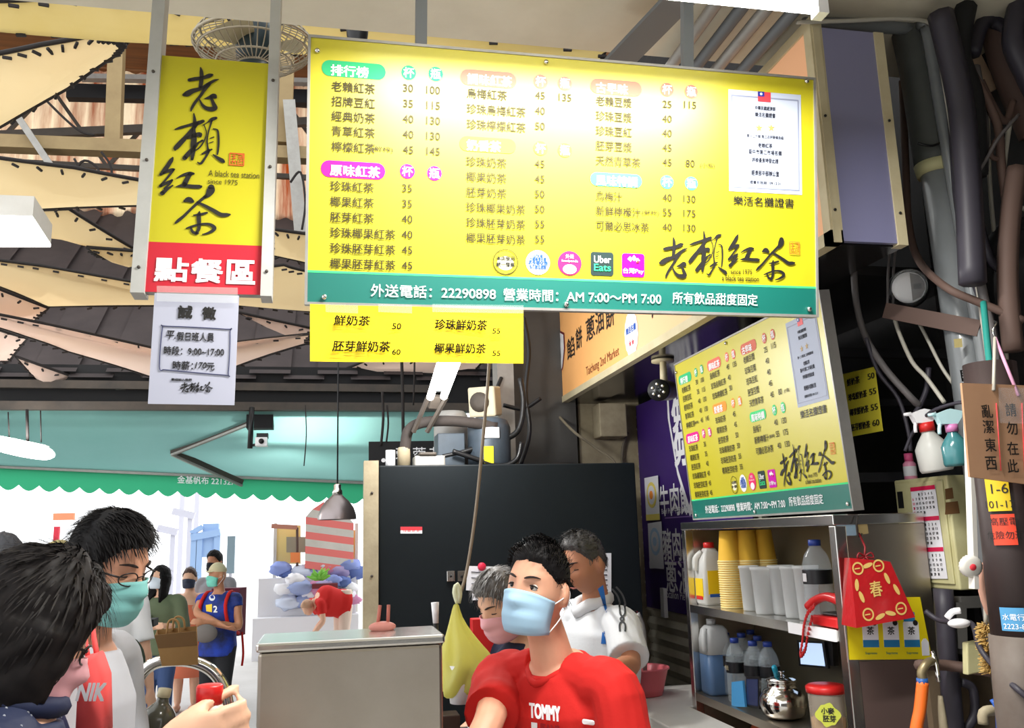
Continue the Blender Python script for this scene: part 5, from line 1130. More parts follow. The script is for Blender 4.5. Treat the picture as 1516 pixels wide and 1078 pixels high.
# cream electric box with calendar
EB0, EB1, EY0, EY1, EZ0, EZ1 = 1.70, 1.97, 2.19, 2.43, 1.57, 1.885
t = thing('electric_box', 'cream metal electric box with rust spots on the right wall', 'box', (1.83,2.31,EZ0))
b = MB(); b.box((EB0,EY0,EZ0),(EB1,EY1,EZ1), M_ebox); b.build('body', t, bev=.004)
b = MB(); b.box((EB0-.006,EY0+.015,EZ0+.015),(EB0-.0005,EY1-.012,EZ1-.012), M_ebox); b.build('door', t, bev=.002)
for z, y0, y1 in ((1.80,2.385,2.41),(1.70,2.39,2.41)): b = MB(); b.box((EB0-.0075,y0,z),(EB0-.0062,y1,z+.05), M_steeld if z < 1.75 else M_black); b.build('sticker', t)
for pts in (((1399,762),(1421,760),(1418,742),(1400,744)), ((1400,740),(1412,738),(1410,722),(1399,724))):
    q = [AY(x,y,EY0-.001) for x,y in pts]; b = MB(); b.add(q, [(0,1,2,3)], M_rustp); b.build('rust_patch', t)
q = [AX(x,y,EB0-.009) for x,y in ((1361,857),(1403,857),(1384,718),(1348,722))]
t = thing('calendar', 'white wall calendar sheet with red month bars on the electric box', 'calendar', tuple(q[0]))
b = MB(); b.add(q, [(0,1,2,3)], M_paper); M_crim = mat('crimson_print', (206,26,76), .5); ex = (q[1]-q[0]).normalized(); nrm = Vector((-1,0,0)); ez = nrm.cross(ex); W_ = (q[1]-q[0]).length; H_ = (q[3]-q[0]).dot(ez); sk = (q[3]-q[0]).dot(ex)/H_
def qp(u, v): return q[0].lerp(q[1],u).lerp(q[3].lerp(q[2],u), v)+Vector((-.0012,0,0))
for k in range(3):
    v1 = 1-k/3; b.add([qp(0,v1-.045),qp(1,v1-.045),qp(1,v1),qp(0,v1)], [(0,1,2,3)], M_crim)
    for r in range(5):
        for d in range(7):
            n_ = r*7+d-(2+k)+1
            if 1 <= n_ <= 30: 
                p = qp(.06+.9*d/7, v1-.085-.05*r); b.text(str(n_), p, ex, ez, 0, 0, .0075 if n_ > 9 else .004, .0075, .0004, M_crim if d in (0,) else M_ink)
b.build('sheet', t, solid=.0008)
# bottle-cap shaped magnet
t = thing('bottle_cap_magnet', 'white crown-shaped magnet with a red centre at the electric box edge', 'magnet', tuple(AY(1436,838,1.86)))
c = AY(1436,838,1.86); b = MB(); rings = []
for r, z in ((.026,0),(.024,.01),(.018,.014)): rings.append([c+CR*(r*(1+.06*(i%2 if r>.02 else 0))*math.cos(2*PI*i/42))+CU*(r*(1+.06*(i%2 if r>.02 else 0))*math.sin(2*PI*i/42))-CF*z for i in range(42)])
b.loft(rings, M_white); b.build('cap', t); b = MB(); b.lathe([(.008,.014),(.007,.0155)], c, M_flag, 16, axis=-CF); b.build('emblem', t)
# pink bottle on the box, two spray bottles hung at the pipe
c = AX(1349,712,1.76); c.z = EZ1+.001; t = thing('pink_bottle', 'small pink bottle standing on the cream electric box', 'bottle', tuple(c))
M_pinkp = mat('pink_bottle', (232,150,180), .4); b = MB(); b.lathe([(.017,0),(.019,.004),(.019,.05),(.012,.058)], c, M_pinkp, 18); b.lathe([(.0193,.012),(.0194,.042)], c, M_paper, 18, cap=False); b.build('bottle', t); b = MB(); b.lathe([(.013,.058),(.013,.082)], c, mat('deep_pink',(220,90,140),.4), 14); b.build('cap', t)
def spray(name_lab, pts, y, mb_, mcol, mtrig, mliq=None, wide=.034):
    base, neck_, top = [AY(px,py,y) for px,py in pts]; ax_ = (neck_-base).normalized(); L = (neck_-base).length
    t = thing('spray_bottle', name_lab, 'spray bottle', tuple(base))
    b = MB(); b.lathe([(wide*.9,0),(wide,.008),(wide,L*.52),(wide*.75,L*.68),(wide*.4,L*.85),(wide*.36,L)], base, mb_, 24, axis=ax_); b.build('bottle', t)
    b = MB(); b.lathe([(wide*.46,L*.9),(wide*.46,L*1.1)], base, mcol, 18, axis=ax_); b.build('collar', t)
    hd = neck_+ax_*.012; b = MB(); sx = -CR; up_ = ax_
    b.prism([(-.03,0),(.012,0),(.026,.018),(.03,.034),(-.0,.04),(-.038,.026)], hd+CF*(-.012), CR, up_, -.024, mtrig); b.build('head', t)
    b = MB(); b.tube([hd+up_*.024-CR*.035, hd+up_*.022-CR*.055], [.006,.004], mtrig, 8); b.build('nozzle', t)
    b = MB(); b.tube([hd-CR*.016+up_*.01, hd-CR*.03-up_*.006, hd-CR*.034-up_*.028], .005, mtrig, 8, 3); b.build('trigger', t)
spray('white spray bottle with a red collar hanging above the electric box', ((1388,698),(1372,632),(0,0)), 2.13, mat('spray_white',(206,206,200),.4,transl=.2), M_redcap, M_whiteP, wide=.044)
spray('spray bottle of teal liquid with a pink collar beside the cardboard notice', ((1419,690),(1409,634),(0,0)), 1.99, mat('teal_liquid_bottle',(58,116,120),.2,coat=.5), mat('pink_collar',(196,120,170),.4), mat('pale_aqua',(176,210,214),.4), wide=.034)
cable(((1340,668,2.2),(1352,640,2.18),(1378,610,2.1),(1420,596,2.0),(1430,600,1.97)), 2, .005, M_cab1, 'black wire holding the spray bottles on the wall')
# cardboard notice hung on strings
q = [AY(x,y,1.68) for x,y in ((1436,706),(1560,722),(1552,572),(1424,567))]
t = thing('cardboard_notice', 'brown cardboard notice with black characters hanging at the right edge', 'notice', tuple(q[0]))
M_card = mat('cardboard', (176,136,104), .8, var=((160,120,90), 10, .6)); b = MB()
b.add(q+[p+Vector((0,.006,0)) for p in q], [(0,1,2,3),(7,6,5,4),(0,4,5,1),(1,5,6,2),(2,6,7,3),(3,7,4,0)], M_card)
def ctx(px, py, s, hh, m=M_ink):
    c = AY(px,py,1.679); b.text(s, c, EX, EZ, 0, 0, hh*.00131*.95, hh*.00131, .001, m, .008, align='c')
for s, x, y in (('亂',1461,609),('潔',1463,632),('東',1466,659),('西',1467,686),('請',1496,607),('勿',1498,634),('在',1499,664),('此',1499,690)): ctx(x, y, s, 22)
for xs in (((1475,597),(1482,697)),((1513,597),(1517,700))): b.tube([AY(x,y,1.678) for x,y in xs], .0012, M_flag, 4)
b.build('board', t)
b = MB(); b.add([AY(x,y,1.672) for x,y in ((1480,626),(1560,630),(1556,575),(1478,574))], [(0,1,2,3)], mat('clear_sleeve',(230,234,240),.06,alpha=.16,spec=1.0)); b.build('plastic_sleeve', t)
M_pstr = mat('pink_string', (206,150,180), .6); M_tstr = mat('teal_string', (30,130,120), .6)
for a, c, m in (((1471,578),(1473,500),M_cab4),((1508,586),(1473,500),M_pstr)): b = MB(); b.tube([AY(*a,1.676), AY(*c,1.72)], .004, m, 6); b.build('string', t)
b = MB(); b.tube([AY(1473,500,1.72), AY(1470,488,1.72), AY(1476,478,1.72), AY(1471,476,1.74)], .002, M_chrome, 6, 3); b.build('hook', t)
cable(((1456,448,1.9),(1462,510,1.85),(1468,566,1.8)), 1.9, .008, M_tstr, 'teal string hanging left of the cardboard notice')
# dark stand pipe with stickers under the notice, white strip in front
t = thing('stand_pipe', 'thick dark stand pipe covered with stickers at the lower right edge', 'pipe', (1.475,1.78,0))
SP = Vector((AY(1490,800,1.78).x,1.78,0)); b = MB(); b.tube([(SP.x-.02,1.78,0),(SP.x-.007,1.78,1.36),(SP.x,1.78,1.5)], .062, mat('worn_grey_pipe',(120,112,104),.6,var=((84,70,62),6,.9)), 28); b.build('lower_pipe', t)
b = MB(); b.tube([(SP.x,1.78,1.49),(SP.x+.007,1.78,1.7),(SP.x+.017,1.78,2.12)], .058, mat('dark_brown_pipe',(62,48,46),.5,var=((40,32,32),5,.8)), 28); b.build('upper_pipe', t)
def pipe_sticker(a0, a1, z0, z1, m, name='sticker', txt=None, tm=None):
    b = MB(); n = 10; vs = []; r = .0648
    for i in range(n+1):
        a = a0+(a1-a0)*i/n; vs += [(SP.x+.008+r*math.cos(a), SP.y+r*math.sin(a), z0), (SP.x+.008+r*math.cos(a), SP.y+r*math.sin(a), z1)]
    b.add(vs, [(2*i,2*i+2,2*i+3,2*i+1) for i in range(n)], m, True)
    if txt:
        for s, u, zc, hh in txt:
            vs_, fs_ = text_mesh(s, 0.0); wx = max(v[0] for v in vs_)-min(v[0] for v in vs_); hy = max(v[1] for v in vs_)-min(v[1] for v in vs_); x0_ = min(v[0] for v in vs_); y0_ = min(v[1] for v in vs_); k = hh/hy
            b.add([(SP.x+.008+(r+.0012)*math.cos(u+((v[0]-x0_)-wx/2)*k/r), SP.y+(r+.0012)*math.sin(u+((v[0]-x0_)-wx/2)*k/r), zc+(v[1]-y0_)*k-hh/2) for v in vs_], fs_, tm)
    b.build(name, t)
AP = math.atan2(-SP.y, -SP.x)   # towards the camera
pipe_sticker(AP-.55, AP+.2, 1.775, 1.855, mat('sticker_yellow',(210,180,30),.5), txt=[('1-6',AP-.1,1.825,.022),('101-17',AP-.15,1.79,.016)], tm=M_ink)
pipe_sticker(AP-.5, AP+.25, 1.70, 1.768, mat('sticker_red',(226,70,44),.5), txt=[('高壓電',AP-.1,1.752,.018),('危險勿近',AP-.12,1.722,.018)], tm=M_ink)
pipe_sticker(AP-.62, AP+.15, 1.515, 1.565, mat('sticker_blue',(80,150,196),.5), txt=[('水電行',AP-.2,1.545,.014),('2223-8',AP-.2,1.525,.011)], tm=M_whiteP)
b = MB(); b.bar(AY(1432,580,1.86), AY(1442,872,1.86), .012, .02, M_white); tag(b.build('white_trunking'), 'narrow white cable trunking between the electric box and the dark pipe', 'trunking')
# brush, rag, board and plumbing at the lower right
t = thing('scrub_brush', 'worn yellow bristle brush hanging at the lower right by the dark pipe', 'brush', tuple(AY(1465,1000,1.95)))
bc_ = AY(1464,960,1.95); b = MB(); rnd = random.Random(8); M_br = mat('straw_bristle', (206,170,100), .8)
for _ in range(420):
    z = rnd.uniform(-.055,.06); a = rnd.uniform(0,2*PI); p = bc_+Vector((.002*z,0,z)); L = .022+.008*rnd.random()
    e = p+Vector((L*math.cos(a), L*math.sin(a), rnd.uniform(-.012,.008))); b.tube([p,e], [.0018,.0012], M_br, 3)
b.tube([bc_+Vector((0,0,-.055)), bc_+Vector((0,0,.06))], .006, M_steeld, 6); b.build('bristles', t)
b = MB(); b.tube([bc_+Vector((0,0,.055)), AY(1458,880,1.94), AY(1452,840,1.94)], .005, M_cab4, 6, 3); b.build('handle', t)
b = MB(); rows = []
for i, (px, py, w_) in enumerate(((1456,830,.006),(1452,862,.012),(1460,890,.014),(1466,915,.006))):
    c = AY(px,py,1.90); rows.append([c+Vector((w_*math.cos(a)*(1+.2*math.sin(3*a)), .006*math.sin(a), 0)) for a in [2*PI*j/14 for j in range(14)]])
b.loft(rows[::-1], mat('pinkish_rag',(196,150,130),.9)); tag(b.build('rag', sub=1), 'pinkish rag tucked between the electric box and the dark pipe', 'rag')
q = [AY(x,y,2.03) for x,y in ((1433,1000),(1478,990),(1470,945),(1432,952))]; b = MB(); b.add(q+[p+Vector((0,.02,0)) for p in q], [(0,1,2,3),(7,6,5,4),(0,4,5,1),(1,5,6,2),(2,6,7,3),(3,7,4,0)], M_ebox); tag(b.build('board', bev=.003), 'cream offcut board behind the bristle brush', 'board')
q = [AY(x,y,2.2) for x,y in ((1420,960),(1475,960),(1470,890),(1418,892))]; b = MB(); 
for i in range(4): b.bar(q[i], q[(i+1)%4], .03, .03, M_grey)
tag(b.build('bracket_frame'), 'grey square metal bracket behind the brush', 'bracket')
cable(((1396,872,2.2),(1402,960,2.2),(1414,1100,2.2),(1418,1200,2.2)), 2.2, .026, M_cab1, 'black upright pipe below the cream electric box', 2, 'water_pipe')
cable(((1360,985,2.12),(1400,985,2.16),(1450,992,2.1),(1490,998,2.0)), 2.1, .014, M_cab3, 'rusty horizontal water pipe with taps at the lower right', 2, 'water_pipe')
t = thing('tap', 'brass tap with an orange hose joined on at the cabinet foot', 'tap', tuple(AY(1368,985,2.12)))
b = MB(); b.tube([AY(1384,978,2.13), AY(1372,982,2.1), AY(1364,996,2.1), AY(1366,1006,2.1)], .011, mat('old_brass',(150,136,104),.4,.6), 10, 3); b.build('spout', t)
b = MB(); b.tube([AY(1380,964,2.12), AY(1386,985,2.11), AY(1390,1010,2.1)], .006, M_chrome, 8, 2); b.build('lever', t)
b = MB(); b.lathe([(.014,0),(.014,.016)], AY(1366,1014,2.1), mat('blue_clip',(40,90,160),.4), 14); b.build('clamp', t)
cable(((1366,1010,2.1),(1362,1050,2.1),(1355,1090,2.1),(1345,1200,2.1),(1340,1400,2.15)), 2.1, .015, mat('orange_hose',(236,112,36),.45), 'orange garden hose running down from the tap', 5, 'hose')
cable(((1370,905,2.15),(1390,918,2.12),(1420,922,2.05),(1440,925,2.02),(1450,958,1.95),(1470,985,1.9),(1500,1015,1.75),(1530,1040,1.72)), 2, .007, M_cab1, 'black cable with a white tie crossing the lower right pipes')
b = MB(); b.ell(AY(1420,923,2.03), (.03,.02,.012), M_whiteP); b.tube([AY(1402,915,2.05), AY(1410,906,2.04), AY(1422,904,2.03)], .008, M_whiteP, 8, 3); tag(b.build('tape_wrap'), 'white tape wrapped on the black cable joint', 'tape')
t = thing('tap', 'small corroded tap with a blue handle near the right bottom corner', 'tap', tuple(AY(1470,1050,1.9)))
b = MB(); b.tube([AY(1490,1055,1.92), AY(1470,1052,1.9), AY(1456,1056,1.9), AY(1456,1072,1.9)], .012, M_pillar, 10, 3); b.build('spout', t)
b = MB(); b.tube([AY(1468,1036,1.9), AY(1476,1052,1.89), AY(1478,1090,1.89)], .005, M_blueP, 8, 2); b.build('handle', t)
b = MB(); q = AY(1440,1010,2.25); b.box((1.62,2.26,0),(1.99,2.30,1.36), mat('stained_plaster',(126,108,84),.8,var=((84,70,54),6,.9))); structure(b, 'wall_ledge')
cable(((1422,1010,2.2),(1440,1020,2.2),(1442,1060,2.2),(1425,1085,2.2)), 2.2, .012, M_cab1, 'black loop of hose below the rusty water pipe')
t = thing('brush', 'old paintbrush with a pale handle hanging beside the orange hose', 'brush', tuple(AY(1395,1070,2.12)))
b = MB(); b.tube([AY(1392,1030,2.12), AY(1395,1060,2.12), AY(1400,1100,2.12)], [.006,.01,.013], M_pillar, 8, 3); b.build('handle', t)
# ================================================================ people
def gs(v, c, s): return math.exp(-((v-c)/s)**2)
def smooth01(t): t = min(1, max(0, t)); return t*t*(3-2*t)
def head_base(d, face=True):
    x, y, z = d[0]*.073, d[1]*.093, d[2]*.117
    t = smooth01((-z-.005)/.115); x *= 1-.27*t**1.2
    if y > 0: y *= 1-.38*t
    else: y = y*(1-.05*t); y = -.091*(min(1, abs(y)/.091))**.86
    if not face: return Vector((x, y, z))
    if y < 0:
        ax_ = abs(x)
        y -= .021*gs(x,0,.011)*gs(z,-.028,.016) + .011*gs(x,0,.009)*gs(z,-.004,.02)
        y -= .007*gs(ax_,.013,.007)*gs(z,-.035,.008)
        y += .009*gs(ax_,.032,.016)*gs(z,.004,.012)
        y -= .005*gs(ax_,.03,.022)*gs(z,.028,.009)
        y -= .004*gs(ax_,.042,.02)*gs(z,-.03,.02)
        y -= .006*gs(x,0,.021)*(gs(z,-.064,.006)+gs(z,-.075,.006)) - .003*gs(x,0,.02)*gs(z,-.0695,.002)
        y -= .008*gs(x,0,.02)*gs(z,-.102,.014)
    return Vector((x, y, z))
def frame_from(f, roll=0.0):
    f = Vector(f).normalized(); up = Vector((0,0,1)); l = up.cross(f).normalized(); u = f.cross(l)
    M = Matrix.Identity(3)
    if roll: R = Matrix.Rotation(roll, 3, f); l = R @ l; u = R @ u
    for i in range(3): M[i][0] = l[i]; M[i][1] = -f[i]; M[i][2] = u[i]
    return M
def dirs(nu, nv):
    for i in range(nv+1):
        t = PI*i/nv
        for j in range(nu): p = 2*PI*j/nu; yield (math.sin(t)*math.cos(p), math.sin(t)*math.sin(p), -math.cos(t))
def grid_faces(nu, nv): return [(i*nu+j, i*nu+(j+1)%nu, (i+1)*nu+(j+1)%nu, (i+1)*nu+j) for i in range(nv) for j in range(nu)]
def head_mb(b, H, R, s, m, nu=64, nv=48):
    b.add([H + R @ (head_base(d)*s) for d in dirs(nu, nv)], grid_faces(nu, nv), m, True)
    for sx in (-1,1):
        E = Matrix.Rotation(sx*.35, 3, 'Z')
        b.ell(H + R @ (Vector((sx*.077,.012,-.008))*s), (.012*s,.020*s,.032*s), m, R @ E, 14, 10)
def hand_mb(b, w, d, pn, m, s=1.0, curl=.6, side=1):
    """w wrist, d finger direction, pn palm normal, side: +1 puts the thumb on d x pn"""
    w, d, pn = Vector(w), Vector(d).normalized(), Vector(pn); pn = (pn-d*pn.dot(d)).normalized(); e = d.cross(pn)*side
    R = []
    for k, (t, hw, ht) in enumerate(((0,.024,.019),(.03,.033,.017),(.065,.040,.014),(.088,.039,.011))):
        c = w+d*t*s; R.append([c+e*(hw*s*math.cos(2*PI*i/14))+pn*(ht*s*math.sin(2*PI*i/14)) for i in range(14)])
    b.loft(R, m)
    for i, (o, L) in enumerate(((.029,.070),(.0095,.078),(-.0095,.072),(-.028,.056))):
        p = w+d*.082*s+e*o*s; a = curl*.5+.05*i; pts = [p-d*.01*s, p]; rr = [.0095*s,.0095*s]
        for f in (.45,.32,.27):
            dv = d*math.cos(a)+pn*math.sin(a)+e*(o*1.2); p = p+dv.normalized()*(L*f*s); pts.append(p); rr.append(rr[-1]*.93); a += curl*.8
        b.tube(pts, rr, m, 8, 2); b.ell(pts[-1], (rr[-1]*1.02,)*3, m, None, 8, 6)
    p = w+d*.022*s+e*.026*s; tv = (d*.9+e*.38+pn*.4).normalized(); pts = [p-tv*.012*s, p+tv*.028*s, p+(tv+d*.25+pn*.25*curl)*.052*s, p+(tv+d*.5+pn*.6*curl)*.072*s]
    b.tube(pts, [.013*s,.0125*s,.0105*s,.008*s], m, 8, 2); b.ell(pts[-1], (.008*s,)*3, m, None, 8, 6)
def hair_mesh(b, H, R, s, style, m, seed=0, strands=600):
    rnd = random.Random(seed)
    def hl(a):   # hairline height by angle from the front
        k = HAIR[style]['line']
        for (a0,z0),(a1,z1) in zip(k, k[1:]):
            if a <= a1: return z0+(z1-z0)*(a-a0)/(a1-a0)
        return k[-1][1]
    st = HAIR[style]; nu, nv = 72, 48; vs = []; ok = []
    for d in dirs(nu, nv):
        p = head_base(d, False); a = abs(math.degrees(math.atan2(d[0], -d[1])))
        lo = hl(a)+.004*noise.noise(Vector(d)*9+Vector((seed,0,0)))
        z = d[2]*.117; k = smooth01((z-lo)/.016)
        th = st['side']+(st['top']-st['side'])*smooth01((z-.01)/.07)
        if a < 60: th += st.get('front',0)*smooth01((z-.05)/.03)*(1-a/90)
        th *= 1+.35*noise.noise(Vector(d)*5+Vector((0,seed,0)))
        if st.get('drop') and z < .02:               # long hair falls straight instead of following the jaw
            q = Vector((d[0]*.078, abs(d[1])*.095*(1 if d[1]>0 else -1), z)); f = math.hypot(d[0],d[1]) or 1
            q.x, q.y = d[0]/f*.080, d[1]/f*.097; q.z = -st['drop']*(1-math.sqrt(max(0,1-(min(0,d[2]))**2)))*1.0 + min(z,.02)
            p = q if k > 0 else p
        n = Vector((d[0],d[1],d[2]*.8)).normalized()
        vs.append(H + R @ ((p+n*(th*k-.006*(1-k)*1.0))*s)); ok.append(k)
    b.add(vs, grid_faces(nu, nv), m, True)
    idx = [i for i, k in enumerate(ok) if k > .6]
    L0 = st['len']
    for _ in range(strands):
        i = rnd.choice(idx); p = vs[i]; n = (p-H).normalized(); loc = R.transposed() @ n
        flow = R @ Vector(st['flow'](loc)); t = (flow - n*flow.dot(n)*st.get('tuck',.7)).normalized()
        L = L0*s*(.6+.8*rnd.random()); sd = n.cross(t)*(.0013*s); j = Vector((rnd.uniform(-1,1),rnd.uniform(-1,1),rnd.uniform(-1,1)))*st.get('jit',.25)
        pts = [p-n*.004, p+(t+j*.3)*L*.4+n*.003*st.get('lift',1), p+(t+j*.7)*L*.75+n*.004*st.get('lift',1), p+(t+j)*L+n*.002*st.get('lift',1)]
        b.add([pts[0]-sd, pts[0]+sd, pts[1]+sd, pts[1]-sd, pts[2]+sd*.8, pts[2]-sd*.8, pts[3]], [(0,1,2,3),(3,2,4,5),(5,4,6)], m, True)
HAIR = {
 'crop': dict(line=((0,.066),(40,.06),(62,.034),(80,.012),(100,.016),(125,-.03),(180,-.06)), side=.005, top=.011, front=.005, len=.018, flow=lambda l: (l[0]*.4, -.5 if l[1]<0.3 else .2, .35 if l[2]>.5 else -.7), lift=1.4, tuck=.5),
 'short': dict(line=((0,.062),(40,.056),(62,.03),(82,-.006),(100,-.002),(125,-.04),(180,-.075)), side=.010, top=.017, front=.006, len=.035, jit=.12, flow=lambda l: (l[0]*.5, -.75 if l[1]<0.1 else .25, -.45), lift=.5, tuck=.95),
 'old': dict(line=((0,.074),(40,.068),(60,.045),(80,.008),(100,.012),(125,-.03),(180,-.06)), side=.005, top=.013, front=.008, len=.028, flow=lambda l: (l[0]*.5,-.7,.5 if l[2]>.5 else -.6), lift=1.6, tuck=.5),
 'bob': dict(line=((0,.05),(38,.038),(52,-.06),(75,-.2),(180,-.2)), side=.022, top=.022, front=.004, drop=.02, len=.04, jit=.08, flow=lambda l: (l[0]*.2, .15, -1), lift=.4, tuck=1.0),
 'long': dict(line=((0,.058),(40,.045),(56,-.07),(75,-.2),(180,-.2)), side=.014, top=.016, front=.0, drop=.12, len=.08, flow=lambda l: (l[0]*.1, .1, -1), lift=.6, tuck=.9),
 'tied': dict(line=((0,.06),(40,.054),(65,.025),(85,.0),(110,-.02),(180,-.07)), side=.009, top=.012, front=0, len=.04, flow=lambda l: (0,1,-.2), lift=.6, tuck=.9),
}
def face_mask(root, name, H, R, s, m, mloop, loops=True, lab=None):
    b = MB(); nu, nv = 18, 14; vs = []
    for j in range(nv+1):
        v = j/nv
        for i in range(nu+1):
            u = -1+2*i/nu; a = math.radians(72)*u
            r = .0985+.020*gs(v,.22,.22)*gs(u,0,.30)+.006*gs(v,.6,.35)-.016*smooth01((v-.75)/.25)
            x = (.076-.010*v)*math.sin(a)*1.03; y = -r*math.cos(a)**.8 - .001 if abs(u) < 1 else -r*math.cos(a)
            z = -.004-.020*u*u-(.112-.028*u*u)*v - .006*gs(u,0,.25)*0
            y += .0022*math.sin(v*2*PI*3.0)*(1-u*u)
            vs.append(H + R @ (Vector((x,y,z))*s))
    b.add(vs, [(j*(nu+1)+i, (j+1)*(nu+1)+i, (j+1)*(nu+1)+i+1, j*(nu+1)+i+1) for j in range(nv) for i in range(nu)], m, True)
    o = b.build(name, root, solid=.002, label=lab)
    if loops:
        for sx in (-1,1):
            q = MB(); i = nu if sx > 0 else 0; p0 = vs[i+1*(nu+1)]; p1 = vs[i+(nv-1)*(nu+1)]
            e = H + R @ (Vector((sx*.083,.022,.004))*s); e2 = H + R @ (Vector((sx*.081,.026,-.022))*s)
            q.tube([p0, p0.lerp(e,.5)+R@Vector((sx*.004,0,0)), e, e2, e2.lerp(p1,.55)+R@Vector((sx*.006,0,0)), p1], .0017*s, mloop, 6, 3); q.build('ear_loop', o)
    return o
def bez(*p): return p
def torso(b, hips, neck, sdir, fdir, sh, m, infl=0.0, hem=None, wide=1.0, deep=1.0):
    """closed loft from the hips (or hem) to the neck"""
    hips, neck, s, f = map(Vector, (hips, neck, sdir, fdir)); ax = neck-hips; an = ax.normalized()
    f = f-an*f.dot(an); f = f.normalized() if f.length > .3 else (Vector((0,0,-1))+an*an.z).normalized()
    prof = ((-.06,.150,.105),(.10,.160,.115),(.30,.146,.105),(.52,.160,.115),(.70,.172,.122),(.84,.160,.108),(.93,.105,.085),(.99,.066,.064))
    if hem is not None: prof = tuple((hem+(t+.06)/1.05*(.99-hem), a, c) for t, a, c in prof)
    R = []
    for t, a, c in prof:
        p = hips+ax*t; a = (a*wide+infl)*(sh/.175); c = c*deep+infl
        R.append([p + s*(a*abs(math.cos(q))**.85*(1 if math.cos(q)>=0 else -1)) + f*(c*math.sin(q)) for q in [2*PI*i/28 for i in range(28)]])
    # winding: s x f points down or up
    if s.cross(f).dot(ax) < 0: R = [r[::-1] for r in R]
    b.loft(R, m)
def limb(b, pts, rr, m, n=14, sm=4): b.tube([tuple(p) for p in pts], rr, m, n, sm)
def folds(amp, fx=9.0, seed=0.0, drape=2.0):
    def f(co): 
        q = Vector((co.x*fx+seed, co.y*fx, co.z*fx/drape)); return amp*(noise.noise(q)+.5*noise.noise(q*2.1))
    return f
M_sk = mat('skin', (226,172,142), .5, var=((214,154,124), 18, .5), sss=.08)
M_skt = mat('tanned_skin', (196,138,104), .5, var=((182,122,90), 18, .5), sss=.06)
M_skp = mat('pale_skin', (228,182,154), .5, var=((216,166,136), 18, .5), sss=.08)
M_hair = mat('black_hair', (16,15,17), .6, var=((26,23,23), 60, .7), spec=.2)
M_hairb = mat('brown_black_hair', (20,18,19), .6, var=((34,29,28), 60, .7), spec=.2)
M_hairg = mat('grey_hair', (120,116,112), .5, var=((60,58,58), 45, 1.0))
M_eye = mat('eye_white', (206,198,190), .5, spec=.2); M_iris = mat('eye_dark', (30,20,16), .15); M_brow = mat('eyebrow', (40,30,26), .7); M_lip = mat('lips', (184,110,98), .45)
M_mask = mat('mask_blue', (176,212,236), .7, transl=.15); M_maskt = mat('mask_teal', (136,204,200), .7, transl=.15); M_maskp = mat('mask_pink', (238,178,186), .7, transl=.15); M_maskd = mat('mask_dark', (44,50,70), .7); M_loop = mat('mask_loop', (236,236,236), .7)
def face_bits(root, H, R, s, closed=False, brow=M_brow, lips=False, sides=(-1,1), one=.0):
    for sx in sides:
        c = Vector((sx*.031,-.0685,.004))
        if not closed:
            b = MB(); b.ell(H + R @ (c*s), (.0132*s,)*3, M_eye, R, 14, 10)
            ir = c + Vector((sx*-.0015*0+one,-.0082,.0)); b.ell(H + R @ (ir*s), (.0072*s,.0064*s,.0070*s), M_iris, R, 10, 8); b.build('eye', root)
        b = MB(); arc = [Vector((sx*(.031-.0145+.029*t), -.0832+.0075*abs(2*t-1)**1.5, .004+(.0058*math.sin(PI*min(1,t*1.02))*(0 if closed else 1))+(-.002 if closed else .0))) for t in [k/6 for k in range(7)]]
        b.tube([H + R @ (p*s) for p in arc], [.0010*s]+[.0020*s]*5+[.0012*s], M_brow, 6); b.build('eyelash', root)
        b = MB(); pts = [Vector((sx*(.013+.036*t), -.0950+.0225*t*t, .025+.006*math.sin(PI*t*.8))) for t in [k/5 for k in range(6)]]
        b.tube([H + R @ (p*s) for p in pts], [.0018*s,.0032*s,.0034*s,.003*s,.0022*s,.001*s], brow, 6); b.build('eyebrow', root)
    if lips:
        b = MB(); b.tube([H + R @ (Vector((x,-.0915-.004*(1-(x/.024)**2),-.0695+.001*abs(x)/.02))*s) for x in (-.024,-.012,0,.012,.024)], [.001*s,.0035*s,.004*s,.0035*s,.001*s], M_lip, 6, 2); b.build('mouth', root)
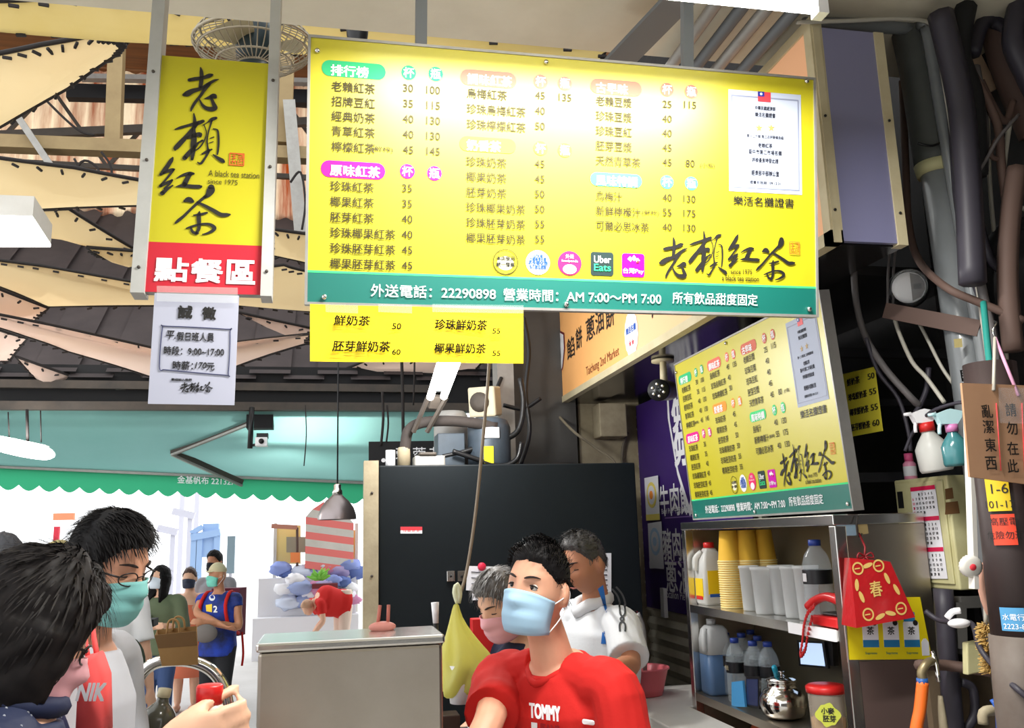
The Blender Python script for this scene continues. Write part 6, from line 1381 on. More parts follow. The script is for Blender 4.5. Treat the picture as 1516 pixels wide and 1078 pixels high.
def person(label, H, face, neck, tdir, hips, skin, hair, hm, s=1.0, roll=0.0, sh=.175, arms=None, voxel=.007, shirt=None, sleeve=.5, pants=None, pant_len=1.0, hem=-.12, ground=0.0, strands=500, seed=1, mask=None, group=None, foldamp=.004, shname='shirt', wide=1.0, deep=1.0, feet=True, stance=(0,0), puff=1.0, hand_curl=.5, handspec=None, sleeve_r=1.0, pname='trousers', name='person', shoe=None):
    H, neck, hips = Vector(H), Vector(neck), Vector(hips); t = Vector((tdir[0],tdir[1],0)).normalized(); l = Vector((0,0,1)).cross(t)
    root = thing(name, label, 'person', (hips.x, hips.y, ground), group); R = frame_from(face, roll)
    b = MB(); head_mb(b, H, R, s, skin)
    hb = H + R @ (Vector((0,.018,-.06))*s); limb(b, [neck-Vector((0,0,.03)), neck.lerp(hb,.5), hb], [.062*s,.052*s,.05*s], skin, 16, 2)
    torso(b, hips, neck, l, t, sh, skin, 0, None, wide, deep)
    shl = [neck + l*(sg*sh) - Vector((0,0,.065)) for sg in (1,-1)]
    if arms is None: arms = [(shl[i]+l*(.05*(1,-1)[i])-Vector((0,0,.28))+t*.02, shl[i]+l*(.06*(1,-1)[i])-Vector((0,0,.53))+t*.08) for i in (0,1)]
    for i in (0,1):
        el, wr = map(Vector, arms[i][:2])
        limb(b, [neck+l*((1,-1)[i]*.045)-Vector((0,0,.05)), shl[i], shl[i].lerp(el,.5), el, el.lerp(wr,.4), wr], [.044,.050,.045,.038,.037,.024], skin, 12, 3)
        if handspec and handspec[i]: d, pn, cu, sd = handspec[i]
        else: d = (wr-el).normalized(); pn = -l*(1,-1)[i]; cu = hand_curl; sd = (1,-1)[i]
        hand_mb(b, wr-Vector(d).normalized()*.01, d, pn, skin, 1.0*s, cu, sd)
    for i, sg in enumerate((1,-1)):
        hp = hips + l*(sg*.085) - Vector((0,0,.04)); an = Vector((hp.x+l.x*sg*stance[0]+t.x*stance[1]*sg, hp.y+l.y*sg*stance[0]+t.y*stance[1]*sg, ground+.08)); kn = hp.lerp(an,.5)+t*.02
        limb(b, [hp, hp.lerp(kn,.5), kn, kn.lerp(an,.35)-t*.015, an], [.088,.072,.054,.055,.036], skin, 12, 3)
        b.ell(an+t*.06-Vector((0,0,.045)), (.045,.125,.035), skin, frame_from(t), 14, 8)
    link('body', remesh(b, voxel, skin, 2), root)
    if shirt:
        b = MB(); torso(b, hips, neck-Vector((0,0,.012)), l, t, sh, shirt, .016, hem, wide*puff, deep*puff)
        for i in (0,1):
            el, wr = map(Vector, arms[i][:2]); A = shl[i]; limb(b, [neck+l*((1,-1)[i]*.052)-Vector((0,0,.032)), neck.lerp(A,.55)+l*((1,-1)[i]*.02)-Vector((0,0,.02)), A], [.05,.058,.062], shirt, 14, 2)
            if sleeve > 0:
                if sleeve <= 1: pts = [neck.lerp(A,.6)-Vector((0,0,.02)), A, A.lerp(el,sleeve*.55), A.lerp(el,sleeve)]; rr = [.058,.063*sleeve_r,.062*sleeve_r,.066*sleeve_r]
                else: k = sleeve-1; pts = [neck.lerp(A,.6)-Vector((0,0,.02)), A, A.lerp(el,.5), el, el.lerp(wr,k*.5), el.lerp(wr,k)]; rr = [.058,.063*sleeve_r,.06*sleeve_r,.055*sleeve_r,.05*sleeve_r,.042*sleeve_r]
                limb(b, pts, rr, shirt, 16, 4)
        link(shname, remesh(b, voxel, shirt, 2, folds(foldamp, 10, seed)), root)
    if pants:
        b = MB()
        for i, sg in enumerate((1,-1)):
            hp = hips + l*(sg*.085) - Vector((0,0,.04)); an = Vector((hp.x+l.x*sg*stance[0]+t.x*stance[1]*sg, hp.y+l.y*sg*stance[0]+t.y*stance[1]*sg, ground+.08)); kn = hp.lerp(an,.5)+t*.02
            full = [hp+Vector((0,0,.02)), hp.lerp(kn,.5), kn, kn.lerp(an,.5), an+Vector((0,0,.02))]; rr = [.105,.09,.075,.066,.058]
            n = 5 if pant_len >= 1 else 3
            limb(b, full[:n], rr[:n] if n == 5 else [.11,.1,.098], pants, 14, 3)
        R_ = []
        for tt, a, c in ((-.1,.1,.085),(0,.165,.12),(.12,.168,.122),(.2,.155,.115)):
            p = hips+Vector((0,0,tt)); R_.append([p+l*(a*math.cos(q)*(sh/.175))+t*(c*math.sin(q)) for q in [2*PI*i/20 for i in range(20)]])
        b.loft(R_ if l.cross(t).z > 0 else [r[::-1] for r in R_], pants); link(pname, remesh(b, voxel, pants, 2, folds(.004,8,seed+3)), root)
    if shoe:
        for i, sg in enumerate((1,-1)):
            hp = hips + l*(sg*.085); an = Vector((hp.x+l.x*sg*stance[0]+t.x*stance[1]*sg, hp.y+l.y*sg*stance[0]+t.y*stance[1]*sg, ground+.08)); b = MB(); b.ell(an+t*.06-Vector((0,0,.04)), (.052,.14,.045), shoe, frame_from(t), 14, 8); b.build('shoe', root)
    if hair: b = MB(); hair_mesh(b, H, R, s, hair, hm, seed, strands); b.build('hair', root)
    if mask: face_mask(root, 'face_mask', H, R, s, mask, M_loop)
    return root, R, l, t, shl
def bvh_of(ob):
    me = ob.data; o = Vector(ob.location) + Vector(ob.parent.location)
    return BVHTree.FromPolygons([tuple(v.co+o) for v in me.vertices], [tuple(p.vertices) for p in me.polygons])
def decal(parent, name, src, view, off=.003):
    """drape flat lettering (MB) onto a garment along a direction"""
    bv = bvh_of(parent); view = Vector(view).normalized(); b = MB(); vs = []
    for v in src.v:
        hit = bv.ray_cast(Vector(v)-view*.6, view)
        vs.append(hit[0]-view*off if hit[0] is not None else Vector(v))
    b.v = vs; b.f = src.f; b.m = src.m; b.sm = src.sm; b.mats = src.mats
    return b.build(name, parent)
# ---- the young man in the red T-shirt
M_redT = mat('red_cotton', (196,26,20), .85, bump=(120,.06))
H = AY(797,872,2.25); nk = AY(820,972,2.31); td = Vector((-.80,-.60,0)); hp = Vector((nk.x+.16, nk.y+.10, .93))
la = Vector((0,0,1)).cross(td.normalized())
shL = nk+la*.185-Vector((0,0,.065)); shR = nk-la*.185-Vector((0,0,.08))
elL = shL+Vector((.03,-.06,-.27)); wrL = elL+Vector((-.16,-.12,-.16))
elR = AY(722,1072,2.26); wrR = Vector((elR.x-.13, elR.y-.13, elR.z-.16))
root, R, l, t, shl = person('young person in a red T-shirt and blue face mask leaning at the counter', H, (-.70,-.70,.10), nk, td, hp, M_sk, 'crop', M_hair, .96, math.radians(-7), .185, [(elL,wrL),(elR,wrR)], .0055, M_redT, .78, mat('dark_jeans',(40,44,60),.8), 1.0, strands=1500, seed=5, mask=M_mask, foldamp=.010, shname='t_shirt', sleeve_r=1.1)
face_bits(root, H, R, .96, one=-.001)
clerk_shirt = [o for o in root.children if o.name.startswith('t_shirt')][0]
b = MB(); cc = nk+Vector((0,0,-.012)); b.tube([cc+l*.068, cc+l*.05+td*.045-Vector((0,0,.02)), cc+td*.078-Vector((0,0,.045)), cc-l*.05+td*.045-Vector((0,0,.02)), cc-l*.068, cc-td*.06+Vector((0,0,.012)), cc+l*.068], .009, M_redT, 8, 4); b.build('collar', root)
# printed chest word and small flag on the sleeve, draped on the cloth
vd = (AY(800,1045,2.2)-CC).normalized(); pc = AY(783,1052,2.12); ex = (CR + Vector((0,0,-.12))).normalized(); ez = Vector((0,0,1))
b = MB(); b.text('TOMMY', pc, ex, ez, 0, 0, .075, .034, 0, M_whiteP, .02); b.flat([(.003,-.045),(.018,-.045),(.018,-.028),(.003,-.028)], pc, ex, ez, 0, M_whiteP); b.flat([(.003,-.050),(.018,-.050),(.018,-.0455),(.003,-.0455)], pc, ex, ez, 0, M_navyP)
b.text('JEANS', pc, ex, ez, .024, -.040, .048, .024, 0, mat('dark_red_print',(150,20,30),.8), .02); decal(clerk_shirt, 'chest_print', b, vd)
pc = AY(864,1073,2.1); b = MB(); b.flat(rrect(0,0,.03,.012,.005), pc, ex, ez, 0, M_whiteP); b.flat([(.004,.005),(.024,.007),(.024,.009),(.004,.008)], pc, ex, ez, 0, M_navyP); decal(clerk_shirt, 'sleeve_flag', b, vd, .0035)
# ---- older man in the white polo, head bent, hand in the basin
M_polo = mat('white_polo', (222,224,226), .8, bump=(90,.08)); M_blueT = mat('royal_blue_cloth', (40,110,190), .8); M_stripe = mat('dark_grey_cloth', (70,72,74), .8)
H = AY(866,834,3.5); nk = AY(884,895,3.58); td = Vector((-.93,-.20,0)); hp = Vector((nk.x+.02, nk.y+.02, .92)); la = Vector((0,0,1)).cross(td.normalized())
shL = nk+la*.19-Vector((0,0,.065)); elL = AY(934,984,3.22); wrL = AY(908,990,3.12)
shR = nk-la*.19-Vector((0,0,.065))
root, R, l, t, shl = person('older tanned person in a white polo shirt looking down behind the young one in red', H, (-.93,-.42,-.32), nk, td, hp, M_skt, 'old', mat('salt_hair',(44,42,42),.5,var=((92,90,88),50,.8)), 1.0, 0, .19, [(elL,wrL),(shR+Vector((-.05,.03,-.28)), shR+Vector((-.25,-.02,-.42)))], .007, M_polo, .86, mat('grey_trousers',(80,80,84),.8), 1.0, strands=900, seed=9, foldamp=.006, shname='polo_shirt', sleeve_r=1.2, hand_curl=.7)
face_bits(root, H, R, 1.0, closed=True, lips=True)
polo = [o for o in root.children if o.name.startswith('polo_shirt')][0]
vd = (AY(900,930,3.4)-CC).normalized()
def patch(px_pts, m, nm, par, vd, y, off=.003):
    b = MB(); c = [AY(x,yy,y) for x,yy in px_pts]; n = 10
    # subdivide a quad strip so it can drape
    a0,a1,a2,a3 = c; vs = []
    for j in range(n+1):
        for i in range(5): vs.append(a0.lerp(a1,i/4).lerp(a3.lerp(a2,i/4), j/n))
    b.add(vs, [(j*5+i, j*5+i+1, (j+1)*5+i+1, (j+1)*5+i) for j in range(n) for i in range(4)], m, True); return decal(par, nm, b, vd, off)
patch(((897,906),(899,902),(893,866),(885,872)), M_blueT, 'blue_panel', polo, vd, 3.2); patch(((889,955),(897,955),(895,935),(891,937)), M_blueT, 'blue_panel', polo, vd, 3.2)
def dstripe(pxs, w_, par, vd, y, m):
    b = MB(); pts = [AY(x,yy,y) for x,yy in pxs]; rt = CR; vs = []
    q = [Vector(p) for p in catmull([tuple(p) for p in pts], 5)]
    for i, p in enumerate(q):
        d = (q[min(i+1,len(q)-1)]-q[max(0,i-1)]).normalized(); sd = d.cross(CF).normalized()*w_; vs += [p-sd, p+sd]
    b.add(vs, [(2*i,2*i+1,2*i+3,2*i+2) for i in range(len(q)-1)], m, True); decal(par, 'stripe', b, vd, .004)
for pts in (((906,872),(914,882),(918,895),(919,908),(924,916),(918,924),(918,935)), ((912,869),(921,880),(926,895),(926,908),(919,916),(926,924),(926,935))): dstripe(pts, .0035, polo, vd, 3.2, M_stripe)
b = MB(); cc = nk+Vector((-.01,0,.015))
b.tube([cc+l*.075-Vector((0,0,.0)), cc+l*.05+t*.055+Vector((0,0,-.012)), cc+t*.085-Vector((0,0,.04)), cc-l*.05+t*.055+Vector((0,0,-.012)), cc-l*.075, cc-t*.07+Vector((0,0,.012)), cc+l*.075], .02, M_polo, 8, 3, squash=(Vector((0,0,1)),1.3)); b.build('collar', root)
# ---- grey-haired woman in navy behind
M_navyT = mat('navy_cotton', (28,34,56), .85)
H = AY(744,893,3.25); nk = AY(782,945,3.3); td = Vector((-.9,-.4,0)); hp = Vector((nk.x-.02, nk.y-.12, .9)); la = Vector((0,0,1)).cross(td.normalized())
shL = nk+la*.17-Vector((0,0,.065))
root, R, l, t, shl = person('grey-haired person in a navy T-shirt and pink mask bending behind the red shirt', H, (-.75,-.45,-.40), nk, td, hp, M_skp, 'short', M_hairg, 1.0, 0, .17, [(AY(762,1000,3.08), AY(745,1060,3.02)),(nk-la*.17+Vector((-.08,.0,-.3)), nk-la*.15+Vector((-.25,-.05,-.4)))], .008, M_navyT, .62, mat('black_trousers',(26,26,30),.8), 1.0, strands=900, seed=14, mask=M_maskp, foldamp=.005, shname='t_shirt')
face_bits(root, H, R, 1.0, closed=True)
# ---- customer with the bob in a dotted navy jacket
M_jk = mat('navy_jacket', (24,34,66), .7, bump=(60,.05))
H = AY(32,936,1.62); nk = AY(16,1042,1.60); td = Vector((.93,.15,0)); hp = Vector((nk.x-.12, nk.y, .88)); la = Vector((0,0,1)).cross(td.normalized())
wr = AY(243,1116,1.475); el = AY(175,1250,1.40); 
shL = nk+la*.17-Vector((0,0,.065)); shR = nk-la*.17-Vector((0,0,.065))
root, R, l, t, shl = person('person with black bobbed hair in a white-dotted navy jacket at lower left', H, (.86,.36,-.42), nk, td, hp, M_skp, 'bob', M_hairb, 1.05, 0, .17, [(shL+Vector((.1,.05,-.26)), shL+Vector((.28,.02,-.22))),(el, wr)], .007, M_jk, 1.9, mat('dark_skirt',(30,30,36),.8), 1.0, strands=1300, seed=21, mask=M_maskp, foldamp=.005, shname='jacket', hem=-.2,
   handspec=[None, ((.93,.12,.22),(-.1,1,-.05),.75,1)])
jk = [o for o in root.children if o.name.startswith('jacket')][0]
rnd = random.Random(4); bv = bvh_of(jk); b = MB()
for _ in range(26):
    d = ray(rnd.uniform(0,150), rnd.uniform(1028,1078)); h_ = bv.ray_cast(CC, d)
    if h_[0] is not None: p = h_[0]-d*.001; b.flat(circle(0,0,.0022,8), p, CR, CU, .001, M_whiteP)
b.build('white_dots', jk); 
b = MB(); p0 = nk+Vector((0,0,.01)); b.tube([p0+l*.07, p0+t*.07-Vector((0,0,.02)), p0-l*.07, p0-t*.06+Vector((0,0,.03)), p0+l*.07], .018, M_jk, 8, 3); b.build('collar', root)
# glasses edge
M_gl = mat('spectacle_frame', (30,24,24), .3)
def glasses(root, H, R, s, name='glasses'):
    b = MB()
    for sx in (-1,1):
        b.tube([H + R @ (Vector((sx*.033+.024*math.cos(2*PI*i/20), -.098+.012*abs(math.cos(2*PI*i/20))*(1 if sx*math.cos(2*PI*i/20)>0 else 0), .0+.015*math.sin(2*PI*i/20)))*s) for i in range(21)], .0016*s, M_gl, 6)
        b.tube([H + R @ (Vector(p)*s) for p in ((sx*.058,-.088,.006),(sx*.074,-.04,.008),(sx*.078,.015,.006),(sx*.076,.03,-.012))], .0024*s, M_gl, 6)
    b.tube([H + R @ (Vector(p)*s) for p in ((-.009,-.1,.003),(0,-.103,.006),(.009,-.1,.003))], .0014*s, M_gl, 6); b.build(name, root)
glasses(root, H, R, 1.05)
# bottle of milk tea in that hand
bc = AY(309,1062,1.53); t_ = thing('tea_bottle', 'white milk tea bottle with a red cap held up at the cart', 'bottle', tuple(bc-Vector((0,0,.12))))
o = bc-Vector((0,0,.12)); M_mtea = mat('milk_tea_bottle', (222,206,192), .3, coat=.4)
b = MB(); b.lathe([(.03,0),(.034,.008),(.034,.09),(.031,.115),(.022,.135),(.018,.142)], o, M_mtea, 28); b.build('bottle', t_)
b = MB(); b.lathe([(.0205,.140),(.0205,.166),(.018,.169)], o, M_redcap, 24); b.build('cap', t_)
# ---- customer with glasses and teal mask
H = AY(158,838,2.12); nk = AY(124,944,2.16); td = Vector((.86,-.15,0)); hp = Vector((nk.x-.10, nk.y+.02, .92))
root, R, l, t, shl = person('person with glasses and a teal mask looking down behind the bobbed customer', H, (.86,-.45,-.30), nk, td, hp, M_sk, 'short', M_hair, .95, math.radians(4), .16, None, .0065, mat('grey_white_shirt',(186,188,194),.8), .7, mat('black_trousers2',(26,26,30),.8), 1.0, strands=2600, seed=33, mask=M_maskt)
face_bits(root, H, R, .95, closed=True); glasses(root, H, R, .95)
# coral bag shape with white letters, standing in for another person's T-shirt
t_ = thing('tshirt_standin', 'coral red bag shape with white letters standing in for a T-shirt beside the bobbed customer', 'bag', tuple(AY(138,1080,1.86)))
q = [AY(x,y,1.84) for x,y in ((112,1090),(160,1090),(158,1000),(146,966),(126,972),(116,1010))]; c = sum(q, Vector((0,0,0)))/6
b = MB(); M_coral = mat('coral_cloth', (236,86,84), .8); b.loft([[c+(p-c)*.9+Vector((0,.05,0)) for p in q][::1], [p+Vector((0,.03,0)) for p in q], q, [c+(p-c)*.85-Vector((0,.018,0)) for p in q]], M_coral)
b.build('bag', t_)
b = MB(); b.text('NIK', c-Vector((.022,.0195,.0)), CR, (0,0,1), 0, 0, .05, .03, 0, M_whiteP, .02, slant=.2); b.build('lettering', t_.children[0])
b = MB(); b.tube([AY(130,972,1.85), AY(124,930,1.87), AY(134,920,1.9), AY(143,968,1.86)], .005, M_coral, 6, 3); b.build('strap', t_)
# ================================================================ cart with paper bag
t = thing('hand_cart', 'steel hand cart with a rounded push handle in front of the street', 'cart', (-.37,2.55,0))
pts = [(188,1110),(192,1050),(202,1010),(222,986),(250,978),(285,980),(312,992),(330,1016),(338,1050),(342,1110)]
P = [AY(x,y,2.5) for x,y in pts]; P = [Vector((P[0].x,2.5,.55))]+P+[Vector((P[-1].x,2.5,.55))]
b = MB(); b.tube(P, .0155, M_chrome, 12, 5); b.build('handle', t)
x0, x1 = P[0].x-.03, P[-1].x+.03
b = MB(); b.box((x0,2.45,.22),(x1,3.0,.25), M_steel); b.box((x0,2.47,.25),(x1,2.49,.6), M_steel); b.build('deck', t, bev=.004)
for x in (x0+.03,x1-.03):
    for y in (2.52,2.92): b = MB(); b.lathe([(.09,-.02),(.1,-.012),(.1,.012),(.09,.02)], (x,y,.1), M_black, 22, axis=(1,0,0)); b.lathe([(.03,-.022),(.03,.022)], (x,y,.1), M_steel, 12, axis=(1,0,0)); b.build('wheel', t)
t = thing('paper_bag', 'brown kraft paper bag with twisted handles set over the cart handle', 'bag', tuple(AY(262,985,2.5)))
M_kraft = mat('kraft_paper', (160,124,76), .8, var=((138,104,60), 12, .7)); A = [AY(x,y,2.46) for x,y in ((240,986),(293,984),(291,935),(230,941))]; B = [p+Vector((-.012,.09,.006)) for p in A]
b = MB(); b.add(A+B, [(0,1,2,3),(7,6,5,4),(0,4,5,1),(1,5,6,2),(3,7,4,0)], M_kraft)
b.add([A[3].lerp(A[0],.42)+Vector((0,-.0008,0)), A[2].lerp(A[1],.42)+Vector((0,-.0008,0)), A[2]+Vector((0,-.014,.002)), A[3]+Vector((0,-.014,.002))], [(0,1,2,3)], mat('kraft_paper_fold',(118,88,54),.8)); b.build('bag', t, solid=.0015)
for o_ in (0,.085):
    b = MB(); b.tube([AY(x,y,2.46)+Vector((0,o_,0)) for x,y in ((247,940),(249,922),(256,917),(264,922),(266,938))], .003, M_kraft, 6, 3); b.build('handle', t)
t = thing('tea_bottle', 'dark drink bottle with a pale cap tilted inside the cart behind the hand', 'bottle', tuple(AY(232,1085,2.48)))
a, c = AY(230,1088,2.44), AY(242,1032,2.44); b = MB(); b.tube([a, a.lerp(c,.45), a.lerp(c,.7), a.lerp(c,.85), c], [.04,.042,.03,.016,.014], mat('dark_tea',(74,72,60),.2,coat=.5), 18, 2); b.build('bottle', t)
b = MB(); b.tube([c, c+(c-a).normalized()*.02], .016, M_cframe, 14); b.build('cap', t)
# ================================================================ people on the bright street
M_olive = mat('olive_blouse', (92,102,76), .85); M_jean = mat('blue_jeans', (58,78,120), .85); M_cor = mat('coral_dress', (240,130,96), .85); M_jer = mat('blue_jersey', (30,64,176), .7, var=((24,30,60), 5, 1.6)); M_trs = mat('black_trousers3', (30,30,34), .85); M_wsh = mat('white_blouse', (226,226,226), .85); M_grn = mat('dark_green_shorts', (48,60,44), .85); M_capf = mat('beige_cap', (206,192,156), .85); M_shoe = mat('dark_shoe', (40,38,40), .6)
def stand(label, px, py, y, hd, face, td, skin, hair, hm, **k):
    H = AY(px, py, y); nk = H + Vector((-face[0]*.03,-face[1]*.03,-.17*hd/.235)); hp = Vector((nk.x, nk.y, nk.z*.63 if 'hipz' not in k else k.pop('hipz')))
    return person(label, H, face, nk, td, hp, skin, hair, hm, s=hd/.235, voxel=.012, strands=k.pop('strands',220), **k) + (H,nk,hp)
Y1 = 9.6
# woman in olive blouse, hands together at the waist, face up to the left
H = AY(238,856,Y1); nkz = H.z-.2; l_ = Vector((0,0,1)).cross(Vector((-.5,-.86,0)).normalized())
wz = AY(225,922,Y1).z
r_ = stand('person with long dark hair in an olive blouse and jeans waiting on the street', 238,856,Y1,.235,(-.55,-.75,.18),(-.25,-.95,0),M_skp,'long',M_hair, shirt=M_olive, sleeve=1.45, pants=M_jean, seed=41, mask=mat('mask_pale',(206,214,224),.7), shname='blouse', sleeve_r=1.15, hem=-.22, shoe=M_shoe, puff=1.08,
    arms=[(AY(272,930,Y1-.1), AY(236,926,Y1-.28)), (AY(212,915,Y1-.1), AY(228,924,Y1-.30))])
# person in the coral dress
r2 = stand('person in a coral strap dress with a dark mask behind the olive blouse', 281,856,10.5,.22,(-.15,-.98,0),(-.05,-1,0),M_skp,'tied',mat('auburn_hair',(70,46,38),.5), shirt=None, pants=None, seed=43, mask=M_maskd)
root, R, l, t = r2[:4]; nk, hp = r2[6], r2[7]
b = MB(); rg = []
for z, a, c in ((.36,.27,.2),(.6,.24,.18),(hp.z,.185,.14),(hp.z+.13,.14,.115),(hp.z+.33,.155,.125),(nk.z-.12,.15,.11)): rg.append([Vector((hp.x,hp.y,z))+l*(a*math.cos(q)*(1+.03*math.sin(9*q)))+t*(c*math.sin(q)) for q in [2*PI*i/36 for i in range(36)]])
b.loft(rg if l.cross(t).z > 0 else [g[::-1] for g in rg], M_cor)
for sg in (-1,1): b.tube([nk+l*(sg*.09)+t*.1-Vector((0,0,.13)), nk+l*(sg*.085)+t*.05-Vector((0,0,.03)), nk+l*(sg*.09)-t*.08-Vector((0,0,.12))], .008, M_cor, 6, 3)
b.build('dress', root)
# tall one with dark mask behind
stand('person with dark curly hair and a black mask behind the cap wearer', 318,832,10.9,.24,(-.5,-.85,0),(-.3,-.95,0),M_skt,'short',M_hair, shirt=mat('grey_tee',(150,150,156),.85), pants=M_jean, seed=47, mask=mat('mask_black',(26,28,36),.7), shoe=M_shoe)
# cap wearer with crossed arms, jersey and red backpack
Yc = 9.3; H = AY(322,852,Yc)
r3 = stand('person in a cap and blue jersey standing with crossed arms and a red backpack', 322,852,Yc,.225,(-.80,-.55,.05),(-.35,-.93,0),M_skt,None,M_hair, shirt=M_jer, sleeve=.28, pants=M_trs, seed=51, mask=mat('mask_mint',(120,206,186),.7), shname='jersey', shoe=M_shoe, hem=-.26, puff=1.08,
    arms=[(AY(353,928,Yc-.1), AY(304,922,Yc-.26)), (AY(292,908,Yc-.08), AY(330,926,Yc-.24))])
root, R, l, t = r3[:4]; Hc, nk, hp = r3[5], r3[6], r3[7]
s = .225/.235; b = MB(); vs = []
for d in dirs(30, 16):
    p = head_base(d, False); k = 1 if p.z > .028 else .86; vs.append(Hc + R @ (Vector((p.x*1.1*k, p.y*1.1*k, max(p.z,.02)*1.08+.006))*s))
b.add(vs, grid_faces(30,16), M_capf, True)
b.add([Hc + R @ (Vector((x*s,y*s,z*s))) for x,y,z in ((-.06,-.08,.034),(-.05,-.135,.03),(0,-.155,.03),(.05,-.135,.03),(.06,-.08,.034),(0,-.09,.05))], [(0,1,2,5),(2,3,4,5),(5,2,1,0),(5,4,3,2)], M_capf); b.build('cap', root)
b = MB(); bc_ = nk.lerp(hp,.42)-t*.2; b.obox(bc_, l*.15, t*.075, Vector((0,0,.23)), mat('maroon_backpack',(110,40,60),.8)); b.obox(bc_-t*.08-Vector((0,0,.06)), l*.11, t*.02, Vector((0,0,.1)), M_redT)
for sg in (-1,1): b.tube([nk+l*(sg*.11)-t*.12-Vector((0,0,.03)), nk+l*(sg*.12)+t*.02-Vector((0,0,.0)), nk+l*(sg*.13)+t*.13-Vector((0,0,.12)), nk+l*(sg*.15)+t*.08-Vector((0,0,.32)), nk+l*(sg*.15)-t*.12-Vector((0,0,.4))], .018, M_redT, 8, 3)
b.tube([bc_+l*.15-Vector((0,0,.2)), bc_+l*.17-Vector((0,0,.4)), bc_+l*.16-Vector((0,0,.52))], .012, M_redT, 6, 3); b.build('backpack', root)
js = [o for o in root.children if o.name.startswith('jersey')][0]; vd = (AY(320,900,Yc)-CC).normalized()
b = MB(); p = AY(316,902,Yc-.3); b.text('2', p, CR, CU, 0, 0, .035, .06, 0, M_whiteP, .02); b.flat([(-.07,-.02),(-.015,-.03),(-.015,.05),(-.075,.04)], p, CR, CU, 0, M_yl); b.flat(circle(-.015,.11,.03,12), p, CR, CU, 0, M_paper); decal(js, 'chest_print', b, vd, .006)
b = MB(); c = AY(304,938,Yc-.30); b.ell(c, (.11,.05,.085), mat('grey_waist_bag',(112,104,100),.7)); b.build('waist_bag', root)
# white blouse wearer behind the glasses person (head hidden), black bag, green shorts
Yw = 6.0; H = AY(178,828,Yw)
r4 = stand('person in a white blouse and dark green shorts behind the customers', 176,832,Yw,.235,(.5,.85,0),(.45,.85,0),M_skp,'short',M_hair, shirt=M_wsh, sleeve=.85, pants=M_grn, pant_len=.5, seed=55, shname='blouse', shoe=M_shoe, hem=-.2, puff=1.1, hipz=.95, sh=.18)
root, R, l, t = r4[:4]; nk, hp = r4[6], r4[7]
b = MB(); c = AY(212,922,Yw-.0); b.obox(c, Vector((.075,0,0)), Vector((0,.08,0)), Vector((0,0,.022)), M_blackm); b.build('sleeve_band', root)
b = MB(); c = AY(163,985,Yw-.32); b.ell(c, (.10,.07,.14), M_blackm, None, 20, 12); b.tube([c+Vector((0,.03,.12)), AY(154,930,Yw-.25), AY(148,890,Yw-.1)], .008, M_blackm, 6, 3); b.build('drawstring_bag', root)
b = MB(); c = AY(186,985,Yw-.3); b.ell(c, (.11,.06,.16), mat('dark_green_cloth',(46,58,44),.85), None, 18, 12); b.flat([(-.03,-.004),(.0,.014),(.03,-.004),(.0,.004)], c+Vector((-.01,-.07,-.06)), EX, EZ, 0, M_whiteP); b.build('apron_bag', root)
# two heads further left
stand('person with grey-black short hair at the left edge beyond the customers', 4,832,4.6,.24,(-.6,.8,0),(-.5,.85,0),M_skt,'short',mat('ash_hair',(60,60,64),.6), shirt=mat('grey_tee2',(140,140,146),.85), pants=M_trs, seed=61, shoe=M_shoe, hipz=.95)
r6 = stand('person in a beige cap with head bowed between the customers', 92,838,5.2,.235,(-.8,-.3,-.3),(-.7,-.4,0),M_skt,'short',M_hair, shirt=mat('tan_shirt',(176,166,150),.85), pants=M_trs, seed=65, shoe=M_shoe, hipz=.95)
root, R = r6[0], r6[1]; Hc = r6[5]; b = MB(); vs = []
for d in dirs(30, 16):
    p = head_base(d, False); k = 1 if p.z > .02 else .86; vs.append(Hc + R @ Vector((p.x*1.14*k, p.y*1.12*k, max(p.z,.012)*1.15+.008)))
b.add(vs, grid_faces(30,16), mat('khaki_cap',(186,170,116),.85), True); b.add([Hc + R @ Vector(v) for v in ((-.06,-.08,.03),(-.05,-.14,.024),(0,-.16,.022),(.05,-.14,.024),(.06,-.08,.03),(0,-.09,.045))], [(0,1,2,5),(2,3,4,5),(5,2,1,0),(5,4,3,2)], MATS['khaki_cap']); b.build('cap', root)
# ================================================================ market stalls across the street
YS = 15.0
def P3(px, py, y=YS): return AY(px, py, y)
t = thing('market_stall', 'bright goods stall with yellow panels and a thin pole across the street', 'stall', tuple(Vector((P3(450,900).x,YS,0))))
for k_, (pts, m) in enumerate( ((((408,835),(445,835),(445,778),(408,778)),mat('pale_yellow_panel',(250,226,150),.6)),(((424,818),(452,818),(452,795),(424,795)),mat('grey_poster',(176,172,150),.6)),(((455,815),(478,815),(478,792),(455,792)),mat('tan_poster',(226,206,160),.6)),(((505,835),(528,835),(528,785),(505,785)),mat('amber_panel',(250,206,120),.6)))):
    b = MB(); q = [P3(x,y,YS-(.08 if k_ in (1,2) else 0)) for x,y in pts]; b.add(q+[p+Vector((0,.05,0)) for p in q], [(0,1,2,3),(7,6,5,4),(0,4,5,1),(1,5,6,2),(2,6,7,3),(3,7,4,0)], m); b.build('panel', t)
for px in (408,455,528): b = MB(); a = P3(px,775); b.bar(a, (a.x,YS,0), .05, .05, M_white); b.build('post', t)
b = MB(); b.bar(P3(402,779,YS-.2), P3(440,781,YS-.2), .06, .07, mat('rusty_arm',(190,130,110),.6)); b.tube([P3(440,781,YS-.2), P3(440,930,YS-.2)], .02, M_cab3, 8); b.build('arm', t)
b = MB(); q = [P3(x,y,YS-.25) for x,y in ((430,833),(444,833),(444,818),(430,818))]; b.add(q, [(0,1,2,3)], mat('orange_plate',(240,140,80),.6)); tag(b.build('price_plate', solid=.01), 'small orange plate hung on the stall pole across the street', 'plate')
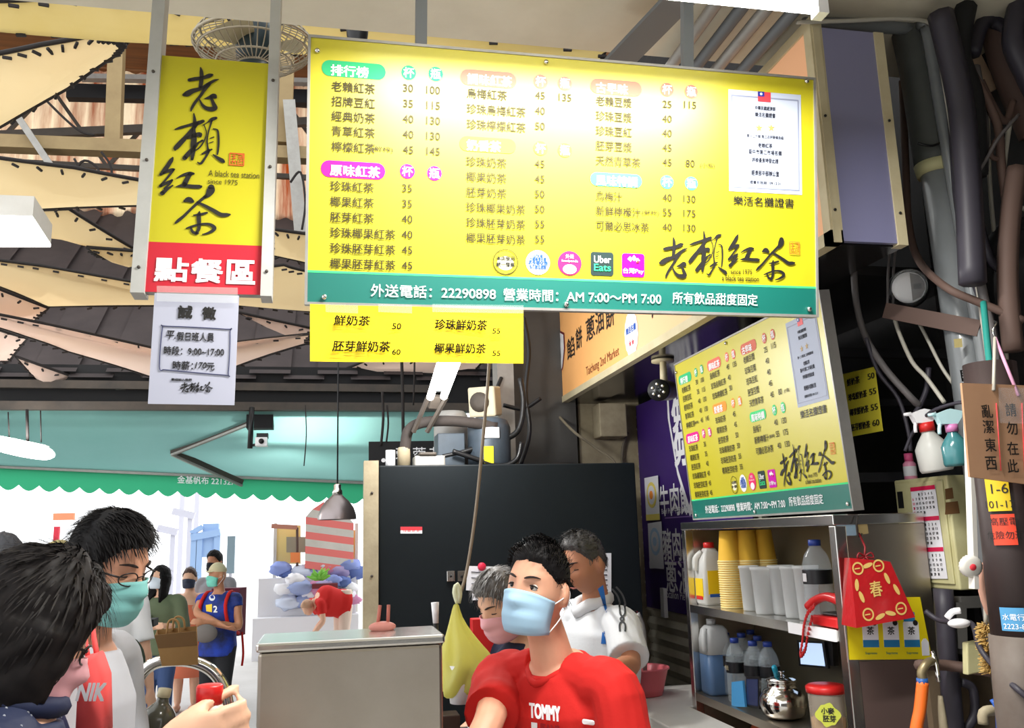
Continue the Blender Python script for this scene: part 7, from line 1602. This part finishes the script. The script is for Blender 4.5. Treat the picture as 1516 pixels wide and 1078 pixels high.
b = MB(); b.box((P3(400,0,YS-.6).x,YS-.6,0),(P3(536,0,YS-.6).x,YS-.1,.62), mat('stall_table',(226,226,230),.7)); b.box((P3(408,0,YS).x,YS-.3,.62),(P3(532,0,YS).x,YS-.1,1.2), MATS['stall_table']); tag(b.build('stall_table'), 'pale stall table heaped with goods across the street', 'table')
b = MB(); c = P3(488,800,YS-.3); rg = []
for i, (dz, w_) in enumerate(((.55,.05),(.35,.28),(0,.36),(-.35,.36),(-.5,.3))): rg.append((dz,w_))
for k in range(9):
    z0, z1 = .55-.115*k, .55-.115*(k+1); f0 = .38*min(1,(.62-z0)/.25); f1 = .38*min(1,(.62-z1)/.25)
    b.add([c+Vector((-f0,0,z0+.06)), c+Vector((f0,0,z0-.06)), c+Vector((f1,0,z1-.06)), c+Vector((-f1,0,z1+.06)), c+Vector((-f0,.2,z0+.06)), c+Vector((f0,.2,z0-.06)), c+Vector((f1,.2,z1-.06)), c+Vector((-f1,.2,z1+.06))], [(3,2,1,0),(4,5,6,7),(0,4,7,3),(1,2,6,5)], mat('stripe_red',(240,128,122),.7) if k == 0 else (MATS['stripe_red'] if k%2==0 else M_white))
tag(b.build('striped_awning'), 'red and white striped cloth hanging over the stall across the street', 'cloth')
rnd = random.Random(12); cols = [(140,156,214),(96,116,176),(240,240,244),(206,214,232),(160,174,216),(236,232,240),(206,140,176),(178,164,206)]
GM = [mat('goods_cloth', c, .8) for c in cols]
spots = [(415,842),(425,850),(437,858),(447,848),(460,845),(478,838),(490,842),(505,845),(517,838),(526,848),(420,872),(432,878),(444,870),(456,880),(468,872),(482,866),(494,860),(508,862),(520,870),(428,892),(448,890),(512,880),(524,888)]
words = ('far left','second','third','fourth','fifth','sixth','seventh','eighth','ninth','tenth')
for i, (px, py) in enumerate(spots):
    c = P3(px, py, (YS-.2 if py < 858 else YS-.42)+.06*rnd.random()); b = MB(); r = .09+.07*rnd.random()
    vs = []; 
    for d in dirs(12, 8): k = 1+.45*noise.noise(Vector(d)*2.3+Vector((i*3.1,0,0))); vs.append(c+Vector((d[0]*r*1.3*k, d[1]*r*k, d[2]*r*.8*k)))
    b.add(vs, grid_faces(12,8), GM[i%len(GM)], True); o = b.build('goods_bundle'); tag(o, 'bundled cloth goods heaped on the stall across the street', 'goods', 'bundles of goods on the far stall')
for px, py, l_ in ((472,858,'green leafy vegetables in a tray on the stall across the street'),(505,890,'green leafy bunch beside the crouching red shirt')):
    b = MB(); c = P3(px,py,YS-.7)
    for k in range(26): 
        d = Vector((rnd.uniform(-1,1),rnd.uniform(-.5,.5),rnd.uniform(.1,.8)))*.16; b.tube([c, c+d*.6, c+d*1.3], [.02,.035,.008], mat('leaf_green',(120,186,70),.7) if 'leaf_green' not in MATS else MATS['leaf_green'], 5)
    tag(b.build('vegetables'), l_, 'vegetables', None, 'stuff')
b = MB(); b.box(P3(462,872,YS-.75), P3(500,864,YS-.75)+Vector((0,.3,0)), mat('dark_tray',(110,40,44),.7)); tag(b.build('tray'), 'dark red tray under the green vegetables on the far stall', 'tray')
# crouching seller in red
H = P3(456,900,13.1); nk = P3(468,886,13.15); hp = P3(508,893,13.3); hp.z = .86
person('person in a red shirt bending forward at the stall across the street', H, (-.5,-.6,-.6), nk, Vector((-.9,-.4,0)), hp, M_skp, 'short', mat('light_hair',(190,150,120),.6), shirt=M_redT, sleeve=.6, pants=mat('tan_trousers',(226,202,184),.8), seed=71, wide=1.2, deep=1.7, voxel=.014, strands=120, shoe=M_shoe, s=.95, arms=[(nk+Vector((.1,-.18,-.3)), nk+Vector((-.05,-.2,-.5))), (nk+Vector((.1,.2,-.3)), nk+Vector((-.05,.1,-.5)))])
# pale street furniture further off
M_pb2 = mat('pale_blue_paint', (150,180,220), .6); M_pg = mat('pale_grey_paint', (200,200,212), .6)
t = thing('street_frame', 'pale blue scaffold-like stall frame beyond the waiting people', 'frame', tuple(Vector((P3(310,860,20).x,20,0))))
for px in (288,296,322): b = MB(); a = P3(px,790,20); b.bar(a, (a.x,20,0), .12, .1, M_pb2); b.build('post', t)
b = MB(); b.bar(P3(283,796,20), P3(326,788,20), .15, .14, M_pb2); b.bar(P3(283,790,20), P3(300,780,20), .1, .1, M_pb2); b.build('beam', t)
b = MB(); q = P3(312,800,20.1); b.obox(q, Vector((.16,0,0)), Vector((0,.1,0)), Vector((0,0,.35)), M_pb2); b.build('panel', t)
for pts, l_, m in ((((256,757),(288,764)),'pale street lamp arm high above the waiting people',M_pg),(((234,782),(262,788)),'pale grey shop canopy edge at the left of the street',M_pg)):
    b = MB(); a, c = P3(*pts[0],22), P3(*pts[1],22); b.bar(a, c, .2, .16, m); b.bar(a.lerp(c,.8), (a.lerp(c,.8).x,22,0), .1, .1, m); tag(b.build('street_pole'), l_, 'pole')
for px, l_ in ((293,'tall thin utility pole beyond the waiting people'),(271,'thinner pale utility pole left of the blue frame')):
    b = MB(); a = P3(px,715,26); b.bar(a, (a.x,26,0), .12, .12, M_pg); tag(b.build('utility_pole'), l_, 'pole')
b = MB(); a = P3(343,790,18); b.obox((a.x,18,1.55), Vector((.07,0,0)), Vector((0,.06,0)), Vector((0,0,.35)), mat('slate_sign',(120,140,150),.6)); b.bar((a.x,18,1.3),(a.x,18,0), .05,.05, M_pg); tag(b.build('street_sign'), 'narrow grey street sign right of the waiting people', 'sign')
t = thing('shop_shelf', 'pale orange and red shop sign pieces beyond the customers at the left', 'sign', tuple(Vector((P3(92,790,20).x,20,0))))
b = MB(); q = P3(95,765,20); b.obox(q, Vector((.2,0,0)), Vector((0,.05,0)), Vector((0,0,.07)), mat('pale_orange',(250,150,110),.6)); b.build('upper_sign', t)
b = MB(); q = P3(84,790,20); b.obox(q, Vector((.05,0,0)), Vector((0,.05,0)), Vector((0,0,.14)), mat('red_post',(210,50,70),.6)); b.bar(q, (q.x,20,0), .05, .05, M_pg); b.build('red_plate', t)
